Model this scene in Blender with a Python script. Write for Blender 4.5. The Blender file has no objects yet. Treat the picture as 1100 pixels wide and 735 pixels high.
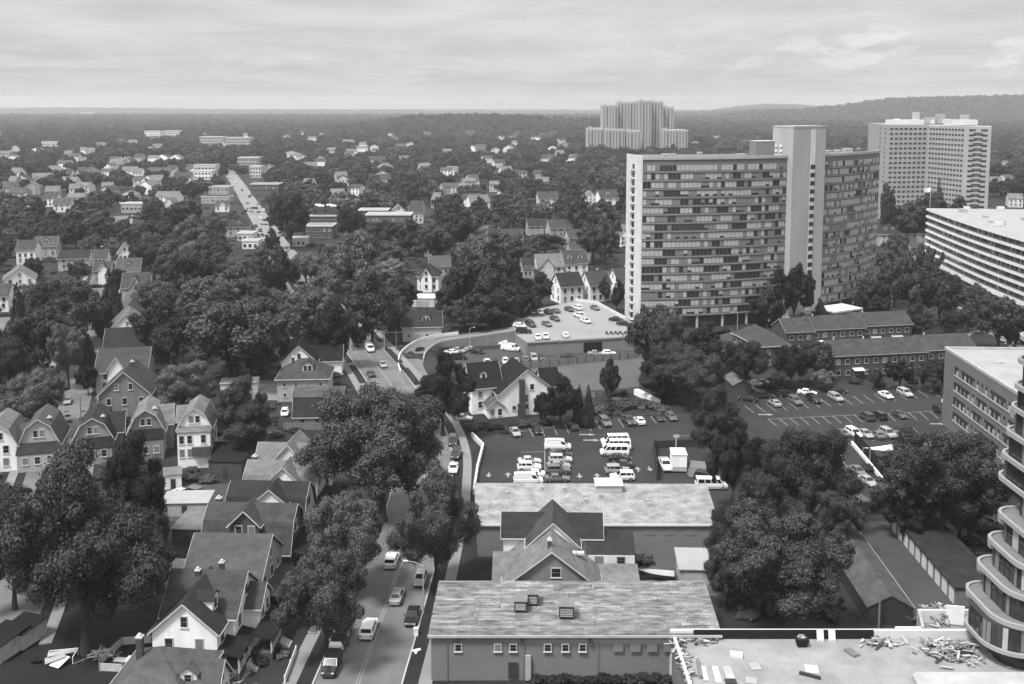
import bpy, bmesh, math, random
import numpy as np
from mathutils import Vector, Matrix
R = math.radians
SC = bpy.context.scene
COL = SC.collection
rnd = random.Random(7)
# ---------------------------------------------------------------- camera numbers
F, CX, CY, H = 1069.0, 550.0, 227.0, 71.0
PITCH = math.atan(0.1065)
_c, _s = math.cos(PITCH), math.sin(PITCH)

def ray(px, py):
    u = (px - CX) / F; v = (CY - py) / F
    return u, _c + v * _s, -_s + v * _c

def at(px, py, z=0.0):
    """world point seen at photo pixel (px,py) lying at height z"""
    dx, dy, dz = ray(px, py)
    t = (z - H) / dz
    return Vector((dx * t, dy * t, z))

def atY(px, py, Y):
    dx, dy, dz = ray(px, py)
    t = Y / dy
    return Vector((dx * t, Y, H + dz * t))

def proj(p):
    x, y, z = p[0], p[1], p[2] - H
    d = y * _c - z * _s
    if d < 1: return (-9e3, -9e3)
    v = (y * _s + z * _c) / d
    return (CX + F * x / d, CY - F * v)

# ---------------------------------------------------------------- materials (black and white photograph: greys only)
MATS = {}
def mat(name, v, rough=.85, amt=.25, scale=.6, streak=None, island=0., objrand=0., spec=.2, bump=0., metal=0., detail=6., fine=0.):
    if name in MATS: return MATS[name]
    m = bpy.data.materials.new(name); m.use_nodes = True
    nt = m.node_tree; N = nt.nodes; L = nt.links
    b = N['Principled BSDF']
    b.inputs['Roughness'].default_value = rough
    b.inputs['Specular IOR Level'].default_value = spec
    b.inputs['Metallic'].default_value = metal
    tc = N.new('ShaderNodeTexCoord')
    mp = N.new('ShaderNodeMapping'); L.new(tc.outputs['Object'], mp.inputs['Vector'])
    if streak: mp.inputs['Scale'].default_value = streak
    no = N.new('ShaderNodeTexNoise'); no.inputs['Scale'].default_value = scale
    no.inputs['Detail'].default_value = detail; no.inputs['Roughness'].default_value = .65
    L.new(mp.outputs['Vector'], no.inputs['Vector'])
    mr = N.new('ShaderNodeMapRange'); mr.inputs['From Min'].default_value = .25; mr.inputs['From Max'].default_value = .75
    mr.inputs['To Min'].default_value = 1 - amt; mr.inputs['To Max'].default_value = 1 + amt
    L.new(no.outputs['Fac'], mr.inputs['Value'])
    cur = mr.outputs['Result']
    def mul(sock, lo, hi, cur):
        r = N.new('ShaderNodeMapRange'); r.inputs['To Min'].default_value = lo; r.inputs['To Max'].default_value = hi
        L.new(sock, r.inputs['Value'])
        x = N.new('ShaderNodeMath'); x.operation = 'MULTIPLY'; L.new(cur, x.inputs[0]); L.new(r.outputs['Result'], x.inputs[1])
        return x.outputs[0]
    if fine:
        n2 = N.new('ShaderNodeTexNoise'); n2.inputs['Scale'].default_value = 4.5; n2.inputs['Detail'].default_value = 4
        L.new(tc.outputs['Object'], n2.inputs['Vector'])
        cur = mul(n2.outputs['Fac'], 1 - fine, 1 + fine, cur)
    if island:
        g = N.new('ShaderNodeNewGeometry'); cur = mul(g.outputs['Random Per Island'], 1 - island, 1 + island, cur)
    if objrand:
        o = N.new('ShaderNodeObjectInfo'); cur = mul(o.outputs['Random'], 1 - objrand, 1 + objrand, cur)
    x = N.new('ShaderNodeMath'); x.operation = 'MULTIPLY'; x.inputs[1].default_value = v; L.new(cur, x.inputs[0])
    L.new(x.outputs[0], b.inputs['Base Color'])
    if bump:
        bp = N.new('ShaderNodeBump'); bp.inputs['Strength'].default_value = bump; bp.inputs['Distance'].default_value = .1
        L.new(no.outputs['Fac'], bp.inputs['Height']); L.new(bp.outputs['Normal'], b.inputs['Normal'])
    MATS[name] = m
    return m

def leafmat(name, v):
    if name in MATS: return MATS[name]
    m = mat(name, v, rough=.6, amt=.42, scale=2.2, island=.5, objrand=.55, spec=.25, detail=3)
    nt = m.node_tree; N = nt.nodes; L = nt.links
    b = N['Principled BSDF']; out = N['Material Output']
    tr = N.new('ShaderNodeBsdfTranslucent'); mx = N.new('ShaderNodeMixShader'); mx.inputs[0].default_value = .22
    src = b.inputs['Base Color'].links[0].from_socket
    L.new(src, tr.inputs['Color']); L.new(b.outputs[0], mx.inputs[1]); L.new(tr.outputs[0], mx.inputs[2])
    L.new(mx.outputs[0], out.inputs['Surface'])
    return m

def shingle(name, v):
    return mat(name, v, rough=.9, amt=.42, scale=.45, streak=(1, 1, 2.2), fine=.38, spec=.15)
def paint(name, v, rough=.7):
    return mat(name, v, rough=rough, amt=.20, scale=.5, streak=(1, 1, .35), spec=.3, fine=.08)
def gloss(name, v, rough=.25, spec=.5):
    return mat(name, v, rough=rough, amt=.03, scale=.5, spec=spec)

WHITE = paint('white_paint', .74); OFFW = paint('off_white_siding', .54); LGREY = paint('light_grey_siding', .33)
MGREY = paint('mid_grey_siding', .17); DGREY = paint('dark_grey_siding', .065); TRIM = paint('white_trim', .46)
STONE = paint('stone_grey_siding', .22)
RF_D = shingle('dark_shingle', .027); RF_M = shingle('mid_grey_shingle', .050); RF_G = shingle('grey_shingle', .070); RF_L = shingle('pale_shingle', .135)
RF_K = shingle('charcoal_shingle', .013)
GLASS = gloss('window_glass', .018, .12, .5); GLASS2 = gloss('curtained_glass', .16, .3, .5)
BRICK = mat('dark_brick', .062, amt=.22, scale=1.2, fine=.35)
CONC = mat('concrete', .36, amt=.2, scale=.35, fine=.1); CONCL = mat('pale_concrete', .55, amt=.14, scale=.3, fine=.08); CONCD = mat('dark_concrete', .16, amt=.25, scale=.4, fine=.15)
WOOD = mat('weathered_wood', .16, amt=.35, scale=.9, streak=(1, 1, 6)); WOODL = mat('pale_timber', .42, amt=.3, scale=.9)
METAL = mat('grey_metal', .33, rough=.5, amt=.12, spec=.5); METALD = mat('dark_metal', .04, rough=.5, amt=.15)
BLACK = mat('near_black', .012, amt=.1)
BARK = mat('bark', .045, amt=.35, scale=2.0, streak=(1, 1, .3))
TYRE = mat('tyre_rubber', .015, amt=.1)

# ---------------------------------------------------------------- mesh builder
class MB:
    def __init__(s): s.v = []; s.f = []; s.m = []; s.ml = []
    def mi(s, m):
        if m not in s.ml: s.ml.append(m)
        return s.ml.index(m)
    def add(s, vs, fs, m, M=None):
        o = len(s.v)
        for p in vs:
            p = Vector(p)
            s.v.append(tuple(M @ p if M else p))
        k = s.mi(m)
        for f in fs: s.f.append([o + i for i in f]); s.m.append(k)
    def poly(s, pts, m, M=None): s.add(pts, [list(range(len(pts)))], m, M)
    def box(s, x0, x1, y0, y1, z0, z1, m, M=None):
        s.add([(x0, y0, z0), (x1, y0, z0), (x1, y1, z0), (x0, y1, z0), (x0, y0, z1), (x1, y0, z1), (x1, y1, z1), (x0, y1, z1)],
              [(3, 2, 1, 0), (4, 5, 6, 7), (0, 1, 5, 4), (1, 2, 6, 5), (2, 3, 7, 6), (3, 0, 4, 7)], m, M)
    def slab(s, top, t, m, M=None):
        """closed slab under a planar polygon, thickness t straight down"""
        n = len(top)
        vs = [tuple(p) for p in top] + [(p[0], p[1], p[2] - t) for p in top]
        fs = [list(range(n)), list(range(2 * n - 1, n - 1, -1))] + [(i, n + i, n + (i + 1) % n, (i + 1) % n) for i in range(n)]
        s.add(vs, fs, m, M)
    def extr(s, poly2, z0, z1, m, mtop=None, M=None):
        """plan polygon (ccw) extruded up"""
        n = len(poly2)
        vs = [(p[0], p[1], z0) for p in poly2] + [(p[0], p[1], z1) for p in poly2]
        s.add(vs, [list(range(n - 1, -1, -1))] + [(i, (i + 1) % n, n + (i + 1) % n, n + i) for i in range(n)], m, M)
        s.add([(p[0], p[1], z1) for p in poly2], [list(range(n))], mtop or m, M)
    def beam(s, a, b, w, h, m, M=None):
        a = Vector(a); b = Vector(b); d = b - a; L = d.length
        if L < 1e-4: return
        q = d.to_track_quat('X', 'Z').to_matrix().to_4x4(); T = Matrix.Translation(a) @ q
        s.box(0, L, -w / 2, w / 2, -h / 2, h / 2, m, (M @ T) if M else T)
    def tube(s, pts, rs, m, n=8, M=None, cap=True):
        rings = []; vs = []
        for i, p in enumerate(pts):
            p = Vector(p); a = Vector(pts[max(i - 1, 0)]); b = Vector(pts[min(i + 1, len(pts) - 1)])
            d = (b - a).normalized(); q = d.to_track_quat('Z', 'Y')
            r = rs[i] if hasattr(rs, '__len__') else rs
            for k in range(n):
                an = 2 * math.pi * k / n
                vs.append(p + q @ Vector((r * math.cos(an), r * math.sin(an), 0)))
        fs = []
        for i in range(len(pts) - 1):
            for k in range(n):
                fs.append((i * n + k, i * n + (k + 1) % n, (i + 1) * n + (k + 1) % n, (i + 1) * n + k))
        if cap:
            fs.append(list(range(n - 1, -1, -1))); fs.append([(len(pts) - 1) * n + k for k in range(n)])
        s.add(vs, fs, m, M)
    def mesh(s, name, fix=True, smooth=False):
        me = bpy.data.meshes.new(name); me.from_pydata(s.v, [], s.f)
        for m in s.ml: me.materials.append(m)
        me.polygons.foreach_set('material_index', s.m)
        if fix:
            bm = bmesh.new(); bm.from_mesh(me); bmesh.ops.recalc_face_normals(bm, faces=bm.faces); bm.to_mesh(me); bm.free()
        if smooth: me.polygons.foreach_set('use_smooth', [True] * len(me.polygons))
        me.update()
        return me
    def build(s, name, parent=None, loc=(0, 0, 0), rz=0., fix=True, smooth=False):
        return put(name, s.mesh(name, fix, smooth), parent, loc, rz)

def put(name, me, parent=None, loc=(0, 0, 0), rz=0.):
    o = bpy.data.objects.new(name, me); COL.objects.link(o)
    o.location = loc; o.rotation_euler = (0, 0, rz)
    if parent: o.parent = parent
    return o

LABELS = {}
def tag(o, label, cat, group=None, kind=None):
    o['label'] = label; o['category'] = cat
    if group: o['group'] = group
    if kind: o['kind'] = kind
    LABELS.setdefault(label, []).append(o.name)
    return o
def thing(name, label, cat, loc=(0, 0, 0), rz=0., group=None):
    o = bpy.data.objects.new(name, None); COL.objects.link(o)
    o.location = loc; o.rotation_euler = (0, 0, rz); o.empty_display_size = .5
    return tag(o, label, cat, group)
def structure(name, mb, label, cat='ground', fix=True):
    o = mb.build(name, fix=fix); return tag(o, label, cat, kind='structure')

ORD = ['first', 'second', 'third', 'fourth', 'fifth', 'sixth', 'seventh', 'eighth', 'ninth', 'tenth', 'eleventh', 'twelfth', 'thirteenth', 'fourteenth', 'fifteenth', 'sixteenth', 'seventeenth', 'eighteenth', 'nineteenth', 'twentieth']
def nth(n):
    return ORD[n] if n < 20 else 'number %d' % (n + 1)

# polylines --------------------------------------------------------------------
def smooth_line(pts, n=8):
    P = [Vector(p) for p in pts]; out = []
    for i in range(len(P) - 1):
        a, b, c, d = P[max(i - 1, 0)], P[i], P[i + 1], P[min(i + 2, len(P) - 1)]
        for k in range(n):
            t = k / n
            out.append(.5 * ((2 * b) + (c - a) * t + (2 * a - 5 * b + 4 * c - d) * t * t + (3 * b - a - 3 * c + d) * t ** 3))
    out.append(P[-1]); return out
def offset(line, d):
    out = []
    for i, p in enumerate(line):
        t = (line[min(i + 1, len(line) - 1)] - line[max(i - 1, 0)]); t.z = 0; t.normalize()
        out.append(p + Vector((t.y, -t.x, 0)) * d)      # +d is to the right of travel
    return out
def strip(mb, line, d0, d1, z0, z1, m):
    """ribbon between two offsets; a closed slab when z1>z0"""
    a = offset(line, d0); b = offset(line, d1)
    for i in range(len(line) - 1):
        q = [(a[i].x, a[i].y), (b[i].x, b[i].y), (b[i + 1].x, b[i + 1].y), (a[i + 1].x, a[i + 1].y)]
        if z1 - z0 < 1e-6: mb.poly([(x, y, z0) for x, y in q], m)
        else:
            zz = [line[i].z, line[i].z, line[i + 1].z, line[i + 1].z]
            vs = [(q[k][0], q[k][1], z0 + zz[k]) for k in range(4)] + [(q[k][0], q[k][1], z1 + zz[k]) for k in range(4)]
            fs = [(4, 5, 6, 7), (0, 1, 5, 4), (2, 3, 7, 6), (1, 2, 6, 5), (3, 0, 4, 7)]
            mb.add(vs, fs, m)
def gpoly(pxs, z=0.):
    return [tuple(at(a, b, z)) for a, b in pxs]
def ccw(p):
    a = sum(p[i][0] * p[(i + 1) % len(p)][1] - p[(i + 1) % len(p)][0] * p[i][1] for i in range(len(p)))
    return p if a > 0 else p[::-1]
# ================================================================ camera, light, sky
cam = bpy.data.cameras.new('camera'); co = bpy.data.objects.new('camera', cam); COL.objects.link(co)
cam.sensor_width = 36; cam.lens = 36 * F / 1100; cam.shift_y = -(367.5 - CY) / 1100
cam.clip_start = 1; cam.clip_end = 40000
co.location = (0, 0, H); co.rotation_euler = (math.pi / 2 - PITCH, 0, 0); SC.camera = co
SUN_EL, SUN_AZ = R(60), R(224)          # azimuth measured from +Y clockwise: high, from the left and a little behind the camera
sd = bpy.data.lights.new('sun', 'SUN'); sd.energy = 1.85; sd.angle = R(12); sd.color = (1, .995, .985)
so = bpy.data.objects.new('sun', sd); COL.objects.link(so)
dirv = Vector((math.sin(SUN_AZ) * math.cos(SUN_EL), math.cos(SUN_AZ) * math.cos(SUN_EL), math.sin(SUN_EL)))
so.rotation_euler = dirv.to_track_quat('Z', 'Y').to_euler(); so.location = dirv * 300
W = bpy.data.worlds.new('World'); SC.world = W; W.use_nodes = True
nt = W.node_tree; N = nt.nodes; L = nt.links
bg = N['Background']; bg.inputs['Strength'].default_value = .1
sky = N.new('ShaderNodeTexSky'); sky.sky_type = 'NISHITA'; sky.sun_disc = False
sky.sun_elevation = SUN_EL; sky.sun_rotation = SUN_AZ; sky.dust_density = 3.0; sky.air_density = 1.5
bw = N.new('ShaderNodeRGBToBW'); L.new(sky.outputs['Color'], bw.inputs['Color'])
tc = N.new('ShaderNodeTexCoord'); sx = N.new('ShaderNodeSeparateXYZ'); L.new(tc.outputs['Generated'], sx.inputs[0])
def mth(op, a, b=None):
    m = N.new('ShaderNodeMath'); m.operation = op
    for i, s in enumerate((a, b)):
        if s is None: continue
        if isinstance(s, (int, float)): m.inputs[i].default_value = s
        else: L.new(s, m.inputs[i])
    return m.outputs[0]
def noise(vec, scale, detail, rough=.6, dist=0.):
    n = N.new('ShaderNodeTexNoise'); n.inputs['Scale'].default_value = scale; n.inputs['Detail'].default_value = detail
    n.inputs['Roughness'].default_value = rough; n.inputs['Distortion'].default_value = dist; L.new(vec, n.inputs['Vector']); return n.outputs['Fac']
def ramp(s, a, b, lo=0., hi=1.):
    r = N.new('ShaderNodeMapRange'); r.interpolation_type = 'SMOOTHSTEP'
    r.inputs['From Min'].default_value = a; r.inputs['From Max'].default_value = b
    r.inputs['To Min'].default_value = lo; r.inputs['To Max'].default_value = hi; L.new(s, r.inputs['Value']); return r.outputs['Result']
zc = mth('ADD', mth('MAXIMUM', sx.outputs['Z'], 0.), .035)
cx = N.new('ShaderNodeCombineXYZ'); L.new(mth('DIVIDE', sx.outputs['X'], zc), cx.inputs[0]); L.new(mth('DIVIDE', sx.outputs['Y'], zc), cx.inputs[1])
deck = ramp(noise(cx.outputs[0], .5, 9, .68, .8), .36, .68)            # the high broken layer, seen edge-on as bands
c2 = N.new('ShaderNodeCombineXYZ'); L.new(mth('MULTIPLY', sx.outputs['X'], 22.), c2.inputs[0]); L.new(mth('MULTIPLY', sx.outputs['Z'], 62.), c2.inputs[2]); L.new(mth('MULTIPLY', sx.outputs['Y'], 6.), c2.inputs[1])
puff = ramp(noise(c2.outputs[0], 1.0, 6, .55, .2), .50, .60)
band = mth('MULTIPLY', ramp(sx.outputs['Z'], .018, .035), mth('SUBTRACT', 1., ramp(sx.outputs['Z'], .055, .085)))
right = ramp(sx.outputs['X'], .05, .42, .25, 1.)
puff = mth('MULTIPLY', mth('MULTIPLY', puff, band), right)
c3 = N.new('ShaderNodeCombineXYZ'); L.new(mth('MULTIPLY', sx.outputs['X'], 4.), c3.inputs[0]); L.new(mth('MULTIPLY', sx.outputs['Z'], 30.), c3.inputs[2]); L.new(mth('MULTIPLY', sx.outputs['Y'], 4.), c3.inputs[1])
broad = noise(c3.outputs[0], 1.0, 5, .6, .4)
cl = mth('ADD', mth('ADD', mth('MULTIPLY', deck, .42), ramp(broad, .32, .68, 1.80, 2.2)), mth('MULTIPLY', puff, .62))
up = ramp(sx.outputs['Z'], .12, .75, 1., 2.3)
cl = mth('MULTIPLY', cl, up)
mixv = mth('ADD', mth('MULTIPLY', cl, .86), mth('MULTIPLY', bw.outputs[0], .14))
c4 = N.new('ShaderNodeCombineXYZ')
for i in range(3): L.new(mixv, c4.inputs[i])
L.new(c4.outputs[0], bg.inputs['Color'])
SC.view_settings.view_transform = 'Standard'; SC.view_settings.look = 'None'; SC.view_settings.gamma = 1; SC.view_settings.exposure = 1.5
try: SC.view_settings.use_curve_mapping = False
except Exception: pass
try:
    SC.cycles.volume_bounces = 0; SC.cycles.max_bounces = 5; SC.cycles.diffuse_bounces = 3; SC.cycles.transparent_max_bounces = 4
    SC.cycles.use_denoising = True
except Exception: pass

# ================================================================ terrain
def lerp_profile(prof, x):
    if x <= prof[0][0]: return prof[0][1]
    for (a, b), (c, d) in zip(prof, prof[1:]):
        if x <= c: t = (x - a) / (c - a); t = t * t * (3 - 2 * t); return b + (d - b) * t
    return prof[-1][1]
RIDGES = [  # centre distance, half depth, photo-profile of the bare crest (px, py)
    (8000, 700, [(-200, 116.2), (100, 115.6), (250, 117.0), (420, 117.5), (700, 118), (1300, 118)]),
    (2700, 420, [(330, 145), (400, 137), (450, 129.5), (505, 128.5), (560, 129.5), (620, 133), (680, 135), (760, 145)]),
    (6600, 700, [(600, 123), (715, 120.2), (760, 118.0), (795, 113.6), (825, 111.5), (858, 112.0), (885, 115), (930, 114), (1010, 116), (1300, 116)]),
    (4700, 520, [(740, 128), (850, 121), (895, 117.5), (930, 112.5), (960, 109), (1000, 107.6), (1050, 106.6), (1110, 106), (1300, 108)])]
def ridge_z(i, px, y):
    Y, s, pr = RIDGES[i]
    top = H - (lerp_profile(pr, px) - 113.1) * Y / F
    return top * math.exp(-((y - Y) / s) ** 2)
def terrain(x, y):
    if y < 1700: return 0.
    px = CX + F * x / y
    return max([0.] + [ridge_z(i, px, y) - 1.5 for i in range(len(RIDGES))])
GROUND = mat('grass_and_soil', .024, amt=.6, scale=.05, detail=9, fine=.35)
FAR = mat('distant_woodland', .036, amt=.8, scale=.035, detail=9, fine=.2)
mb = MB(); mb.poly([(-9000, -200, 0), (9000, -200, 0), (9000, 9600, 0), (-9000, 9600, 0)], GROUND)
structure('ground', mb, 'dark grass and soil spreading out under the whole town')
for i, (Y, s, pr) in enumerate(RIDGES):
    mb = MB(); xs = list(range(-260, 1361, 6)) if i != 1 else list(range(320, 771, 6))
    rows = [-1.9, -1.4, -1.0, -.7, -.45, -.2, 0, .3, .8, 1.5]
    vs = []; fs = []
    for r in rows:
        y = Y + r * s
        for a in xs:
            z = ridge_z(i, a, y) + (rnd.uniform(-1, 1) * 2.2 * (Y / 5000) if i != 1 else 0)
            if abs(r) > 1.3: z -= 3
            vs.append(((a - CX) / F * y, y, z))
    n = len(xs)
    for r in range(len(rows) - 1):
        for k in range(n - 1): fs.append((r * n + k, r * n + k + 1, (r + 1) * n + k + 1, (r + 1) * n + k))
    mb.add(vs, fs, FAR)
    structure('hills', mb, ['flat wooded skyline along the far left horizon', 'low wooded rise in the middle distance', 'pale far ridge behind the twin towers', 'long wooded ridge along the right horizon'][i], 'hills', fix=False)

# ================================================================ streets
ASPH = mat('street_asphalt', .130, amt=.30, scale=.18, fine=.2, detail=8)
ASPD = mat('lot_asphalt', .031, amt=.38, scale=.10, fine=.15, detail=8)
ASPM = mat('worn_asphalt', .052, amt=.22, scale=.15, fine=.15, detail=8)
SIDE = mat('sidewalk_concrete', .19, amt=.16, scale=.4, fine=.12)
GRASS = mat('verge_grass', .020, amt=.4, scale=.3, fine=.4)
LAWN = mat('mown_lawn', .024, amt=.3, scale=.25, fine=.3)
MARK = mat('road_paint', .26, amt=.2, scale=1.5)
GRAVEL = mat('pale_gravel', .085, amt=.25, scale=.35, streak=(.5, 1.6, 1), fine=.3)
spx = [(376, 765), (384, 735), (407, 672), (430, 606), (446, 555), (454, 518), (457, 488), (449, 457), (430, 429), (409, 398), (386, 370), (345, 322), (294, 258), (268, 218), (251, 192), (234, 171), (216, 154), (196, 139)]
STREET = smooth_line([at(a, b) for a, b in spx], 10)
for p in STREET: p.z = 0
HWD = 5.4
mb = MB(); strip(mb, STREET[:116], -HWD, HWD, .02, .02, ASPH); structure('road', mb, 'main street running up from the foreground round the bend', 'road', fix=False)
mb = MB(); strip(mb, STREET[115:], -HWD - .3, HWD + .8, .021, .021, mat('sun_paled_road', .20, amt=.18, scale=.08, fine=.1)); structure('road', mb, 'pale far street running straight up through the canopy', 'road', fix=False)  # far stretch of the same street, coloured paler to paint open sun on it
near = STREET[:118]
for sgn, d in ((1, 'right'), (-1, 'left')):
    mb = MB()
    strip(mb, near, sgn * HWD, sgn * (HWD + .2), 0, .15, CONC)
    structure('kerb', mb, 'concrete kerb along the %s edge of the main street' % d, 'kerb')
    mb = MB(); strip(mb, near, sgn * (HWD + .2), sgn * (HWD + 2.1), 0, .12, GRASS)
    structure('verge', mb, 'narrow grass verge on the %s side of the main street' % d, 'verge')
    mb = MB(); strip(mb, near, sgn * (HWD + 2.1), sgn * (HWD + 3.8), 0, .16, SIDE)
    structure('sidewalk', mb, 'concrete sidewalk on the %s side of the main street' % d, 'sidewalk')
mb = MB()
for dd in (-.18, .18): strip(mb, STREET[:70], dd - .05, dd + .05, .026, .026, MARK)
for i in range(72, 108):
    for d in (-3.3, 0., 3.3):
        if i % 2 or d == 0: strip(mb, STREET[i:i + 2], d - .08, d + .08, .026, .026, MARK)
structure('road_marking', mb, 'double centre line and lane lines painted on the street', 'marking', fix=False)
# driveway aprons and verge bays across the verge by the bend
mb = MB()
for k in (74, 82, 90, 98): strip(mb, STREET[k:k + 3], HWD + .1, HWD + 2.2, .0, .17, SIDE); strip(mb, STREET[k + 3:k + 5], -HWD - 2.2, -HWD - .1, .0, .17, SIDE)
structure('driveway_apron', mb, 'concrete driveway aprons crossing the verge', 'paving')
# the residential street on the left, mostly under trees
lpx = [(-12, 700), (15, 640), (46, 540), (76, 430), (96, 352), (113, 290), (130, 232)]
LST = smooth_line([at(a, b) for a, b in lpx], 8)
for p in LST: p.z = 0
mb = MB(); strip(mb, LST, -4.5, 4.5, .02, .02, ASPH); structure('road', mb, 'leafy residential street at the left edge', 'road', fix=False)
for sgn, d in ((1, 'right'), (-1, 'left')):
    mb = MB(); strip(mb, LST, sgn * 6, sgn * 7.6, 0, .15, SIDE); structure('sidewalk', mb, 'sidewalk on the %s of the residential street' % d, 'sidewalk')

# ================================================================ lots and yards
EXC = []
def sheet(name, pxs, z, m, label, cat='paving'):
    if cat not in ('yard',): EXC.append(pxs)
    mb = MB(); mb.poly(ccw(gpoly(pxs, z)), m); return structure(name, mb, label, cat)
sheet('parking_lot', [(521, 471), (560, 462), (640, 451), (742, 443), (775, 470), (800, 530), (505, 530)], .012, ASPD, 'dark asphalt of the middle parking lot')
sheet('parking_lot', [(772, 436), (850, 417), (1010, 404), (1100, 400), (1100, 470), (1045, 486), (965, 500), (918, 482), (955, 556), (905, 560), (880, 490), (800, 470)], .012, ASPD, 'dark asphalt of the right parking lot below the brick flats')
sheet('lawn', [(512, 462), (585, 452), (640, 449), (640, 430), (560, 436), (505, 440)], .006, GRASS, 'rough grass around the white gabled house', 'grass')
sheet('gravel_field', [(558, 394), (690, 383), (712, 412), (655, 419), (592, 421), (560, 420)], .010, GRAVEL, 'pale textured vacant field behind the white gabled house', 'field')
sheet('lane', [(480, 380), (560, 372), (690, 370), (800, 365), (800, 352), (690, 385), (560, 397), (478, 402)], .008, ASPM, 'grey lane in front of the parking deck')
sheet('lawn', [(770, 372), (842, 357), (900, 350), (900, 372), (800, 392)], .006, LAWN, 'lawn at the foot of the slab tower', 'grass')
sheet('lawn', [(990, 372), (1010, 350), (1040, 345), (1100, 385), (1100, 398), (1000, 398)], .006, LAWN, 'lawn between the brick flats and the curved path', 'grass')
sheet('forecourt', [(860, 347), (930, 318), (960, 318), (962, 345), (905, 356)], .010, ASPM, 'forecourt in front of the slab tower entrance')
sheet('alley', [(919, 560), (966, 560), (1034, 662), (984, 664)], .010, ASPM, 'asphalt alley between the two garage sheds')
sheet('yard', [(-60, 760), (-60, 620), (190, 600), (150, 760)], .004, mat('dark_backyard_grass', .014, amt=.45, scale=.12, fine=.4), 'dark backyard grass at the lower left', 'grass')  # this yard's grass has its own darker base tone
sheet('yard', [(470, 640), (552, 640), (556, 596), (512, 596)], .006, GRASS, 'grass yard between the two flat roofed blocks', 'grass')
sheet('yard', [(655, 640), (770, 640), (800, 596), (650, 596)], .006, mat('bare_yard', .07, amt=.3, scale=.3, fine=.3), 'bare yard with a boat and a shed', 'yard')
sheet('driveway', [(178, 560), (225, 560), (262, 520), (185, 520)], .008, ASPM, 'gravelly back drive beside the sheds')
sheet('driveway', [(260, 430), (300, 430), (310, 410), (275, 408)], .008, SIDE, 'pale concrete drive beside the hip roofed house')
sheet('lane', [(1030, 345), (1040, 325), (1020, 300), (1035, 295), (1100, 318), (1100, 352)], .008, ASPM, 'drive below the white banded apartment block')
# curved path on the right
cp = smooth_line([at(*q) for q in [(1062, 378), (1040, 374), (1036, 364), (1048, 356), (1075, 362), (1120, 385)]], 8)
mb = MB(); strip(mb, cp, -.9, .9, 0, .06, SIDE); structure('path', mb, 'pale curved path looping round the lawn', 'path')
cp = smooth_line([at(*q) for q in [(1010, 316), (1030, 330), (1060, 352), (1110, 392)]], 6)
mb = MB(); strip(mb, cp, -.7, .7, 0, .06, SIDE); structure('path', mb, 'straight path running down beside the trees on the right', 'path')
# lot paint
mb = MB()
def line_px(mb, a, b, w=.14, z=.02):
    a = at(*a); b = at(*b); d = (b - a).normalized(); n = Vector((-d.y, d.x, 0)) * w / 2
    mb.poly([(a + n)[:2] + (z,), (a - n)[:2] + (z,), (b - n)[:2] + (z,), (b + n)[:2] + (z,)], MARK)
lot_lines = [((553, 463), (559, 471)), ((568, 460), (573, 469.5)), ((581.5, 458.5), (585, 469)), ((594, 457), (598.5, 467.5)), ((607, 456), (611, 465.5)), ((619, 455), (623.5, 464.5)),
    ((631, 454), (635, 463)), ((640, 452), (645, 461)), ((652, 451), (658, 460)), ((664, 450), (670, 459)), ((676, 449), (682, 458)), ((688, 448), (693.5, 456.5)), ((699, 447), (705, 455)), ((711, 446), (716, 454)),
    ((559, 486.2), (586, 485.2)), ((585, 484), (585.5, 517)), ((725, 468.5), (748, 468)), ((728, 473.5), (752, 473)), ((730, 477.5), (754, 477)), ((558, 463.5), (572, 462.5)), ((584, 460), (596, 459)), ((598, 459), (604, 458))]
for a, b in lot_lines: line_px(mb, a, b)
for k in range(19):
    x = 800 + k * 11.6; y = 436 - k * 1.05
    line_px(mb, (x, y), (x + 10.5 + k * .1, y + 8.2))
line_px(mb, (825, 450.3), (1003, 442)); 
for k in range(16): line_px(mb, (825 + k * 11.6, 450.3 - k * .54), (834.5 + k * 11.6, 457.8 - k * .5))
for k in range(8): line_px(mb, (890 + k * 13, 470 - k * 1.4), (899 + k * 13, 478 - k * 1.4))
line_px(mb, (1000, 470), (1030, 460)); line_px(mb, (1003, 473), (1028, 466))
for k in range(5): line_px(mb, (896 + k * 6.2, 481 + k * 11.5), (905 + k * 6.2, 491 + k * 11.5)); line_px(mb, (916 + k * 6.2, 499 + k * 8), (923 + k * 6.2, 508 + k * 8))
structure('lot_marking', mb, 'white bay lines painted on the parking lots', 'marking', fix=False)
mb = MB()
def arrow(px, py, up=True):
    p = at(px, py); s = .75 if up else -.75; w = .38
    P = lambda a, b: (p.x + a, p.y + b * s, .02)
    mb.poly([P(-w * .45, -1.5), P(w * .45, -1.5), P(w * .45, .2), P(-w * .45, .2)], MARK); mb.poly([P(-w * 1.7, .2), P(w * 1.7, .2), P(0, 1.9)], MARK)
for a, b, u in [(545.8, 510.5, 1), (622.5, 511, 0), (641.5, 511.5, 1), (685.3, 504.5, 1), (697.8, 503.5, 0), (525, 510, 0)]: arrow(a, b, u)
for a, b in [(630, 467), (634.5, 473), (822, 445.5), (1007, 455.5)]:
    p = at(a, b); mb.poly([(p.x - 1.6, p.y - .3, .02), (p.x + .6, p.y - .3, .02), (p.x + .6, p.y + .3, .02), (p.x - 1.6, p.y + .3, .02)], MARK)
    mb.poly([(p.x + .6, p.y - .8, .02), (p.x + 2.0, p.y, .02), (p.x + .6, p.y + .8, .02)], MARK)
structure('arrow_marking', mb, 'white direction arrows painted on the lots', 'marking', fix=False)
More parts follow.
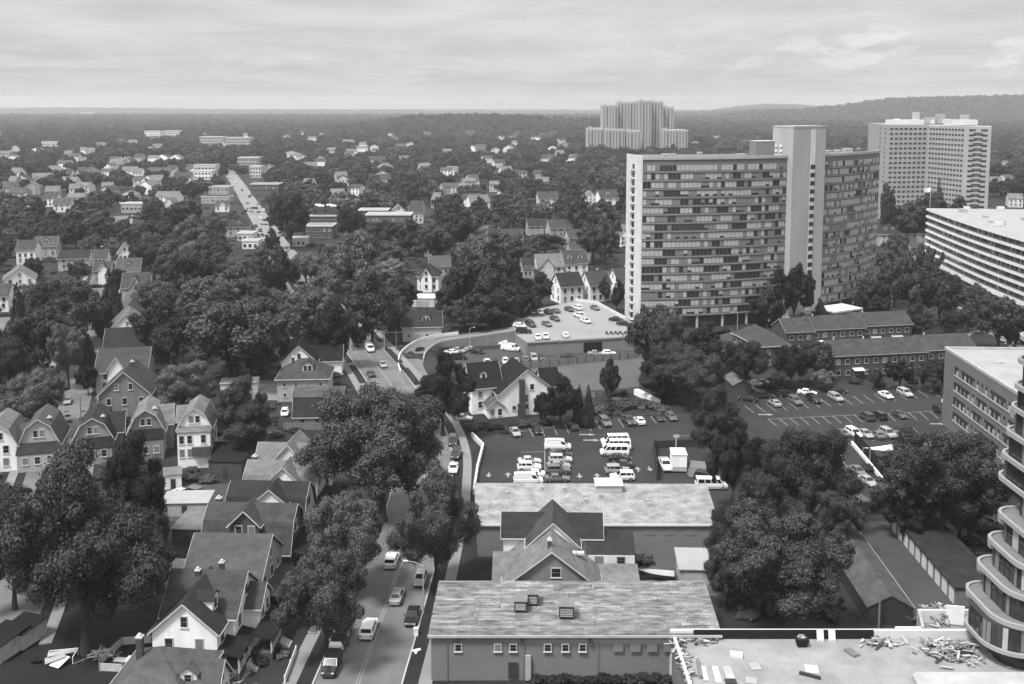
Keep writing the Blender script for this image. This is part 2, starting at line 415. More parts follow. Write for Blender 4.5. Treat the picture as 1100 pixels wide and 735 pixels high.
# ================================================================ houses
KEEP = []      # photo rectangles of things the scattered trees must leave visible: (x0, y0, x1, y1, distance)
FOOT = []      # footprints (x, y, radius)
WCACHE = {}
def win_meshes(w, h, tm, gm, split):
    k = (round(w, 2), round(h, 2), tm.name, gm.name, split)
    if k not in WCACHE:
        f = MB(); f.box(-w / 2 - .12, w / 2 + .12, -.07, .02, -h / 2 - .12, h / 2 + .12, tm)
        f.box(-w / 2 - .2, w / 2 + .2, -.16, 0, -h / 2 - .2, -h / 2 - .12, tm)
        g = MB() if split else f
        g.box(-w / 2, w / 2, -.095, -.04, .03, h / 2, gm); g.box(-w / 2, w / 2, -.095, -.04, -h / 2, -.03, gm)
        WCACHE[k] = (f.mesh('window'), g.mesh('pane') if split else None)
    return WCACHE[k]
def add_window(parent, loc, rz, w=.9, h=1.4, tm=None, split=True, gm=None):
    f, g = win_meshes(w, h, tm or TRIM, gm or (GLASS if rnd.random() < .75 else GLASS2), split)
    o = put('window', f, parent, loc, rz)
    if g: put('pane', g, o)
    return o
FACE = {'S': 0., 'E': math.pi / 2, 'N': math.pi, 'W': -math.pi / 2}

def block(hs, ox, oy, w, d, hw, axis='y', kind='gable', rise=3., wm=LGREY, rm=RF_M, tm=None, win={}, peak='', dorm=(), chim=(),
          z0=0., over=.4, trim=True, split=True, ww=.9, wh=1.4, gm=None):
    tm = tm or TRIM
    half = (w if axis == 'y' else d) / 2; ln = (d if axis == 'y' else w) / 2
    def P(a, b, z): return (ox + a, oy + b, z) if axis == 'y' else (ox - b, oy + a, z)
    if kind == 'gable': prof = [(half, hw), (0, hw + rise)]
    elif kind == 'gambrel': prof = [(half, hw), (half * .62, hw + rise * .66), (0, hw + rise)]
    else: prof = None
    def zp(a):
        a = abs(a)
        for (a0, za), (a1, zb) in zip(prof, prof[1:]):
            if a >= a1: return za + (zb - za) * (a0 - a) / (a0 - a1)
        return prof[-1][1]
    m = MB(); rf = MB(); tr = MB(); T = .16
    if kind in ('gable', 'gambrel'):
        loop = [(-half, z0), (half, z0)] + [(a, z) for a, z in prof] + [(-a, z) for a, z in prof[-2::-1]]
        n = len(loop)
        vs = [P(a, -ln, z) for a, z in loop] + [P(a, ln, z) for a, z in loop]
        m.add(vs, [list(range(n)), list(range(2 * n - 1, n - 1, -1))] + [(i, (i + 1) % n, n + (i + 1) % n, n + i) for i in range(n)], wm)
        for sg in (1, -1):
            pts = list(prof); sl = (pts[1][1] - pts[0][1]) / (pts[0][0] - pts[1][0])
            pts[0] = (pts[0][0] + over, pts[0][1] - over * sl * .8)
            for (a0, za), (a1, zb) in zip(pts, pts[1:]):
                e = T + .01
                rf.slab([P(sg * a0, -ln - over, za + e), P(sg * a0, ln + over, za + e), P(sg * a1, ln + over, zb + e), P(sg * a1, -ln - over, zb + e)], T, rm)
                if trim:
                    for bb in (-ln - over - .03, ln + over + .03):
                        tr.beam(P(sg * a0, bb, za + .03), P(sg * a1, bb, zb + .03), .05, .17, tm)
            if trim: tr.beam(P(sg * (pts[0][0] + .05), -ln - over, pts[0][1] + .0), P(sg * (pts[0][0] + .05), ln + over, pts[0][1] + .0), .1, .16, tm)
    else:   # hip
        x0, x1, y0, y1 = ox - w / 2, ox + w / 2, oy - d / 2, oy + d / 2
        m.box(x0, x1, y0, y1, z0, hw, wm)
        o = over + .1; k = min(w, d) / 2 * .98
        e = [(x0 - o, y0 - o, hw + .02), (x1 + o, y0 - o, hw + .02), (x1 + o, y1 + o, hw + .02), (x0 - o, y1 + o, hw + .02)]
        if w >= d: r = [(x0 + k, oy, hw + rise), (x1 - k, oy, hw + rise)]; fs = [(0, 1, 5, 4), (1, 2, 5), (2, 3, 4, 5), (3, 0, 4), (3, 2, 1, 0)]
        else: r = [(ox, y0 + k, hw + rise), (ox, y1 - k, hw + rise)]; fs = [(0, 1, 4), (1, 2, 5, 4), (2, 3, 5), (3, 0, 4, 5), (3, 2, 1, 0)]
        rf.add(e + r, fs, rm)
        if trim:
            for i in range(4):
                a, b = Vector(e[i]), Vector(e[(i + 1) % 4]); tr.beam(a - Vector((0, 0, .12)), b - Vector((0, 0, .12)), .12, .22, tm)
        def zp(a, hf=min(w, d) / 2): return hw + rise * max(0, 1 - abs(a) / hf)
        half = d / 2 if axis == 'x' else w / 2
    m.build('wall', hs)
    roof = rf.build('roof', hs)
    if trim: tr.build('trim', hs)
    for (cxx, cyy, cw, ch) in chim:
        c = MB(); zt = hw + rise + ch
        c.box(cxx - cw / 2, cxx + cw / 2, cyy - cw / 2, cyy + cw / 2, hw * .8, zt, BRICK); c.box(cxx - cw / 2 - .07, cxx + cw / 2 + .07, cyy - cw / 2 - .07, cyy + cw / 2 + .07, zt, zt + .15, CONC)
        c.box(cxx - .15, cxx + .15, cyy - .15, cyy + .15, zt + .15, zt + .45, CONCL); c.build('chimney', roof)
    for (side, t, dw, dh) in dorm:
        sg = 1 if side in 'NE' else -1
        a0 = half * .66; zb = zp(a0) - .2; zt = zb + dh; zk = zt + dw * .38
        dmb = MB(); drf = MB()
        a1 = .15
        lp = [(-dw / 2, zb), (dw / 2, zb), (dw / 2, zt), (0, zk), (-dw / 2, zt)]
        vs = [P(sg * a0, t + q, z) for q, z in lp] + [P(sg * a1, t + q, z) for q, z in lp]
        dmb.add(vs, [list(range(5)), list(range(9, 4, -1))] + [(i, (i + 1) % 5, 5 + (i + 1) % 5, 5 + i) for i in range(5)], wm)
        do = dmb.build('dormer', hs)
        for s2 in (1, -1):
            drf.slab([P(sg * (a0 + .25), t, zk + .13), P(sg * a1, t, zk + .13), P(sg * a1, t + s2 * (dw / 2 + .25), zt - .06), P(sg * (a0 + .25), t + s2 * (dw / 2 + .25), zt - .06)], .12, rm)
        drf.build('dormer_roof', do)
        nw = 2 if dw > 2 else 1
        for k in range(nw):
            q = (k - (nw - 1) / 2) * 1.05
            x, y, z = P(sg * a0, t + q, zb + dh * .55)
            f, g = win_meshes(.75, dh * .62, tm, GLASS, False)
            put('window', f, do, (x, y, z), FACE[side])
    for side, (nn, zs) in win.items():
        span = w if side in 'SN' else d
        for z in zs:
            for k in range(nn):
                q = ((k + .5) / nn - .5) * (span - .6)
                if nn > 1: q += rnd.uniform(-.15, .15)
                loc = {'S': (ox + q, oy - d / 2, z), 'N': (ox + q, oy + d / 2, z), 'E': (ox + w / 2, oy + q, z), 'W': (ox - w / 2, oy + q, z)}[side]
                add_window(hs, loc, FACE[side], ww, wh, tm, split, gm)
    for side in peak:
        zz = hw + rise * (.36 if kind == 'gable' else .42)
        loc = {'S': (ox, oy - d / 2, zz), 'N': (ox, oy + d / 2, zz), 'E': (ox + w / 2, oy, zz), 'W': (ox - w / 2, oy, zz)}[side]
        if kind == 'gambrel':
            for q in (-.6, .6):
                l2 = (loc[0] + (q if side in 'SN' else 0), loc[1] + (0 if side in 'SN' else q), loc[2] - .1); add_window(hs, l2, FACE[side], .75, 1.25, tm, split)
        else: add_window(hs, loc, FACE[side], .75, 1.25, tm, split)
    return roof

def porch(hs, x0, x1, y0, y1, zt, rm, side='E', floor=1.0, drop=.7, posts=3, steps=True, tm=None):
    """roofed porch on one side of a house: low edge of the roof on the named side"""
    tm = tm or TRIM
    r = MB()
    zl = zt - drop; o = .25
    zz = {'E': (zt, zl, zl, zt), 'W': (zl, zt, zt, zl), 'S': (zl, zl, zt, zt)}[side]
    xs = [(x0 - (o if side != 'E' else 0), y0 - o), (x1 + (o if side != 'W' else 0), y0 - o), (x1 + (o if side != 'W' else 0), y1 + (o if side != 'S' else 0)), (x0 - (o if side != 'E' else 0), y1 + (o if side != 'S' else 0))]
    r.slab([(a, b, z) for (a, b), z in zip(xs, zz)], .16, rm); r.build('porch_roof', hs)
    f = MB(); f.box(x0 + .01, x1, y0, y1, 0, floor, DGREY); f.build('porch_floor', hs)
    if side == 'S': ps = [(x0 + (x1 - x0) * k / (posts - 1), y0 + .12) for k in range(posts)]
    else:
        xe = x1 - .12 if side == 'E' else x0 + .12; ps = [(xe, y0 + .1 + (y1 - y0 - .2) * k / (posts - 1)) for k in range(posts)]
    for a, b in ps:
        p = MB(); p.box(a - .09, a + .09, b - .09, b + .09, floor, zl - .12, tm); p.build('post', hs)
    rl = MB()
    for (a, b), (c, d) in zip(ps, ps[1:]):
        rl.beam((a, b, floor + .9), (c, d, floor + .9), .08, .08, tm); rl.beam((a, b, floor + .15), (c, d, floor + .15), .06, .06, tm)
        n = int(math.hypot(c - a, d - b) / .22)
        for k in range(1, n): t = k / n; rl.box(a + (c - a) * t - .02, a + (c - a) * t + .02, b + (d - b) * t - .02, b + (d - b) * t + .02, floor + .15, floor + .9, tm)
    rl.build('railing', hs)
    if steps and side == 'E':
        s = MB(); yc = (y0 + y1) / 2
        for k in range(4): s.box(x1 + .02 + k * .35, x1 + .34 + k * .35, yc - .8, yc + .8, 0, floor - (k + 1) * floor / 5, CONC)
        s.build('steps', hs)

def house(label, x, y, rz=0., name='house', cat='house', group=None, keep=None, rad=7):
    h = thing(name, label, cat, (x, y, 0), R(rz), group)
    FOOT.append((x, y, rad))
    if keep: KEEP.append(keep + (y,))
    return h
def mid(px0, px1, py, z):
    return at((px0 + px1) / 2, py, z), (at(px1, py, z) - at(px0, py, z)).length
def front(px0, px1, py, z, d, rz):
    """house centre from the eave line of its front wall"""
    p, w = mid(px0, px1, py, z); a = R(rz)
    return p.x - math.sin(a) * d / 2, p.y + math.cos(a) * d / 2, w
SR = -2.7
# ---- the row along the main street, nearest first
p, w = mid(150, 196, 694, 9.6)
h = house('grey shingled house with hipped roofs and a brick chimney at the bottom edge', p.x, p.y, SR)
block(h, 0, 0, 9.5, 10, 6, 'y', 'hip', 3.4, OFFW, RF_G, win={'E': (3, [4.6]), 'S': (3, [2, 4.6])}, chim=[(-3.0, 1.2, .7, .5)])
block(h, 3.6, -1.0, 7.5, 4.6, 6, 'x', 'gable', 2.7, OFFW, RF_G, win={'E': (2, [2, 4.6])}, peak='E', dorm=[('S', -.4, 2.0, 1.2)])
porch(h, 7.36, 9.4, -4, 3, 3.4, RF_D, posts=4)
x, y, w = front(163, 233, 679, 6, 9.5, SR)
h = house('white house with charcoal gable roof and a dormer, beside the street trees', x, y, SR)
block(h, 0, 0, 8.2, 9.5, 6, 'y', 'gable', 3.7, WHITE, RF_D, win={'S': (2, [4.4]), 'E': (3, [2.2, 4.7])}, peak='S', dorm=[('E', -1.2, 2.0, 1.9)], chim=[(-1.0, 3.0, .6, .5)])
porch(h, 4.11, 7.0, -5.2, 1.2, 3.9, RF_K, posts=4)
p, w = mid(190, 262, 612.7, 10)
h = house('pale walled house with broad grey roof and white street gable', p.x, p.y, SR)
block(h, 0, 0, 9.4, 9.5, 6.2, 'x', 'gable', 3.8, WHITE, RF_M, win={'E': (3, [2.2, 4.9])}, peak='E', chim=[(1.2, 1.0, .6, .6)])
block(h, 5.7, 1.4, 2.0, 4.6, 5.6, 'x', 'gable', 2.2, WHITE, RF_M, win={'E': (2, [2.2, 4.4])}, peak='E')
porch(h, 6.71, 9.2, -4, 3.5, 3.6, RF_K, posts=4)
p, w = mid(211, 291, 573.7, 10)
h = house('house with large plain grey shingle roof, gable end to the street', p.x, p.y, SR)
block(h, 0, 0, 10.6, 10.6, 6, 'x', 'gable', 4.0, LGREY, RF_G, win={'E': (3, [2.2, 4.7])}, peak='E')
porch(h, 5.31, 8.2, -4.6, 4.0, 3.8, RF_M, posts=4)
p, w = mid(226, 318, 540, 9.8)
h = house('dark gambrel house with twin windows in a white trimmed dormer', p.x, p.y, SR)
block(h, 0, 0, 13.2, 8.6, 4.2, 'x', 'gambrel', 5.5, DGREY, RF_M, win={'E': (3, [2.2])}, peak='E', chim=[(-5.8, 1.2, .8, .2)])
block(h, -.2, -1.6, 4.4, 4.6, 7.9, 'y', 'gable', 2.2, DGREY, RF_M, win={'S': (2, [7.0])})
porch(h, 6.62, 9.6, -4.1, 3.6, 4.2, RF_K, posts=4)
p, w = mid(249, 332, 516.6, 9.6)
h = house('charcoal roofed gambrel house with a white gabled dormer', p.x, p.y, SR)
block(h, 0, 0, 12.4, 8.6, 4.3, 'x', 'gambrel', 5.2, WHITE, RF_D, win={'E': (3, [2.2])}, peak='E')
block(h, 1.0, -1.7, 5.2, 4.6, 7.5, 'y', 'gable', 2.2, WHITE, RF_D, win={'S': (2, [6.9])})
porch(h, 6.22, 9.0, -4.1, 3.6, 4.0, RF_K, posts=3)
p, w = mid(268, 344, 495, 9.6)
h = house('pale roofed house with a wide white gabled dormer facing down the row', p.x, p.y, SR)
block(h, 0, 0, 12.2, 9, 4.4, 'x', 'gambrel', 5.2, OFFW, RF_L, win={'E': (3, [2.2])}, peak='E', chim=[(-5.6, 1.0, .8, .3)])
block(h, .8, -1.8, 5.2, 4.6, 7.4, 'y', 'gable', 2.6, WHITE, RF_L, win={'S': (2, [6.8])})
porch(h, 6.12, 8.8, -4.2, 3.6, 4.0, RF_K, posts=3)
p, w = mid(280, 350, 476, 9.6)
h = house('pale roofed house with cross gables, farthest of the tight row by the big tree', p.x, p.y, SR)
block(h, 0, 0, 12.2, 9, 5, 'x', 'gable', 4.6, OFFW, RF_L, win={'E': (3, [2.2, 4.4]), 'S': (3, [4.0])}, peak='E')
block(h, -.2, 1.0, 6.2, 8, 6.9, 'y', 'gable', 3.4, OFFW, RF_L)
block(h, 1.6, -2.6, 5.6, 5.0, 6.4, 'y', 'gable', 2.4, OFFW, RF_L, peak='S')
# corner houses by the bend
p, w = mid(323, 365, 415.5, 8.2)
h = house('low saltbox house with two tone roof, pale above and dark below', p.x, p.y, 3)
block(h, 0, 0, 10.4, 9.4, 3.2, 'x', 'gambrel', 4.8, LGREY, RF_D, win={'S': (3, [1.7])}, peak='E', wh=1.1)
mb = MB(); mb.slab([(-5.75, -3.0, 6.72), (5.75, -3.0, 6.72), (5.75, -.05, 8.33), (-5.75, -.05, 8.33)], .1, RF_G); mb.build('roof_patch', h)
x, y, w = front(298, 352, 407, 5.6, 10, 4)
h = house('pale hip roofed house with a white front dormer at the street bend', x, y, 4)
block(h, 0, 0, 12.2, 10, 5.6, 'x', 'hip', 3.8, LGREY, RF_M, win={'S': (4, [1.7, 4.2])}, dorm=[('S', -1.0, 2.6, 1.9)], chim=[(-3.0, .6, .6, .1)], ww=.6, wh=.8)
p = at(320, 380, 7); h = house('dark roofed house with white gable behind the pale hip roofed house', p.x, p.y + 4, 6)
block(h, 0, 0, 9, 11, 5.2, 'y', 'gable', 4.2, WHITE, RF_K, win={'S': (2, [3.4])}, peak='S', chim=[(-2.6, 1, .7, .5)])
block(h, 6, 2, 9, 7, 4.4, 'x', 'gable', 3.2, WHITE, RF_K)
# ---- white gabled house by the parking lot
a = 17
p = at(552, 450, 0)
h = house('white house with charcoal roof and tall dark chimney on its gable, beside the middle lot', p.x + 1.4, p.y + 8, a, keep=(508, 392, 592, 462))
block(h, 0, 0, 13.4, 11, 5.4, 'y', 'gable', 5.4, WHITE, RF_K, win={'E': (4, [2, 4.4])}, split=True)
for q, z, ww, hh in [(1.2, 6.6, .8, 1.2), (3.6, 4.4, .8, 1.5), (-.2, 4.0, .9, 1.5), (2.2, 1.9, .7, 1.5), (4.6, 1.9, .7, 1.5), (-3.1, 2.0, .7, .8), (0, 2.1, .6, .8)]: add_window(h, (q, -5.5, z), 0, ww, hh)
mb = MB(); mb.box(-1.9, -.7, -6.35, -5.52, 0, 8.6, BRICK); mb.box(-2.5, -.7, -6.6, -6.36, 0, 3.2, BRICK); mb.build('chimney_stack', h)
mb = MB(); mb.slab([(1.6, -6.9, 3.1), (5.6, -6.9, 3.1), (5.6, -5.52, 3.9), (1.6, -5.52, 3.9)], .12, RF_M); mb.build('window_canopy', h)
block(h, -8.4, 3.0, 7.2, 9.0, 6.3, 'x', 'gable', 4.6, WHITE, RF_K, win={'S': (2, [2.2, 4.6])}, peak='W', dorm=[('S', .4, 1.6, 1.5)])
block(h, 8.0, 3.4, 4.4, 6.4, 4.8, 'x', 'gable', 3.4, WHITE, RF_K)
block(h, -7.4, -3.3, 3.6, 4.6, 2.7, 'y', 'gable', 1.6, WHITE, RF_G, win={'S': (2, [1.4])}, ww=.8)
# ---- gambrel row on the left street
G = [(22, 62, 476, 4.9, 4.8, 'grey gambrel house with dark porch roof, leftmost fully seen of its row', LGREY, RF_G, RF_D, 10),
     (80, 120, 471, 4.6, 4.2, 'pale gambrel house with a wide black porch roof and white chimney', STONE, RF_D, RF_K, 10),
     (139, 175, 462, 5.6, 4.2, 'grey gambrel house with pale roof, between the dark roofed and the tall white ones', MGREY, RF_L, RF_K, 10)]
for (a0, a1, py, ze, rise, lab, wm, rm, pr, d) in G:
    x, y, w = front(a0, a1, py, ze, d, 15)
    h = house(lab, x, y, 15, keep=(a0, py - 35, a1 + 8, py + 18))
    block(h, 0, 0, w, d, ze, 'y', 'gambrel', rise, wm, rm, win={'E': (3, [2, ze - .9]), 'S': (3, [2.0])}, peak='S', chim=[(w * .22, -d * .25, .7, -.6)])
    cs = {'gre': -1, 'pal': 1}[lab[:3]] if wm is not MGREY else 1
    block(h, cs * w * .42, 1.0 + cs * .6, w * .56, 4.8 + cs * .7, ze, 'x', 'gable', rise * (.62 + .12 * cs), wm, rm, peak='E' if cs > 0 else '')
    mb = MB(); mb.slab([(-w / 2 - .2, -d / 2 - 2.4, ze - 1.3), (w / 2 + .2, -d / 2 - 2.4, ze - 1.3), (w / 2 + .2, -d / 2 - .02, ze + .2), (-w / 2 - .2, -d / 2 - .02, ze + .2)], .16, pr); mb.build('porch_roof', h)
    mb = MB(); mb.box(-w / 2, w / 2, -d / 2 - 2.3, -d / 2 - .03, 0, ze - 1.5, wm); mb.build('enclosed_porch', h)
    for q in (-w * .3, 0, w * .3): add_window(h, (q, -d / 2 - 2.3, 2.2), 0, .9, 1.3)
x, y, w = front(192, 226, 458, 8.0, 9, 10)
h = house('tall white three storey gambrel house, rightmost of its row', x, y, 10, keep=(190, 422, 228, 503))
block(h, 0, 0, w, 9, 8, 'y', 'gambrel', 3.6, WHITE, RF_L, win={'E': (2, [4, 6.6]), 'S': (3, [4.0, 6.4])}, peak='S')
block(h, -w * .3, 2, w * .62, 4, 8, 'x', 'gable', 2.4, WHITE, RF_L)
mb = MB(); mb.slab([(-w / 2 - .2, -6.3, 7.4), (w / 2 + .2, -6.3, 7.4), (w / 2 + .2, -4.52, 8.1), (-w / 2 - .2, -4.52, 8.1)], .16, RF_L); mb.build('porch_roof', h)
mb = MB(); mb.box(-w / 2, w / 2, -6.1, -4.53, .0, 7.3, WHITE); mb.build('enclosed_porch', h)
for q in (-2.3, -.8, 1.8): add_window(h, (q, -6.1, 5.9), 0, .8, 1.5)
for q in (-2.3, -.8): add_window(h, (q, -6.1, 3.2), 0, .8, 1.5)
mb = MB(); mb.box(-.3, w / 2 + .05, -6.9, -6.12, 2.6, 4.4, DGREY); mb.build('balcony', h)
x, y, w = front(-22, 16, 478, 5.5, 10, 15)
h = house('pale gambrel house cut by the left edge of the row', x, y, 15)
block(h, 0, 0, w, 10, 5.5, 'y', 'gambrel', 4.2, WHITE, RF_L, win={'E': (3, [2, 4.4]), 'S': (2, [2.0, 4.5])}, peak='S')
# ---- the row climbing away behind
x, y, w = front(107, 160, 424, 6.4, 12, 10)
h = house('big grey gabled house with white trimmed windows, nearest of the climbing row', x, y, 10, keep=(107, 392, 160, 440))
block(h, 0, 0, w, 12, 6.4, 'y', 'gable', 5.2, MGREY, RF_M, win={'S': (3, [2.2, 4.9]), 'E': (3, [2.2, 4.9])}, chim=[(.6, 1, .7, .5)])
for q in (-1.6, 1.4): add_window(h, (q, -6, 8.2), 0, .8, 1.3)
def crow(px0, px1, py, zr, wm, rm, lab, d=10, hw=5.5, axis='x', rz=10, dorm=(), frontg=None, chim=()):
    p, w = mid(px0, px1, py, zr)
    h = house(lab, p.x, p.y, rz, keep=(px0, py - 3, px1, py + 9))
    if axis == 'x': block(h, 0, 0, w, d, hw, 'x', 'gable', zr - hw, wm, rm, win={'S': (3, [2.2, 4.4])}, dorm=dorm, chim=chim, split=False)
    else: block(h, 0, 0, w, d, hw, 'y', 'gable', zr - hw, wm, rm, win={'S': (3, [2.2, 4.4])}, peak='S', dorm=dorm, chim=chim, split=False)
    if frontg: block(h, frontg[0], -d * .25, frontg[1], d * .6, hw + .6, 'y', 'gable', (zr - hw) * .7, frontg[2], frontg[3], split=False)
    return h
crow(109, 160, 374, 10, LGREY, RF_M, 'grey roofed house with a pale triangular front gable in the climbing row', frontg=(-1.0, 4.0, WHITE, RF_L), d=12)
crow(116, 160, 352, 10, DGREY, RF_D, 'dark roofed house with a brick chimney in the climbing row', d=9, chim=[(3, .5, 1.0, 1.0)])
for k, (a0, a1, py, lab) in enumerate([(121, 157, 334, 'first pale gable peeking above the dark roof of the climbing row'), (124, 156, 325, 'second pale gable with dark left slope up the climbing row'),
        (127, 157, 316.5, 'third pale gable up the climbing row'), (132, 160, 308, 'small fourth gable with steep roof up the climbing row')]):
    crow(a0, a1, py, 10.5, WHITE, [RF_L, RF_M, RF_G, RF_M][k], lab, axis='y', hw=6, d=9, rz=12)
crow(134, 162, 293, 10, LGREY, RF_M, 'grey roofed house with a small arched front gable near the top of the climbing row', d=10, frontg=(0, 3.6, LGREY, RF_M))
crow(127, 151, 277.5, 10, LGREY, RF_G, 'pale house with small dormer high in the climbing row', d=9, dorm=[('S', 0, 2.6, 1.5)])
crow(127, 141, 260.5, 10.5, WHITE, RF_L, 'small white gable farthest up the climbing row', axis='y', hw=6.5, d=9, rz=20)
crow(103, 116, 268, 9, WHITE, RF_M, 'white house with a pale chimney left of the climbing row', d=8, chim=[(0, 0, .9, 1.2)])
crow(103, 120, 281, 8.5, LGREY, RF_M, 'small pale house with a gabled porch below the white chimneyed one', d=9, frontg=(.5, 3.6, WHITE, RF_M))
crow(66, 97, 268.5, 8.5, LGREY, RF_D, 'long low dark roofed house left of the white chimneyed house', d=10)
crow(21, 40, 258, 10.5, WHITE, RF_M, 'white square house with pale roof near the left edge', d=10, hw=7)
crow(40, 62, 254, 9.5, LGREY, RF_G, 'pale dormered house right of the white square house', d=9, dorm=[('S', 0, 3, 1.6)])
crow(6, 36, 286, 9.5, WHITE, RF_L, 'white gabled house among trees at the left edge', axis='y', d=11, rz=25)
crow(-12, 12, 305, 9, WHITE, RF_M, 'white clapboard house cut by the left edge under the trees', d=10)
crow(-10, 9, 342, 8, OFFW, RF_L, 'pale roofed house low at the left edge', d=10)
crow(59, 77, 213, 9, WHITE, RF_G, 'lone white dormered house in the canopy at upper left', d=9, dorm=[('S', 0, 2.4, 1.4)])
# ---- houses around the middle of the picture
x, y, w = front(448, 471, 297, 6, 9, -4)
h = house('white Victorian house with dark pointed front gable', x, y, -4, keep=(446, 279, 473, 312))
block(h, 0, 0, w, 9, 6, 'x', 'hip', 4.4, WHITE, RF_D, win={'S': (3, [2, 4.6])}, split=False)
block(h, -.4, -3.6, 4.2, 4, 6.2, 'y', 'gable', 3.0, WHITE, RF_D, win={'S': (1, [2.2, 5])}, peak='S', split=False)
crow(461, 482, 275, 10, LGREY, RF_G, 'pale house behind the white Victorian house', d=9, axis='x', hw=6.5)
p, w = mid(435, 471, 334, 8.4)
h = house('house with long dark roof, single dormer and pale wall above the curved ramp', p.x, p.y, 6, keep=(433, 330, 480, 370))
block(h, 0, 0, w + 1.5, 9.5, 4.6, 'x', 'gable', 3.8, LGREY, RF_D, win={'S': (4, [1.8])}, dorm=[('S', -1.2, 2.6, 1.5)], split=False, ww=.6, wh=.9)
block(h, -8.2, -1, 3.6, 7, 3.2, 'x', 'gable', 1.8, DGREY, RF_K, split=False)
crow(417, 437, 299, 7.5, LGREY, RF_G, 'small grey roofed house with a front dormer, between the broad pale trees', d=9, hw=4.5, dorm=[('S', -1.5, 2.4, 1.4)])
mb0, w = mid(443, 468, 318, 3.2); h = house('low pale flat garage below the white Victorian house', mb0.x, mb0.y, -3, keep=(443, 317, 470, 328), name='garage', cat='garage')
mb = MB(); mb.box(-w / 2, w / 2, -4, 4, 0, 3, OFFW); mb.build('wall', h); mb = MB(); mb.box(-w / 2 - .2, w / 2 + .2, -4.2, 4.2, 3.003, 3.25, CONCL); mb.build('roof', h)
mb = MB(); mb.box(-2.4, 2.4, -4.06, -4.003, 0, 2.3, LGREY); mb.build('garage_door', h)
for k, (a0, a1, py, d, lab) in enumerate([(596, 622, 293, 9, 'white gabled house with black roof behind the parking deck, left one of three'), (627, 652, 291.5, 9, 'white gabled house with grey roof behind the parking deck, middle one of three'), (657, 682, 288, 9, 'white gabled house beside the slab tower, right one of three')]):
    p, w = mid(a0, a1, py, 10.5)
    h = house(lab, p.x, p.y, 22, keep=(a0, py, a1, py + 28))
    block(h, 0, 0, w * 1.0, d, 6.4, 'x', 'gable', 4.1, WHITE, [RF_D, RF_M, RF_M][k], win={'S': (3, [1.9, 4.7]), 'W': (2, [1.9, 4.7])}, peak='W', chim=[(1, .4, .7, .5)], split=False)
crow(575, 603, 273, 10, OFFW, RF_L, 'cream house with pale hipped roof behind the deck trees', d=10, hw=5.6, frontg=(-1.5, 5, OFFW, RF_L))
crow(602, 628, 269, 11, WHITE, RF_M, 'white house with two roof dormers and a dark porch', d=10, hw=6.4, rz=16, dorm=[('S', -2.2, 2, 1.4), ('S', 2.4, 2, 1.4)])
crow(560, 575, 277, 8, LGREY, RF_D, 'small dark roofed house left of the cream house', d=8, hw=4.6)
crow(577, 598, 206, 10, OFFW, RF_M, 'grey roofed house with white eaves alone above a lawn', d=10, hw=5.8)
crow(641, 664, 204, 11, WHITE, RF_M, 'bright white house with grey roof near the slab tower top left', d=10, hw=6, axis='x', rz=20, dorm=[('S', 1, 3, 1.6)])
crow(626, 640, 205, 10, OFFW, RF_L, 'small pale gable left of the bright white house', axis='y', d=9)
crow(566, 587, 235, 9, LGREY, RF_D, 'dark roofed house below the small street in the canopy', d=9)
crow(588, 612, 236, 9.5, LGREY, RF_M, 'grey roofed house with pale left gable in the canopy', d=9, rz=15)
crow(544, 560, 246, 10, OFFW, RF_M, 'pale house with two bright front windows among dense trees', d=9)
crow(608, 624, 247, 9, LGREY, RF_M, 'grey house with a triangular gable right of the pale pair', d=9, rz=15)
crow(610, 632, 259, 8.5, LGREY, RF_M, 'low grey roofed house above the dormered white house', d=9)
crow(664, 675, 241, 11, WHITE, RF_L, 'white gable half hidden by the slab tower edge', axis='y', d=9, hw=6.5)
crow(455, 465, 254.5, 9, OFFW, RF_L, 'tiny pale gable in the trees above the white Victorian house', axis='y', d=8)
for k, (a0, a1, py, lab) in enumerate([(943, 966, 240, 'dark hipped roof house with white dormers, left of the pair by the slab tower'), (968, 992, 239, 'dark hipped roof house with white dormers, beside the banded block')]):
    p, w = mid(a0, a1, py, 11)
    h = house(lab, p.x, p.y, -5, keep=(a0, py, a1, py + 20))
    block(h, 0, 0, w * 1.05, 11, 6, 'x', 'hip', 5, LGREY, RF_D, win={'S': (3, [2, 4.6])}, dorm=[('S', -1.2, 2.2, 1.6), ('S', 2.4, 2.2, 1.6)], split=False)
p, w = mid(976, 996, 262, 5)
h = house('low house with a row of white framed windows below the hipped pair', p.x, p.y, -5, keep=(974, 255, 998, 276))
block(h, 0, 0, w, 9, 4, 'x', 'gable', 1.8, LGREY, RF_M, win={'S': (4, [2.6])}, split=False, ww=1.3)
# ---- house between the two flat roofed blocks
p = at(598, 628, 0)
h = house('pale cross gabled house squeezed between the two flat roofed blocks', p.x - 1, p.y - 4.3, -1.5)
block(h, 0, 0, 13.2, 9.5, 4.2, 'y', 'gable', 5.2, MGREY, RF_L, win={'S': (4, [1.6])}, trim=True, over=.5)
add_window(h, (.6, -4.75, 6.3), 0, 1.2, 1.2)
block(h, .3, 6.2, 7.4, 8, 7.0, 'y', 'gable', 3.5, WHITE, RF_M, chim=[(-.3, -3.3, .6, -.2)])
block(h, .2, 8.2, 14.6, 5.2, 6.9, 'x', 'gable', 2.5, WHITE, RF_D)
block(h, -5.6, 2.0, 5.0, 8.0, 3.4, 'x', 'gable', 2.6, MGREY, RF_L, trim=False)
mb = MB(); mb.slab([(6.7, -4.2, 3.1), (12.6, -4.2, 3.1), (12.6, 2.2, 4.4), (6.7, 2.2, 4.4)], .14, RF_L); mb.build('metal_roof', h)
mb = MB(); mb.box(6.72, 12.4, -4, 2.1, 0, 2.9, MGREY); mb.build('side_wing', h)
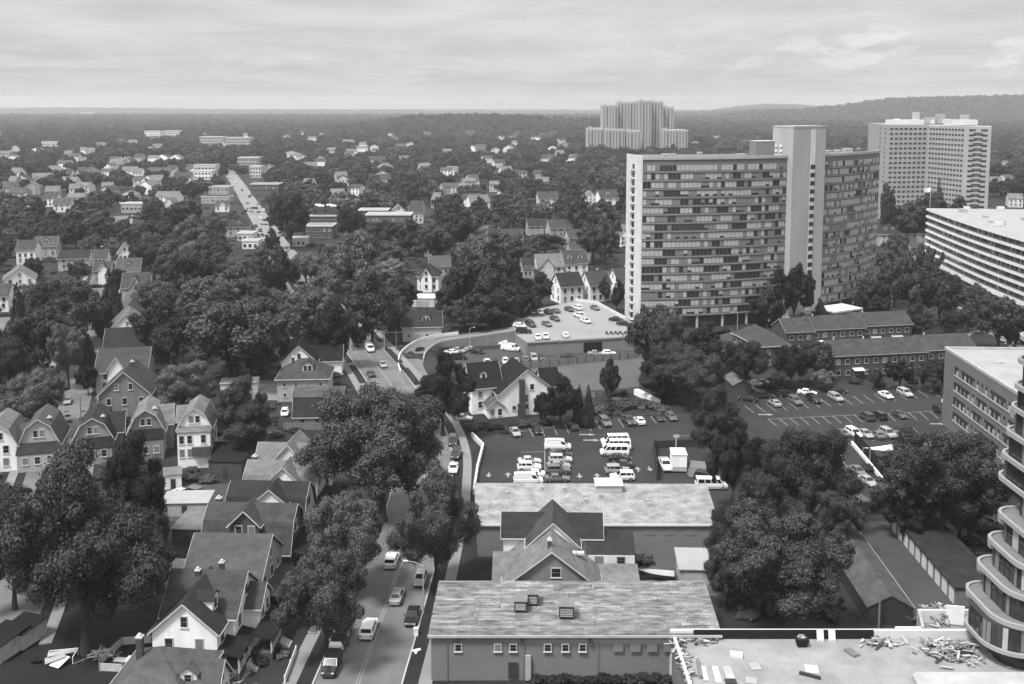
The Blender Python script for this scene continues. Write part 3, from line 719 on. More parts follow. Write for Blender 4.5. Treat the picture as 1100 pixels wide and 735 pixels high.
mb = MB(); mb.box(5.4, 12.2, 2.22, 7.4, 0, 5.6, OFFW); mb.build('rear_wing', h)
mb = MB(); mb.slab([(5.2, 2.3, 5.65), (12.4, 2.3, 5.65), (12.4, 7.6, 7.0), (5.2, 7.6, 7.0)], .14, RF_D); mb.build('rear_wing_roof', h)
for q in (7, 10.2): add_window(h, (q, 2.22, 4.9), 0, 1.0, .9, MGREY)
mb = MB()
for q in (2.4, 3.6): mb.box(q, q + 1.1, -.6, .2, 6.9, 7.2, TRIM)
mb.build('skylight', h)
# ================================================================ large buildings
SLABC = mat('weathered_slab_concrete', .18, amt=.18, scale=.12, streak=(1, 1, .25), fine=.08)
SPAN = mat('grey_brick_spandrel', .145, amt=.15, scale=.5, fine=.15)
PALEP = mat('pale_panel', .34, amt=.12, scale=.15, streak=(1, 1, .3))
G_DK = gloss('dark_pane', .030, .12, .5); G_MD = gloss('grey_pane', .17, .25, .5); G_LT = mat('pale_pane', .36, rough=.4, amt=.15, spec=.4)  # pale panes are curtains, and painted glare on the slab tower's right wing
ROOFW = mat('white_roof_membrane', .29, amt=.16, scale=.25, fine=.12); ROOFG = mat('grey_roof_gravel', .2, amt=.22, scale=.3, fine=.2)
def circ3(a, b, c):
    ax, ay = a; bx, by = b; cx_, cy_ = c
    d = 2 * (ax * (by - cy_) + bx * (cy_ - ay) + cx_ * (ay - by))
    ux = ((ax * ax + ay * ay) * (by - cy_) + (bx * bx + by * by) * (cy_ - ay) + (cx_ ** 2 + cy_ ** 2) * (ay - by)) / d
    uy = ((ax * ax + ay * ay) * (cx_ - bx) + (bx * bx + by * by) * (ax - cx_) + (cx_ ** 2 + cy_ ** 2) * (bx - ax)) / d
    return ux, uy, math.hypot(ax - ux, ay - uy)
A, J, B = (41., 312.), (94., 326.), (133., 360.)
ox_, oy_, rr = circ3(A, J, B)
a0 = math.atan2(A[1] - oy_, A[0] - ox_); a1 = math.atan2(B[1] - oy_, B[0] - ox_)
if a0 < 0: a0 += 2 * math.pi
if a1 < 0: a1 += 2 * math.pi
def arcp(t, off=0.):
    a = a0 + (a1 - a0) * t; r = rr + off
    return (ox_ + r * math.cos(a), oy_ + r * math.sin(a))
LARC = rr * abs(a1 - a0)
def t_at_px(px):
    lo, hi = 0., 1.
    for _ in range(40):
        m_ = (lo + hi) / 2; p = arcp(m_)
        if CX + F * p[0] / p[1] < px: lo = m_
        else: hi = m_
    return lo
def arc_solid(mb, t0, t1, o_in, o_out, z0, z1, m, n=30, mtop=None):
    inner = [arcp(t0 + (t1 - t0) * k / n, o_in) for k in range(n + 1)]; outer = [arcp(t0 + (t1 - t0) * k / n, o_out) for k in range(n + 1)]
    mb.extr(ccw(outer + inner[::-1]), z0, z1, m, mtop)
T = thing('slab_tower', 'long curved grey slab apartment tower with a tall blank stair shaft', 'apartment tower', (0, 0, 0))
for q in ((60, 325), (80, 328), (100, 335), (120, 352)): FOOT.append(q + (26,))
KEEP.append((664, 130, 950, 352, 330)); KEEP.append((550, 322, 690, 385, 330))
tJ0, tJ1 = t_at_px(845), t_at_px(881)
mb = MB(); arc_solid(mb, 0, tJ0, -14, 0, 4.2, 54, SPAN, mtop=ROOFG); arc_solid(mb, tJ1, 1, -14, 0, 4.2, 54, SPAN, mtop=ROOFG); mb.build('wall', T)
mb = MB(); arc_solid(mb, 0, 1, -12.5, -2.5, 0, 4.15, DGREY); mb.build('lobby_wall', T)
FLH = 2.7
for wing, (ta, tb) in enumerate(((0, tJ0), (tJ1, 1))):
    Lw = LARC * (tb - ta); nb = int(Lw / 1.35)
    for fl in range(18):
        zc_ = 51.3 - FLH * fl
        mb = MB(); arc_solid(mb, ta, tb, .01, .28, zc_ - 1.42, zc_ - 1.08, SLABC, 24); mb.build('floor_slab', T)
        mb = MB()
        k = 0
        while k < nb:
            g = min(rnd.choice((2, 3, 3, 4)), nb - k)
            base = rnd.random() if wing == 0 else .24 + rnd.random() * .7  # right wing drawn with fewer dark panes: sky glare painted as pale ones
            for q in range(g):
                t0 = ta + (tb - ta) * (k + q + .06) / nb; t1 = ta + (tb - ta) * (k + q + .94) / nb
                r2 = rnd.random()
                m_ = (G_DK if r2 < .75 else G_MD) if base < .30 else ((G_LT if r2 < .72 else (G_MD if r2 < .9 else G_DK)) if base < .8 else (G_MD if r2 < .7 else G_LT))
                zl = zc_ - .78; zh = zc_ + .95
                if base > .45 and rnd.random() < .25:
                    p0, p1 = arcp(t0, .06), arcp(t1, .06)
                    arc_solid(mb, t0, t1, .012, .08, zl, zl + .55, G_DK, 1); zl += .6
                arc_solid(mb, t0, t1, .012, .07, zl, zh, m_, 1)
            k += g
        mb.build('ribbon_window', T)
    mb = MB(); arc_solid(mb, ta, tb, -.4, .3, 54.0, 54.9, PALEP, 24); arc_solid(mb, ta, tb, -14, -13.6, 54, 54.9, PALEP, 24); mb.build('parapet', T)
n = 12
for k in range(n + 1):
    t = .01 + .98 * k / n
    if tJ0 - .02 < t < tJ1 + .02: continue
    p = arcp(t, -.5); c = MB(); c.box(-.35, .35, -.35, .35, 0, 4.18, CONC); c.build('column', T, (p[0], p[1], 0))
# left end wall with a column of windows and little balconies
pA, pB = Vector(arcp(0, 0)), Vector((38.2, 325.2)); dd = (pB - pA).normalized(); ang = math.atan2(dd.y, dd.x)
mb = MB(); q_ = arcp(0, -14); mb.extr(ccw([tuple(pA + Vector((.15, .05))), tuple(pB), q_]), 0, 54, SPAN, ROOFG); mb.build('wall', T)
mb = MB(); mb.box(-.3, 14.3, .02, .5, 0, 55.2, CONCL); ew = mb.build('end_wall', T, (pA.x, pA.y, 0), ang)
for fl in range(19):
    z = 51.5 - FLH * fl
    mb = MB(); mb.box(6.2, 8.2, .5, .55, z - .75, z + .75, G_DK); mb.build('window', ew)
    mb = MB(); mb.box(5.6, 9.4, .52, 1.5, z - 1.2, z - 1.02, CONCL); mb.box(5.6, 9.4, 1.42, 1.5, z - 1.0, z - .3, CONCL); mb.build('balcony', ew)
# stair shaft
tm_ = (tJ0 + tJ1) / 2; pm = arcp(tm_, 0); pq = Vector(arcp(tJ1)) - Vector(arcp(tJ0)); ang = math.atan2(pq.y, pq.x); hw_ = pq.length / 2 - .25
mb = MB(); mb.box(-hw_, hw_, -2.2, 7, 0, 63.8, PALEP); sh = mb.build('stair_shaft', T, (pm[0], pm[1], 0), ang)
mb = MB(); mb.box(.6, 2.7, -2.32, -2.203, 3, 63.2, CONCL); mb.build('window_strip', sh)
for fl in range(18):
    z = 51.0 - FLH * fl; mb = MB(); mb.box(.65, 2.65, -2.40, -2.325, z - .75, z + .65, G_DK); mb.build('window', sh)
mb = MB(); mb.box(-hw_ - .1, hw_ + .1, -2.3, 7.1, 63.8, 64.3, CONC); mb.build('coping', sh)
mb = MB()
for q in range(4): mb.box(-hw_ - .35, -hw_ - .02, 2.5, 3.6, 52.5 + q * 1.6, 53.5 + q * 1.6, CONCL); mb.box(-hw_ - .35, -hw_ - .02, 4.6, 5.6, 52.5 + q * 1.6, 53.5 + q * 1.6, CONCL)
mb.build('antenna_panel', sh)
for (t, o, w_, d_, h_) in [(.08, -6, 2, 2, 1.4), (.2, -8, 1.4, 1.4, 1.8), (.33, -5, 2, 1.6, 1.2), (.44, -9, 7, 5, 5.2), (.5, -6, 2, 2, 3.5), (.12, -11, 1.5, 1.5, 1.2), (.8, -7, 2, 1.5, 1.2), (.9, -8, 3, 2, 1.5), (.72, -6, 1.6, 1.6, 1.4)]:
    p = arcp(t, o); c = MB(); c.box(-w_ / 2, w_ / 2, -d_ / 2, d_ / 2, 54.01, 54 + h_, METAL if h_ < 3 else SLABC); c.box(-w_ / 2 - .1, w_ / 2 + .1, -d_ / 2 - .1, d_ / 2 + .1, 54 + h_, 54.12 + h_, CONCL); c.build('roof_unit', T, (p[0], p[1], 0), .2)
p = arcp(t_at_px(888), 6)
mb = MB(); mb.box(-6, 7, -5, 4, 3.2, 3.7, CONCL)
for q in (-5, 6): mb.box(q - .2, q + .2, -4.6, -4.2, 0, 3.2, CONCL)
mb.build('entrance_canopy', T, (p[0], p[1], 0), .5)

# ---- window grids on plain facades
def facade(parent, p0, p1, zs, ncol, ww, wh, gm, cap, acc, m0=1., frame=None):
    """separate windows along wall p0->p1 (outward normal to the right of travel)"""
    p0 = Vector(p0); p1 = Vector(p1); L_ = (p1 - p0).length; d = (p1 - p0) / L_; ang = math.atan2(d.y, d.x)
    w_ = MB(); w_.box(-ww / 2, ww / 2, -.06, .02, -wh / 2, wh / 2, gm); w_.box(-ww / 2 - .1, ww / 2 + .1, -.12, 0, -wh / 2 - .14, -wh / 2 - .02, frame or CONCL)
    me = w_.mesh('window')
    for z in zs:
        for k in range(ncol):
            q = m0 + (L_ - 2 * m0) * (k + .5) / ncol; p = p0 + d * q
            if acc['n'] < cap: put('window', me, parent, (p.x, p.y, z), ang); acc['n'] += 1
            else: acc['rest'].append((p.x, p.y, z, ang, me))
def flush(parent, acc):
    if not acc['rest']: return
    vs = []; fs = []; mi = []; o = 0; mats = list(acc['rest'][0][4].materials)
    for x, y, z, a, me in acc['rest']:
        c, s = math.cos(a), math.sin(a)
        for v in me.vertices: vs.append((x + v.co.x * c - v.co.y * s, y + v.co.x * s + v.co.y * c, z + v.co.z))
        for f in me.polygons: fs.append([o + i for i in f.vertices]); mi.append(f.material_index)
        o += len(me.vertices)
    me = bpy.data.meshes.new('window'); me.from_pydata(vs, [], fs)
    for m in mats: me.materials.append(m)
    me.polygons.foreach_set('material_index', mi); o = put('window', me, parent); o['kind'] = 'stuff'
# ---- white twin-wing tower at right
def pt(px, Y): return ((px - CX) / F * Y, Y)
T = thing('apartment_tower', 'pale folded apartment tower with rows of small dark windows, right of the slab tower', 'apartment tower')
for q in ((235, 650), (262, 640), (290, 600)): FOOT.append(q + (34,))
KEEP.append((938, 120, 1066, 196, 585)); KEEP.append((1020, 120, 1066, 222, 585))
TW = mat('pale_tower_brick', .33, amt=.12, scale=.2, fine=.08)
l0, l1, l2, r1, r2 = pt(942, 636), pt(953, 606), pt(996, 610), pt(1036, 577), pt(1063.5, 572)
mb = MB(); mb.extr(ccw([l0, l1, l2, (l2[0] + 8, l2[1] + 34), (l0[0] + 6, l0[1] + 34)]), 0, 59.2, TW, ROOFW); mb.build('wing', T)
mb = MB(); mb.extr(ccw([(l2[0] + .01, l2[1]), r1, r2, (r2[0] + 14, r2[1] + 30), (l2[0] + 12, l2[1] + 46)]), 0, 58.6, TW, ROOFW); mb.build('wing', T)
acc = dict(n=0, rest=[]); zs = [56.6 - 2.95 * k for k in range(19)]
facade(T, r1, r2, zs, 2, 3.6, 1.3, G_DK, 100, acc, .6); facade(T, l2, r1, zs, 11, 1.9, 1.25, G_DK, 100, acc, 1.)
facade(T, l1, l2, zs, 8, 2.0, 1.25, G_DK, 100, acc, .8); facade(T, l0, l1, zs, 2, 2.4, 1.3, G_DK, 100, acc, .6); flush(T, acc)
dv = (Vector(r2) - Vector(r1)); ang = math.atan2(dv.y, dv.x); m_ = Vector(r1) + dv * .48
for z in zs:
    mb = MB(); mb.box(-2.4, 2.4, -1.3, -.02, z - 1.3, z - 1.1, CONC); mb.box(-2.4, 2.4, -1.3, -1.22, z - 1.1, z - .3, METAL); mb.build('balcony', T, (m_.x, m_.y, 0), ang)
for (px, Y, w_, d_, h_) in [(970, 640, 20, 12, 2.6), (962, 642, 3, 3, 3.2), (982, 645, 3.5, 4, 7.5), (996, 650, 6, 5, 4), (1008, 650, 5, 4, 6), (1015, 640, 4, 4, 3), (1030, 600, 16, 10, 3.2), (1034, 610, 4, 4, 6), (1000, 640, 2, 2, 2.6)]:
    x, y = pt(px, Y); c = MB(); c.box(-w_ / 2, w_ / 2, -d_ / 2, d_ / 2, 59.25, 59.2 + h_, CONCL if h_ < 3.5 else CONC); c.build('roof_unit', T, (x, y, 0))
# ---- far tower complex
T = thing('apartment_tower', 'far stepped pale tower complex standing above the canopy on the horizon', 'apartment tower')
KEEP.append((628, 104, 742, 147, 1400)); FOOT.append((190, 1480, 100))
acc_w = 0
for (p0, p1, yt, Y, dpt) in [(647, 663, 113, 1470, 40), (663, 686, 109.5, 1480, 40), (686, 699, 108, 1462, 40), (699, 711.5, 109, 1475, 40), (711.7, 723, 115, 1490, 30), (631, 648, 138, 1450, 40), (650, 671, 139, 1430, 30), (673, 688, 140.5, 1425, 30), (712, 738.5, 139.5, 1440, 40)]:
    x0, x1 = pt(p0, Y)[0], pt(p1, Y)[0]; zt = atY((p0 + p1) / 2, yt, Y).z
    b = MB(); b.box(x0, x1, Y, Y + dpt, 0, zt, TW); bo = b.build('tower_block', T)
    b = MB(); b.box(x0 + 2, x0 + 6, Y + 6, Y + 12, zt, zt + 2.5, CONC); b.build('roof_unit', bo)
    ncol = max(2, int((x1 - x0) / 4.2))
    for k in range(ncol):
        xx = x0 + (x1 - x0) * (k + .5) / ncol; b = MB()
        if k % 3 == 1: b.box(xx - 1.2, xx + 1.2, Y - .25, Y - .02, 3, zt - 3, G_MD)
        z = zt - 4
        while z > 8: b.box(xx - .9, xx + .9, Y - .32, Y - .26 if k % 3 == 1 else Y - .02, z - .8, z + .8, G_DK); z -= 3.1
        b.build('window_column', bo)
# ---- white banded block at right
T = thing('apartment_block', 'broad curved apartment block with bold white balcony bands at the right edge', 'apartment block')
for q in ((195, 430), (200, 390), (205, 350), (230, 400)): FOOT.append(q + (26,))
KEEP.append((997, 215, 1100, 330, 360))
CV = smooth_line([Vector((187, 446, 0)), Vector((182.5, 410, 0)), Vector((179.2, 375, 0)), Vector((177.6, 340, 0)), Vector((177.2, 300, 0))], 8)
def band(mb, o0, o1, z0, z1, m, mtop=None, i0=0, i1=None):
    ln = CV[i0:i1]; a = offset(ln, o0); b = offset(ln, o1)
    mb.extr(ccw([(p.x, p.y) for p in a] + [(p.x, p.y) for p in b[::-1]]), z0, z1, m, mtop)
mb = MB(); band(mb, -44, -1.2, 0, 24.6, DGREY, ROOFW); mb.build('core', T)
for f in range(8):
    z = 24.6 - 3.1 * f
    mb = MB(); band(mb, -1.6 if f else -46, .3, z - .72 if f < 7 else 1.4, z + .28, WHITE, ROOFW); mb.build('balcony_band' if f else 'roof_band', T)
    if f < 7:
        mb = MB(); n = len(CV) - 1
        for i in range(n):
            for q in range(4):
                a = CV[i].lerp(CV[i + 1], q / 4 + .01); b = CV[i].lerp(CV[i + 1], q / 4 + .24); r2 = rnd.random()
                oa, ob = offset([a, b], -1.15); 
                mb.poly([(oa.x, oa.y, z - 2.72), (ob.x, ob.y, z - 2.72), (ob.x, ob.y, z - .98), (oa.x, oa.y, z - .98)], G_DK if r2 < .62 else (G_MD if r2 < .9 else G_LT))
        mb.build('glazing', T, fix=False)
mb = MB(); band(mb, -3, 9, 3.2, 3.7, WHITE, None, 0, 6); mb.build('entrance_canopy', T)
for k in range(26):
    i = rnd.randrange(0, len(CV)); p = offset(CV, -rnd.uniform(6, 40))[i]; w_ = rnd.uniform(1, 3.5); h_ = rnd.uniform(.6, 1.8); c = MB(); c.box(-w_ / 2, w_ / 2, -1, 1, 24.96, 24.9 + h_, rnd.choice((METAL, CONCL, CONC))); c.build('roof_unit', T, (p.x, p.y, 0))
x, y = pt(992, 460)
fp = thing('flagpole', 'white flag flying on a pole behind the banded block', 'flagpole', (x + 4, y, 0))
mb = MB(); mb.tube([(0, 0, 0), (0, 0, 34)], [.25, .12], METAL, 6); mb.build('pole', fp)
mb = MB(); mb.add([(0, 0, 31.0), (-1.2, .3, 30.8), (-3.2, -.3, 31.0), (-3.2, -.3, 32.7), (-1.2, .3, 32.9), (0, 0, 33.2)] , [(0, 1, 4, 5), (1, 2, 3, 4)], WHITE); mb.build('flag', fp, fix=False)
# ---- grey office block
T = thing('office_block', 'plain grey four storey office block with white roof and strip windows', 'office block', (96.4, 217, 0), R(SR))
FOOT.append((112, 192, 30)); KEEP.append((1022, 372, 1100, 455, 185))
OFC = mat('office_wall', .14, amt=.12, scale=.2, fine=.06)
mb = MB(); mb.box(0, 34, -52, 0, 0, 17.0, OFC); mb.build('wall', T)
mb = MB(); mb.box(.4, 33.6, -51.6, -.4, 17.003, 17.1, ROOFW); mb.build('roof', T)
mb = MB(); mb.box(-.1, .4, -52, .1, 17.003, 17.6, CONC); mb.box(.4, 34, -.4, .1, 17.003, 17.6, CONC); mb.build('parapet', T)
for z in (13.9, 10.5, 7.2, 3.9):
    mb = MB(); mb.box(-.16, -.02, -48, -6, z - 1.2, z - .9, CONCL); mb.build('sill_band', T)
    mb = MB(); mb.box(-.1, -.02, -48, -6, z - .9, z + .9, METALD); mb.build('strip_frame', T)
    for k in range(20):
        w_ = MB(); yy = -6.2 - k * 2.08; gm = G_DK if rnd.random() < .7 else G_MD
        w_.box(-.2, -.105, yy - 1.0, yy - .15, z - .85, z + .85, gm); w_.box(-.23, -.105, yy - 1.9, yy - 1.15, z - .85, z + .1, G_LT if rnd.random() < .5 else G_MD); w_.build('window', T)
for k in range(9):
    mb = MB(); mb.box(-.7, .7, -.5, .5, 17.11, 17.25 + rnd.random() * .4, METAL); mb.build('roof_vent', T, (rnd.uniform(4, 28), rnd.uniform(-45, -3), 0), rnd.random())
# ---- near glass tower with rounded terraces
T = thing('glass_tower', 'near glass tower with white rounded balcony bands stepping back at the right edge', 'apartment tower')
BANDM = mat('white_band_concrete', .28, amt=.08, scale=.4); TERR = mat('terrace_floor', .15, amt=.18, scale=.5, fine=.1)
def rrect(x0, x1, y0, y1, rn, rf, n=9):
    pts = []
    for k in range(n + 1): a = math.pi + math.pi / 2 * k / n; pts.append((x0 + rn + rn * math.cos(a), y0 + rn + rn * math.sin(a)))
    pts += [(x1, y0), (x1, y1)]
    for k in range(n + 1): a = math.pi / 2 + math.pi / 2 * k / n; pts.append((x0 + rf + rf * math.cos(a), y1 - rf + rf * math.sin(a)))
    return pts
def ring(mb, o, w_, z0, z1, m):
    """parapet following an outline"""
    n = len(o); cxm = sum(p[0] for p in o) / n; cym = sum(p[1] for p in o) / n
    x0, x1, y0, y1, rn, rf = o_args
    i = rrect(x0 + w_, x1 - w_, y0 + w_, y1 - w_, rn - w_, rf - w_)
    for k in range(n):
        a, b, c, d = o[k], o[(k + 1) % n], i[(k + 1) % n], i[k]
        vs = [(a[0], a[1], z0), (b[0], b[1], z0), (c[0], c[1], z0), (d[0], d[1], z0), (a[0], a[1], z1), (b[0], b[1], z1), (c[0], c[1], z1), (d[0], d[1], z1)]
        mb.add(vs, [(4, 5, 6, 7), (0, 1, 5, 4), (2, 3, 7, 6), (3, 2, 1, 0)], m)
flo = [(8.0, 55.0, 123.2), (11.2, 55.0, 123.8), (14.4, 56.5, 124.0), (17.6, 57.7, 123.8), (20.8, 59.2, 123.8), (24.0, 60.9, 125), (27.2, 61.3, 125), (30.4, 61.4, 124.6), (33.6, 61.5, 124.4), (36.8, 61.4, 124.4), (40, 61.6, 124.4), (43.2, 61.6, 124.4)]
_fl = [(1034.4, 664.8), (1035.7, 630), (1047.7, 602), (1059.6, 576), (1069, 549), (1069, 509), (1073, 485.6), (1077.5, 461), (1082.7, 435), (1086.5, 412), (1090, 385), (1092, 360)]
flo = [(z, at(a, b, z).x - (.2 if i < 4 else 0), at(a, b, z).y + 1.2) for i, ((z, _, _), (a, b)) in enumerate(zip(flo, _fl))]
YN = at(1070, 700, 8).y - 1.0
for i, (z, xw, yf) in enumerate(flo):
    o_args = (xw, xw + 32, YN, yf, 4.2, 2.6); o = rrect(*o_args)
    mb = MB(); mb.extr(o, z - .36, z, BANDM, TERR); sl = mb.build('floor_slab', T)
    mb = MB(); ring(mb, o, .35, z + .002, z + (.22 if i else .1), BANDM); mb.build('parapet', sl)
    if i in (1, 2, 3, 4, 6, 8):      # smaller rounded balcony peeping out behind
        o_args = (xw + 1.2, xw + 9, yf - 1.5, yf + 1.5, 1.4, 1.4); q = rrect(*o_args, 6)
        o2 = [(a, b) for a, b in q]; mb = MB(); mb.extr(o2, z - 2.0, z - 1.7, BANDM, TERR); mb.build('balcony', sl)
        # its rail
        mb = MB()
        for a, b in zip(o2, o2[1:]): mb.beam((a[0], a[1], z - .75), (b[0], b[1], z - .75), .06, .06, METAL); mb.beam((a[0], a[1], z - 1.7), (a[0], a[1], z - .75), .04, .04, METAL)
        mb.build('railing', sl)
    # glass wall under the next slab
    nz = z + 3.2; xi = flo[min(i + 1, len(flo) - 1)][1] if i else xw
    ins = .25 if i == 0 else .55
    if i == len(flo) - 1: continue
    g_args = (max(xi, xw) + ins, xw + 31, YN + .6, yf - .9, 3.7, 2.1); g = rrect(*g_args)
    mb = MB(); mb.extr(g, z + .005, nz - .425, G_DK); gl = mb.build('glass_wall', T)
    mb = MB()
    P_ = []
    for a, b in zip(g, g[1:] + g[:1]):
        L_ = math.hypot(b[0] - a[0], b[1] - a[1]); n_ = max(1, int(L_ / 1.15))
        P_ += [(a[0] + (b[0] - a[0]) * t / n_, a[1] + (b[1] - a[1]) * t / n_) for t in range(n_)]
    for k, (a, b) in enumerate(P_):
        if k % 2 and L_ < .8: continue
        mb.box(a - .05, a + .05, b - .05, b + .05, z + .01, nz - .43, METALD)
    mb.build('mullions', gl)
    for k, (a, b) in enumerate(P_[:-1]):  # panes with curtains drawn behind the glass
        if i < 9 and rnd.random() < .36:
            c, d = P_[k + 1]
            if math.hypot(c - a, d - b) > 1.6 or a > 74: continue
            nx, ny = (d - b), -(c - a); l_ = math.hypot(nx, ny) or 1; nx, ny = nx / l_ * .03, ny / l_ * .03
            mb = MB(); mb.poly([(a + nx, b + ny, z + .1), (c + nx, d + ny, z + .1), (c + nx, d + ny, nz - .5), (a + nx, b + ny, nz - .5)], rnd.choice((G_MD, G_MD, G_LT))); mb.build('pale_pane', gl, fix=False)
mb = MB(); mb.extr(rrect(flo[0][1] + 2, 87, YN + 1.3, flo[0][2] - 2, 3.2, 2.4), 0, 7.57, G_DK); mb.build('ground_floor_glass', T)
# ---- flat roofed commercial blocks
def brickroof(name):
    """roll roofing laid in courses, each strip weathered to its own grey, scuffed across"""
    m = mat(name, .25, amt=.85, scale=1.0, streak=(.5, 1.6, 1), fine=.6, detail=10); nt = m.node_tree; N = nt.nodes; L = nt.links
    b = N['Principled BSDF']; src = b.inputs['Base Color'].links[0].from_socket
    t = N.new('ShaderNodeTexCoord'); br = N.new('ShaderNodeTexBrick'); L.new(t.outputs['Object'], br.inputs['Vector'])
    br.inputs['Color1'].default_value = (.42, .42, .42, 1); br.inputs['Color2'].default_value = (.86, .86, .86, 1); br.inputs['Mortar'].default_value = (.36, .36, .36, 1)
    br.inputs['Scale'].default_value = 1.; br.inputs['Mortar Size'].default_value = .035; br.inputs['Brick Width'].default_value = 5.2; br.inputs['Row Height'].default_value = .62; br.inputs['Bias'].default_value = .1; br.offset = .37
    x = N.new('ShaderNodeMath'); x.operation = 'MULTIPLY'; L.new(src, x.inputs[0]); L.new(br.outputs['Color'], x.inputs[1]); L.new(x.outputs[0], b.inputs['Base Color'])
    return m
PATCH = brickroof('streaked_roll_roofing'); PATCH2 = mat('patched_white_roof', .235, amt=.55, scale=.5, fine=.6, detail=10)
STUC = mat('grey_stucco', .155, amt=.10, scale=.15, fine=.06); STUC2 = mat('grey_render', .16, amt=.08, scale=.12, fine=.05)
c4 = [at(463, 682, 6), at(772, 680.5, 6), at(755, 627, 6), at(474, 627, 6)]
T = thing('commercial_block', 'flat roofed grey block with weathered streaked roof and small white framed windows, bottom centre', 'commercial block', (c4[0].x, c4[0].y, 0))
lc = [(p.x - c4[0].x, p.y - c4[0].y) for p in c4]
mb = MB(); mb.extr(lc, 0, 6, STUC); mb.build('wall', T)
mb = MB(); mb.slab([(lc[0][0] - .35, lc[0][1] - .35, 6.18), (lc[1][0] + .3, lc[1][1] - .35, 6.18), (lc[2][0] + .3, lc[2][1] + .2, 6.3), (lc[3][0] - .35, lc[3][1] + .2, 6.3)], .17, PATCH); rf = mb.build('roof', T)
mb = MB(); mb.box(lc[0][0] - .4, lc[1][0] + .3, -.5, -.36, 5.85, 6.16, CONC); mb.build('gutter', T)
for k in range(7):
    mb = MB(); mb.tube([(0, 0, 6.2), (0, 0, 6.9)], [.13, .13], METAL, 8); mb.build('vent_pipe', rf, (rnd.uniform(2, 33), rnd.uniform(2, 11), 0))
sx_ = 309 / 35.6
for px in (492, 534.5, 551, 588, 607, 625.5): add_window(T, ((px - 463) / sx_ , -.02, 4.35), 0, .72, .78)
for px in (663.5, 682, 700, 718):
    mb = MB(); mb.box(-.65, .65, -.05, -.003, -.55, .55, CONCD); mb.build('blocked_window', T, ((px - 463) / sx_, -.02, 4.35))
mb = MB(); mb.box(-.6, .6, -.06, -.003, 0, 2.1, METALD); mb.build('door', T, ((551 - 463) / sx_, -.02, .3))
mb = MB(); mb.box(-.35, .35, -.3, -.003, .2, 3.4, METAL); mb.build('pipe_cover', T, ((567 - 463) / sx_, -.02, 0))
for px in (491, 560, 633): 
    mb = MB(); mb.box(-.16, .16, -.36, -.003, 5.2, 5.8, METALD); mb.build('rain_head', T, ((px - 463) / sx_, -.02, 0))
for px in (480, 562, 641):
    mb = MB(); mb.tube([(0, -.12, 0), (0, -.12, 5.2)], .05, STUC2, 6); mb.build('downpipe', T, ((px - 463) / sx_, -.02, 0))
def hvac(lab, px, py, z, w_, d_, h_, tone=None):
    p = at(px, py, z); T_ = thing('air_conditioner', lab, 'air conditioner', tuple(p), R(-3)); tone = tone or METALD
    b = MB(); b.box(-w_ / 2, w_ / 2, -d_ / 2, d_ / 2, .25, h_, tone); b.build('casing', T_)
    b = MB(); b.box(-w_ / 2 - .08, w_ / 2 + .08, -d_ / 2 - .08, d_ / 2 + .08, h_, h_ + .08, CONCD); b.build('lid', T_)
    b = MB(); 
    for q in range(5): b.box(-w_ / 2 + .15, w_ / 2 - .15, -d_ / 2 - .05, -d_ / 2 - .002, .4 + q * (h_ - .6) / 5, .5 + q * (h_ - .6) / 5, METAL)
    b.build('grille', T_)
    b = MB()
    for s1 in (-1, 1):
        for s2 in (-1, 1): b.box(s1 * w_ * .42 - .06, s1 * w_ * .42 + .06, s2 * d_ * .4 - .06, s2 * d_ * .4 + .06, 0, .25, BLACK)
    b.build('foot', T_)
hvac('dark air conditioner on the streaked roof, left of the adjoining pair', 559.5, 654, 6.25, 1.6, 2.2, 1.5)
hvac('dark air conditioner on the streaked roof, right of the adjoining pair', 572.5, 648, 6.25, 1.4, 1.8, 1.6)
hvac('dark air conditioner standing alone on the streaked roof', 608.5, 661, 6.25, 1.9, 2.2, 1.7)
c4 = [at(513, 564, 5.2), at(771, 564, 5.2), at(758, 521.5, 5.2), at(511, 520.5, 5.2)]
T = thing('commercial_block', 'long low block with patched white flat roof, beside the parking lot', 'commercial block', (c4[0].x, c4[0].y, 0))
lc = [(p.x - c4[0].x, p.y - c4[0].y) for p in c4]
mb = MB(); mb.extr(lc, 0, 5.2, STUC2); mb.build('wall', T)
mb = MB(); mb.slab([(lc[0][0] - .25, -.25, 5.4), (lc[1][0] + .25, lc[1][1] - .25, 5.4), (lc[2][0] + .25, lc[2][1] + .2, 5.4), (lc[3][0] - .25, lc[3][1] + .2, 5.4)], .19, PATCH2); rf = mb.build('roof', T)
mb = MB(); mb.box(lc[0][0] - .3, lc[1][0] + .3, -.4, -.26, 5.15, 5.45, CONCL); mb.build('fascia', T)
mb = MB(); mb.box(-2.2, 2.2, -1.6, 1.6, 5.42, 6.6, CONC); mb.box(-2.4, 2.4, -1.8, 1.8, 6.6, 6.75, CONCL); mb.build('roof_hatch', T, (22.0, lc[2][1] - 2.2, 0))
for px in (551, 699, 720, 743):
    mb = MB(); mb.box(-.85, .85, -.04, -.003, -.6, .6, STUC); mb.build('blocked_window', T, ((px - 513) / 6.84, -.02, 4.1))
for k in range(9):
    mb = MB(); mb.box(-.25, .25, -.25, .25, 5.42, 5.9, METAL); mb.build('roof_vent', rf, (rnd.uniform(2, 36), rnd.uniform(2, 15), 0))
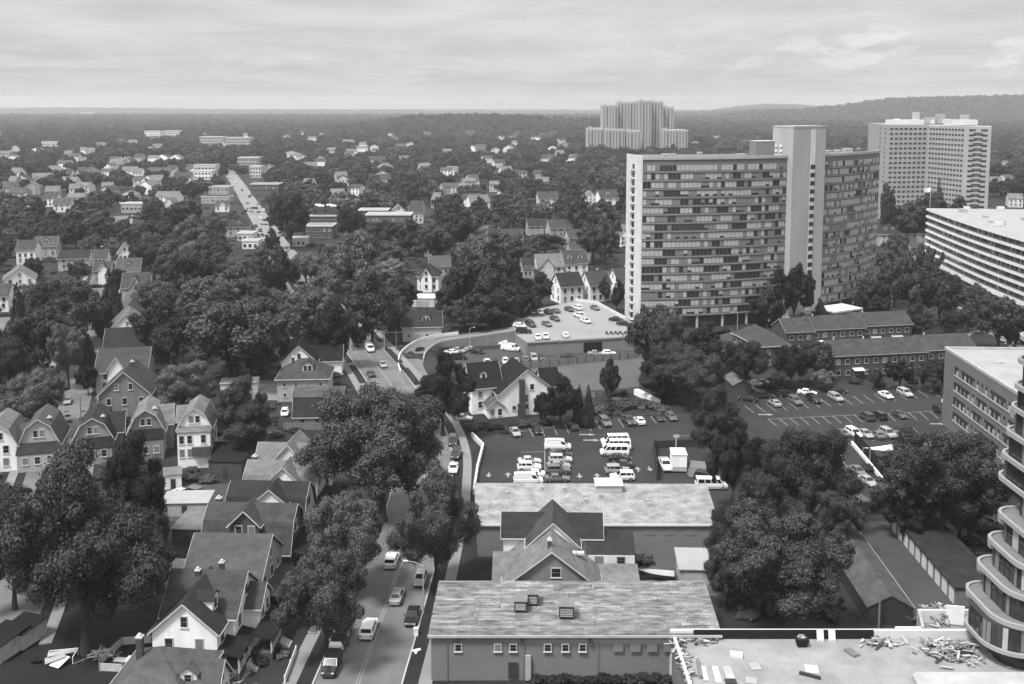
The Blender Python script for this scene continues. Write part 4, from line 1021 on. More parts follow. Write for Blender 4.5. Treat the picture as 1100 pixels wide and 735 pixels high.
# ---- roof with rubble in the foreground right
WR = mat('dusty_white_roof', .245, amt=.30, scale=.3, fine=.15, detail=10)
ZR = 5.5
r4 = [at(741, 742, ZR), at(1130, 742, ZR), at(1075, 686, ZR), at(722, 686, ZR)]
r4[0].y -= 3; r4[1].y -= 3
T = thing('commercial_block', 'dusty white flat roof strewn with rubble in the lower right foreground', 'commercial block')
mb = MB(); mb.extr([(p.x, p.y) for p in r4], 0, ZR - .2, STUC); mb.build('wall', T)
mb = MB(); mb.slab([tuple(p) for p in r4], .19, WR); mb.build('roof', T)
a, b = r4[3], r4[2]
mb = MB(); mb.box(22.4, 44.6, a.y - .14, a.y + .02, ZR, ZR + 1.15, BLACK); mb.box(a.x - .2, b.x + 1, a.y + .03, a.y + .5, 0, ZR + 1.0, CONCL); mb.build('parapet', T)
mb = MB(); mb.beam((a.x + .2, a.y, ZR + .25), (r4[0].x + .2, r4[0].y, ZR + .25), .35, .5, CONCL); mb.build('parapet', T)
pp = at(976, 728, ZR)
mb = MB(); mb.extr([(pp.x, pp.y - 3), (pp.x + 14, pp.y - 3), (pp.x + 14, pp.y), (pp.x + .8, pp.y), (pp.x + .2, pp.y - .5)], ZR + .005, ZR + .7, CONC, CONC); mb.build('stair_head', T)
# raised pit walls
T = thing('walled_pit', 'low white walled bin yard full of rubble beside the glass tower', 'walled yard')
w0, w1, w2 = at(986, 655, 6), at(1036, 655, 6), at(1000, 673, 6)
mb = MB(); mb.beam((w0.x, w0.y, 3), (w1.x + 2, w0.y, 3), .35, 6, CONCL); mb.build('wall', T)
mb = MB(); mb.beam((w0.x + .1, w0.y - .18, 3), (w2.x - 1.0, w2.y, 3), .35, 6.02, CONC); mb.build('wall', T)
w3 = at(962, 673, 6); mb = MB(); mb.beam((w3.x, w2.y, 2.9), (w2.x - 1.2, w2.y, 2.9), .35, 6, CONCL); mb.beam((w3.x, w2.y - .2, 2.9), (w3.x + .1, w2.y - 3.6, 2.9), .35, 5.9, CONC); mb.build('wall', T)
mb = MB(); mb.box(w0.x + .2, w1.x + 2, w2.y - 3.5, w0.y - .2, 3.8, 4.3, CONCD); mb.build('floor', T)
mb = MB(); mb.box(-1.1, 1.1, -.1, .1, 4.4, 6.9, WHITE); mb.build('white_board', T, (at(1026, 662, 5.5).x, at(1026, 662, 5.5).y, 0), -.2)
def plankpile(lab, cx_, cy_, z, sx, sy, n, hmax, kind='stuff', lmin=.4, lmax=1.9):
    mb = MB(); 
    for k in range(n):
        x, y = rnd.gauss(0, sx / 2.2), rnd.gauss(0, sy / 2.2); e = math.exp(-(x / sx) ** 2 - (y / sy) ** 2)
        L_ = rnd.uniform(lmin, lmax); a = rnd.uniform(0, math.pi); zz = rnd.random() * hmax * e + .08; tl = rnd.uniform(-.25, .25)
        d = Vector((math.cos(a), math.sin(a), tl)) * L_ / 2; c = Vector((x, y, zz + abs(tl) * L_ / 2))
        mb.beam(c - d, c + d, rnd.uniform(.05, .36), rnd.uniform(.03, .10), rnd.choice((WOOD, WOOD, WOODL, CONC, METALD, CONCD, CONC, CONCD)))
    o = mb.build('rubble', None, (cx_, cy_, z)); tag(o, lab, 'rubble', kind=kind)
p = at(1015, 702, ZR); plankpile('big heap of broken boards and rubble on the dusty white roof', p.x + .6, p.y, ZR, 3.6, 2.6, 190, .9)
p = at(1008, 664, 4.3); plankpile('pale rubble heaped inside the walled pit', p.x, p.y, 4.3, 2.6, 1.8, 150, 1.6)
p = at(945, 692, ZR); plankpile('scatter of thin timbers along the black parapet', p.x, p.y, ZR, 2.6, 1.0, 40, .3)
p = at(748, 690, ZR); plankpile('loose timbers by the roof corner near the streaked roof', p.x, p.y, ZR, 3.0, .9, 34, .2)
p = at(731, 712, ZR); plankpile('junk strewn down the left edge of the dusty roof', p.x + .3, p.y, ZR, .8, 4.4, 90, .35, lmin=.4, lmax=1.4)
def board(lab, px, py, w_, d_, h_, rz, m, name='board', cat='board'):
    p = at(px, py, ZR); mb = MB(); mb.box(-w_ / 2, w_ / 2, -d_ / 2, d_ / 2, 0.02, h_, m)
    for k in range(int(w_ / .3)): mb.box(-w_ / 2 + k * .3, -w_ / 2 + k * .3 + .24, -d_ / 2 + .02, d_ / 2 - .02, h_ + .001, h_ + .03, m)
    o = mb.build(name, None, (p.x, p.y, ZR), R(rz)); tag(o, lab, cat)
board('curved dark hose standing on edge at the roof left', 751, 720, .35, 3.6, .4, -5, CONCD, 'hose', 'hose')
board('pale plank lying flat, leftmost of the stacked planks', 757, 724, .6, 3.0, .1, -4, WOODL)
board('pale plank lying flat, middle of the stacked planks', 770, 725, .7, 3.2, .12, -3, CONCL)
board('wide pale plank right of the stacked planks', 783, 724, 1.0, 3.0, .1, 0, CONC)
board('tilted pale box lid on the roof above the planks', 791, 705, 1.5, 1.0, .35, -12, CONCL, 'crate', 'crate')
board('grey square board right of the planks', 811, 717, 1.2, 1.4, .15, 5, METAL)
board('dark square board at the bottom edge of the roof', 785, 733, 1.3, 1.0, .15, 0, METALD)
board('grey square board at the bottom edge right of the dark one', 807, 732, 1.3, 1.2, .15, -15, METAL)
board('grey slatted pallet alone on the white roof', 915, 702, 1.0, 1.7, .25, 25, CONCD, 'pallet', 'pallet')
board('dark bent beam lying on the white roof', 870, 727, 2.4, .35, .3, -28, METALD, 'beam', 'beam')
board('thin pale sheet lying beside the dark bent beam', 872, 719, 1.5, 1.6, .05, -10, CONCL, 'sheet', 'sheet')
board('small dark bag on the white roof near the rubble heap', 1001, 695, .8, .5, .4, 10, BLACK, 'bag', 'bag')
for lab, px in (('white door panel leaning on the black parapet, left of two', 880), ('white door panel leaning on the black parapet, right of two', 892.5)):
    p = at(px, 686.8, ZR); mb = MB(); mb.beam((0, -.55, 0.02), (0, -.12, 1.4), .85, .08, CONCL); mb.beam((0, -.60, .25), (0, -.22, 1.2), .6, .03, WHITE); o = mb.build('door_panel', None, (p.x, p.y, ZR)); tag(o, lab, 'panel')
p = at(861, 694, ZR); T = thing('rubble_bin', 'black rubble bin heaped with scraps against the parapet', 'bin', tuple(p))
mb = MB(); v0 = [(-.7, -.5), (.7, -.5), (.7, .5), (-.7, .5)]; mb.add([(a * .75, b * .75, 0) for a, b in v0] + [(a * 1.15, b * 1.15, 1.0) for a, b in v0], [(3, 2, 1, 0), (0, 1, 5, 4), (1, 2, 6, 5), (2, 3, 7, 6), (3, 0, 4, 7), (4, 5, 6, 7)], BLACK); mb.build('tub', T)
mb = MB()
for k in range(14): a = rnd.uniform(0, 3); mb.beam((-.5 * math.cos(a), -.3 * math.sin(a), 1.02 + k * .02), (.5 * math.cos(a), .3 * math.sin(a), 1.1 + k * .02), .2, .06, rnd.choice((WOOD, CONC, WHITE)))
mb.build('scrap', T)
# ---- garages by the alley
p0 = at(956, 672, 0); T = thing('garage_shed', 'long garage shed with plain grey gable roof and black end wall beside the alley', 'garage', (p0.x, p0.y, 0), R(-2.3))
block(T, 0, 14, 6.2, 28, 2.5, 'y', 'gable', 1.7, METALD, RF_G, trim=False, over=.15)
mb = MB(); mb.beam((3.3, 0, 2.55), (3.3, 28, 2.55), .07, .1, CONC); mb.build('gutter', T); FOOT.append((p0.x, p0.y + 12, 12))
T = thing('garage_row', 'row of lock up garages with white doors and dark flat roof along the alley', 'garage', (at(1027, 652).x, at(1027, 652).y, 0), R(-1.4))
mb = MB(); mb.box(0, 7, 0, 27, 0, 2.6, CONCD); mb.build('wall', T)
mb = MB(); mb.slab([(-.4, -.2, 2.95), (7.2, -.2, 2.7), (7.2, 27.2, 2.7), (-.4, 27.2, 2.95)], .16, RF_D); mb.build('roof', T)
for k in range(10):
    y = 1.6 + k * 2.55; mb = MB(); mb.box(-.06, -.003, y - .85, y + .85, .05, 2.25, OFFW); mb.build('garage_door', T)
FOOT.append((66, 148, 12))
p = at(747, 628, 0); T = thing('shed', 'small white roofed shed behind the streaked roof', 'shed', (p.x, p.y + 2.4, 0), R(-2))
mb = MB(); mb.box(-2.2, 2.2, -2.4, 2.4, 0, 2.3, LGREY); mb.build('wall', T); mb = MB(); mb.slab([(-2.5, -2.7, 2.45), (2.5, -2.7, 2.45), (2.5, 2.7, 3.4), (-2.5, 2.7, 3.4)], .14, ROOFW); mb.build('roof', T)
mb = MB(); mb.box(-1.5, 1.2, -2.45, -2.403, 0, 2.0, CONC); mb.build('door', T)
# boat under tarp in the bare yard
p = at(704, 622, 0); T = thing('boat', 'small dark hulled boat parked in the bare yard by the shed', 'boat', tuple(p), R(80))
def hull(n=9, L_=5.6, w_=2.0, h_=1.1):
    vs = []; fs = []
    for k in range(n):
        t = k / (n - 1); y = (t - .5) * L_; s = max(.03, (1 - t ** 3)) * w_ / 2; zz = h_ + .25 * t * t
        vs += [(-s, y, zz), (-s * .8, y, zz * .45), (0, y, .15 + .3 * t ** 3), (s * .8, y, zz * .45), (s, y, zz)]
    for k in range(n - 1):
        for q in range(4): fs.append((k * 5 + q, k * 5 + q + 1, (k + 1) * 5 + q + 1, (k + 1) * 5 + q))
    fs.append((0, 1, 2, 3, 4)); return vs, fs
v_, f_ = hull(); mb = MB(); mb.add(v_, f_, METALD); mb.build('hull', T, fix=False)
mb = MB(); mb.add([(v_[k * 5][0] * .95, v_[k * 5][1], v_[k * 5][2] - .03) for k in range(9)] + [(v_[k * 5 + 4][0] * .95, v_[k * 5][1], v_[k * 5][2] - .03) for k in range(9)], [(k, k + 1, 9 + k + 1, 9 + k) for k in range(8)], CONC); mb.build('tarpaulin', T, fix=False)
# ---- parking deck with ramp
ZD = 4.0
dk = [(566, 368), (700, 360.5), (690, 350), (672, 343.5), (640, 326), (618, 323.5), (566, 334.5), (549, 347), (554.5, 359.5)]
T = thing('parking_deck', 'raised parking deck with pale concrete top and plain front wall', 'parking deck')
dp = [at(a, b, ZD) for a, b in dk]
DECKM = mat('deck_concrete', .235, amt=.12, scale=.12, fine=.06, detail=8)
mb = MB(); mb.extr(ccw([(p.x, p.y) for p in dp]), 0, ZD, SLABC, DECKM); mb.build('deck', T)
d_ = (dp[1] - dp[0]); ang = math.atan2(d_.y, d_.x)
mb = MB(); mb.box(0, d_.length, -.3, -.003, ZD - .2, ZD + .35, CONC); mb.build('parapet', T, (dp[0].x, dp[0].y, 0), ang)
o0 = (at(628, 376, 1.5) - at(566, 379, 1.5)).length
mb = MB(); mb.box(o0, o0 + 5.6, -.05, -.003, .1, 3.0, BLACK); mb.build('garage_opening', T, (dp[0].x, dp[0].y, 0), ang)
mb = MB()
for a_, b_ in ((3, 4), (4, 5)): mb.beam((dp[a_].x, dp[a_].y, ZD + .45), (dp[b_].x, dp[b_].y, ZD + .45), .3, .9, CONCL)
mb.build('boundary_wall', T)
mb = MB()
for k in range(24):
    a = at(576 + k * 4.5, 365.5 - k * .27, ZD); mb.box(a.x - .07, a.x + .07, a.y - .3, a.y + 4.6, ZD + .004, ZD + .006, MARK)
mb.build('bay_lines', T)
FOOT.append((22, 320, 26))
rl = smooth_line([at(449, 408), at(442, 392), at(447, 378), at(468, 366.5, 1), at(508, 360.5, 2.4), at(552, 354, 3.9)], 8)
T = thing('car_ramp', 'curved car ramp with low white walls climbing to the parking deck', 'ramp')
def ramp_solid(mb, d0, d1, up, m, i0=0, i1=None, base=0.):
    ln = rl[i0:i1]; a = offset(ln, d0); b = offset(ln, d1)
    for i in range(len(ln) - 1):
        z0, z1 = ln[i].z, ln[i + 1].z
        vs = [(a[i].x, a[i].y, base), (b[i].x, b[i].y, base), (b[i + 1].x, b[i + 1].y, base), (a[i + 1].x, a[i + 1].y, base), (a[i].x, a[i].y, z0 + up), (b[i].x, b[i].y, z0 + up), (b[i + 1].x, b[i + 1].y, z1 + up), (a[i + 1].x, a[i + 1].y, z1 + up)]
        mb.add(vs, [(4, 5, 6, 7), (0, 1, 5, 4), (2, 3, 7, 6), (1, 2, 6, 5), (3, 0, 4, 7)], m)
mb = MB(); ramp_solid(mb, -3.4, 3.2, .05, ASPH); mb.build('roadway', T)
mb = MB(); ramp_solid(mb, -3.75, -3.42, .95, CONCL, 4, 30); mb.build('outer_wall', T)
mb = MB(); ramp_solid(mb, 3.22, 3.5, .9, CONC, 10, None); mb.build('inner_wall', T)
mb = MB(); ramp_solid(mb, 3.52, 3.6, .35, CONCD, 14, None); mb.build('retaining_wall', T)
for q in rl[::6]: FOOT.append((q.x, q.y, 8))
KEEP.append((432, 352, 560, 392, 290)); KEEP.append((550, 384, 690, 420, 262))
# ---- brick flats
def flats(lab, x, y, rz, units, hip=False, cat='brick flats'):
    T = thing('brick_flats', lab, cat, (x, y, 0), R(rz))
    cx_ = 0.; oy = 0.
    for (ln, step, n) in units:
        oy += step
        block(T, cx_ + ln / 2, oy + 4.6, ln - .02, 9.2, 6.5, 'x', 'hip' if hip else 'gable', 2.9, BRICK, RF_M, tm=LGREY, win={'S': (n, [1.9, 4.8])}, over=.3, ww=1.0, wh=1.05, split=True, z0=0)
        for k in range(max(1, int(ln // 9))):
            mb = MB(); mb.tube([(0, 0, 8.8), (0, 0, 9.9)], .18, CONCL, 8); mb.build('vent', T, (cx_ + 3 + k * 8.5, oy + 5.4, 0))
        cx_ += ln
    return T
T = flats('front row of dark brick flats with grey roofs facing the right lot', 83, 252, 10.5, [(27, 0, 10), (15, 1.2, 5)])
for q in (7, 20):
    mb = MB(); mb.slab([(q - 1.5, -1.6, 2.7), (q + 1.5, -1.6, 2.7), (q + 1.5, -.02, 3.1), (q - 1.5, -.02, 3.1)], .12, CONCL); mb.build('door_hood', T)
T = flats('rear row of dark brick flats stepping back up the slope', 78.4, 279, 10.5, [(8.6, 0, 3), (17, 1.8, 6), (16, 1.8, 6)])
for q, y_ in ((11, 1.8), (18, 1.8), (30, 3.6), (37, 3.6)):
    mb = MB(); mb.slab([(q - 1.6, y_ - 2.0, 2.6), (q + 1.6, y_ - 2.0, 2.6), (q + 1.6, y_ - .02, 3.2), (q - 1.6, y_ - .02, 3.2)], .14, WHITE if q < 20 else CONC); mb.build('door_hood', T)
p = at(824, 395, 0); T = thing('brick_flats', 'short hipped wing of brick flats at the left end of the rows', 'brick flats', (p.x, p.y + 7, 0), R(13))
block(T, 0, 0, 9, 17, 6.4, 'y', 'hip', 3.2, BRICK, RF_M, win={'S': (2, [1.9, 4.7]), 'W': (5, [1.9, 4.7])}, ww=1.1, wh=1.15)
for q in ((100, 262), (90, 290), (112, 295), (70, 265), (120, 262)): FOOT.append(q + (11,))
KEEP.append((838, 334, 998, 362, 280)); KEEP.append((896, 366, 1030, 396, 250)); KEEP.append((792, 358, 850, 386, 250))
p = at(799, 424, 0); T = thing('shed', 'long pale roofed shed at the corner of the right lot', 'shed', (p.x - .4, p.y, 0), R(5))
block(T, 0, 10, 4.6, 20, 2.3, 'y', 'gable', 1.3, BRICK, RF_L, trim=False, over=.2); FOOT.append((p.x, p.y + 10, 8)); KEEP.append((767, 390, 808, 424, 240))
# ---- mid distance flats and shops
def flat_block(lab, px0, px1, pyt, zt, d, wm, rm, floors=3, nb=8, rz=0, name='apartment_block', cat='apartment block', keep=True, gm=None):
    p, w = mid(px0, px1, pyt, zt)
    T = thing(name, lab, cat, (p.x, p.y + d / 2, 0), R(rz))
    mb = MB(); mb.box(-w / 2, w / 2, -d / 2, d / 2, 0, zt - .3, wm); mb.build('wall', T)
    mb = MB(); mb.box(-w / 2 - .3, w / 2 + .3, -d / 2 - .3, d / 2 + .3, zt - .295, zt + .3, CONCL); mb.box(-w / 2 + .2, w / 2 - .2, -d / 2 + .2, d / 2 - .2, zt + .302, zt + .33, rm); mb.build('roof', T)
    big = F / p.y > 1.3
    for f in range(floors):
        z = (zt - .6) * (f + .5) / floors
        if big:
            for k in range(nb): add_window(T, (-w / 2 + w * (k + .5) / nb, -d / 2, z), 0, min(1.5, w / nb * .55), 1.4, None, False)
        else:
            mb = MB()
            for k in range(nb): q = -w / 2 + w * (k + .5) / nb; mb.box(q - w / nb * .3, q + w / nb * .3, -d / 2 - .1, -d / 2 - .01, z - .8, z + .8, G_DK)
            mb.build('window_row', T)
    FOOT.append((p.x, p.y + d / 2, max(w, d) * .55))
    if keep: KEEP.append((px0, pyt - 4, px1, proj((p.x, p.y, zt * .25))[1], p.y))
    return T
T = flat_block('brick apartment house with four white stair heads on its roof', 333, 362, 232, 9.5, 14, BRICK, RF_M, 2, 6)
block(T, 0, 3, 13, 12, 9.9, 'x', 'hip', 3.2, BRICK, RF_D, split=False)
for q, y_ in ((-5, 4), (-2.2, -1), (1.5, 4), (4.6, -1)): mb = MB(); mb.box(q - 1.6, q + 1.6, y_ - 1, y_ + 1, 9.9, 14.2, BRICK); mb.box(q - 1.7, q + 1.7, y_ - 1.1, y_ + 1.1, 14.2, 15.0, WHITE); mb.build('stair_head', T)
flat_block('long low brick apartment row with white window bays, right of the four stair heads', 393, 441, 231, 9, 14, BRICK, ROOFW, 2, 14)
flat_block('second brick row stepped behind the long low brick row', 385, 416, 226, 9.5, 12, BRICK, ROOFW, 2, 9, keep=False)
crow(422, 434, 220, 11, WHITE, RF_L, 'white pediment gable rising behind the long brick row', axis='y', d=8, hw=8)
crow(439, 454, 220, 11, OFFW, RF_M, 'pale two storey house at the right end of the long brick row', d=9, hw=7)
flat_block('low brick shop with a pale parapet in front of the four stair heads', 328, 357, 243, 7, 12, BRICK, ROOFG, 2, 5)
flat_block('dark brick shop block with a pale cornice right of the far street', 269, 299, 198, 9, 16, BRICK, ROOFG, 2, 8)
flat_block('pale flat roofed shop farther up the right side of the far street', 268, 280, 179, 11, 16, OFFW, ROOFW, 3, 4)
flat_block('long pale flat roofed building above the far street', 255, 277, 169.5, 9, 20, LGREY, ROOFW, 2, 7)
flat_block('white fronted flat building left of the far street behind a round tree', 205, 227, 184, 8, 18, WHITE, ROOFW, 2, 6)
flat_block('upper pale storey building behind the white fronted one', 208, 231, 177.5, 11, 16, OFFW, ROOFG, 2, 6)
flat_block('grey low building with a pale end left of the far street', 224, 245, 201, 7, 16, LGREY, ROOFG, 2, 5)
flat_block('long low grey roof edge crossing left of the far street', 216, 246, 211.5, 5, 12, LGREY, RF_D, 1, 6)
crow(232, 246, 216, 7, WHITE, RF_M, 'small white house with bright gable below the long grey roof edge', d=8, hw=4.4, frontg=(0, 4, WHITE, RF_L))
crow(244, 268, 236, 9, LGREY, RF_D, 'dark roofed house with one white dormer beside the far street', d=10, dorm=[('S', -.5, 2.6, 1.7)])
flat_block('white flat garage roofs at the foot of the far street', 255, 271, 251, 4, 10, OFFW, ROOFW, 1, 3, name='garage', cat='garage')
flat_block('bright white garage left of the parked cars at the far street foot', 260, 277, 259, 4, 9, WHITE, ROOFW, 1, 3, name='garage', cat='garage')
flat_block('small white kiosk roof by the street lamp of the far street', 313, 328, 256.5, 4, 8, OFFW, ROOFW, 1, 3, name='kiosk', cat='kiosk')
flat_block('pale four storey apartment range in the far distance, left of two', 214, 240, 147, 15, 30, LGREY, ROOFW, 3, 12)
flat_block('pale four storey apartment range in the far distance, right of two', 242, 268, 148, 15, 30, LGREY, ROOFW, 3, 12)
flat_block('bright pale institution block in the far canopy at left', 155, 172, 141, 14, 30, WHITE, ROOFW, 3, 8)
flat_block('second bright block beside the institution in the far canopy', 176, 193, 140.5, 13, 30, OFFW, ROOFW, 3, 8)
flat_block('tiny white block on the horizon left of centre', 303, 313, 122.6, 18, 40, WHITE, ROOFW, 3, 6)
flat_block('small pale block low on the far left horizon', 0, 10, 133, 12, 30, OFFW, ROOFW, 2, 6)
flat_block('pale hotel slab faint near the far left horizon', 86, 100, 121, 20, 40, OFFW, ROOFW, 3, 6)
flat_block('long pale shed roof in the far left canopy', 44, 62, 152.5, 8, 20, OFFW, ROOFW, 1, 6)
flat_block('pale roofs of an institution on the middle horizon rise', 566, 580, 124, 20, 30, OFFW, ROOFW, 2, 6)
flat_block('second pale institution roof on the middle horizon rise', 600, 622, 125, 18, 30, OFFW, ROOFW, 2, 6)
flat_block('flat roof tile among the canopy at upper left', 130, 152, 219, 6, 12, LGREY, ROOFW, 1, 5, name='garage', cat='garage')
# scattered house roofs in the canopy, far
rooms = [(6, 162, 12), (70, 172, 16), (100, 179, 14), (118, 175, 12), (24, 188, 22), (45, 186, 18), (76, 190, 18), (8, 195, 10), (92, 196, 14), (126, 171, 10), (140, 179, 16), (108, 153, 10), (172, 180, 24), (160, 194, 18), (150, 165, 10), (190, 166, 12), (307, 137, 12), (327, 141, 10), (360, 138, 9), (375, 150, 14), (388, 157, 14), (405, 168, 22), (413, 175, 16), (480, 160, 9), (515, 155, 14), (547, 156, 12), (313, 162, 14), (345, 168, 10), (399, 138, 10), (458, 142, 8), (528, 128, 8), (575, 146, 10), (605, 152, 14), (590, 166, 10), (560, 183, 12), (497, 197, 10), (470, 207, 8), (536, 204, 10), (630, 128, 7), (555, 130, 9), (1080, 172, 10), (1070, 190, 12), (1090, 208, 14), (1045, 158, 8), (748, 152, 9), (770, 146, 8), (800, 150, 9), (830, 158, 8), (920, 158, 7)]
_r = random.Random(31)
for k in range(95):     # more roofs glimpsed through the canopy, thinning to the right
    px = _r.uniform(0, 1) ** 1.25 * 1090; py = 121 + 95 * _r.random() ** 1.5
    if 625 < px < 1070 and py > 134: continue
    if 630 < px < 745: continue
    if abs(px - 300) < 130 and py > 185: continue
    rooms.append((px, py, max(5, (py - 100) * _r.uniform(.11, .22))))
for k in range(34):
    px = _r.uniform(0, 215); py = _r.uniform(150, 214); rooms.append((px, py, (py - 100) * _r.uniform(.11, .18)))
for k in range(60):
    px = _r.uniform(0, 610); rooms.append((px, 117.5 + 26 * _r.random(), _r.uniform(4.5, 8)))
for k in range(45):
    px = _r.uniform(310, 618); py = _r.uniform(128, 205); rooms.append((px, py, (py - 98) * _r.uniform(.10, .17)))
for (px, py, wd) in rooms:
    zr = rnd.uniform(8.5, 11); p, w = mid(px - wd / 2, px + wd / 2, py, zr); w = min(w, 22)
    tone = rnd.choice((WHITE, WHITE, OFFW, LGREY)); rm = rnd.choice((RF_L, RF_L, RF_M, RF_G)); ax = rnd.choice('xxy')
    h = house('', p.x, p.y, rnd.uniform(-25, 25), keep=(px - wd * .4, py - 1, px + wd * .4, py + rnd.uniform(1, 4)), rad=10)
    block(h, 0, 0, w, rnd.uniform(9, 12), 6, ax, 'gable', zr - 6, tone, rm, trim=False, over=.3, split=False, win={'S': (3, [2, 4.6])} if p.y < 1100 else {})
    h['_px'] = (px, py); h['_tone'] = 'white' if tone in (WHITE,) else ('cream' if tone is OFFW else 'grey'); h['_roof'] = 'pale' if rm is RF_L else 'grey'
# ================================================================ vehicles
CARP = {}
def carpaint(t):
    k = round(t, 2)
    if k not in CARP: CARP[k] = gloss('car_paint_%s' % {0.02: 'black', .05: 'charcoal', .12: 'grey', .28: 'silver', .42: 'bright_silver', .7: 'white'}.get(k, 'tone'), t, .22, .6)
    return CARP[k]
CARGLASS = gloss('car_glass', .012, .08, .6); LAMP = gloss('lamp_lens', .6, .1, .6); TAIL = gloss('tail_lamp', .10, .15, .6); RIM = mat('wheel_rim', .35, rough=.35, metal=.6)
#  front is toward -y.  stations: y, half width, bottom, top of body ; cabin: base y0,y1 ; roof y0,y1 ; roof z
CAR = {
 'sedan': dict(L=4.7, W=.90, st=[(-2.35, .66, .34, .56), (-2.22, .80, .24, .70), (-1.5, .89, .2, .82), (-1.0, .90, .2, .92), (1.5, .90, .2, .97), (2.1, .86, .22, .99), (2.35, .74, .36, .82)], cab=(-1.05, 1.75, -.25, 1.05, 1.44)),
 'hatchback': dict(L=4.1, W=.87, st=[(-2.05, .64, .34, .58), (-1.93, .78, .24, .74), (-1.3, .86, .2, .86), (-.9, .87, .2, .95), (1.5, .87, .2, 1.0), (1.92, .84, .22, 1.0), (2.05, .76, .36, .85)], cab=(-1.0, 1.95, -.3, 1.55, 1.48)),
 'suv': dict(L=4.75, W=.95, st=[(-2.38, .72, .42, .70), (-2.25, .86, .30, .92), (-1.4, .94, .26, 1.04), (-1.0, .95, .26, 1.10), (1.8, .95, .26, 1.12), (2.25, .92, .28, 1.10), (2.38, .82, .42, .95)], cab=(-1.15, 2.28, -.4, 2.0, 1.74)),
 'pickup': dict(L=5.5, W=.96, st=[(-2.75, .76, .45, .75), (-2.6, .90, .32, 1.0), (-1.7, .95, .28, 1.10), (-1.2, .96, .28, 1.16), (2.55, .96, .30, 1.14), (2.7, .94, .40, 1.1), (2.75, .90, .45, 1.05)], cab=(-1.3, 1.0, -.5, .75, 1.82)),
 'van': dict(L=5.6, W=1.0, st=[(-2.8, .80, .42, .80), (-2.65, .94, .30, 1.02), (-2.1, .99, .28, 1.16), (-1.9, 1.0, .28, 1.24), (2.5, 1.0, .28, 1.26), (2.72, .99, .3, 1.26), (2.8, .96, .4, 1.2)], cab=(-2.15, 2.74, -1.35, 2.66, 2.12)),
 'minibus': dict(L=5.9, W=1.0, st=[(-2.95, .80, .42, .80), (-2.8, .94, .30, 1.02), (-2.25, .99, .28, 1.16), (-2.0, 1.0, .28, 1.24), (2.6, 1.0, .28, 1.26), (2.85, .99, .3, 1.26), (2.95, .96, .4, 1.2)], cab=(-2.3, 2.88, -1.5, 2.8, 2.2)),
}
CM = {}
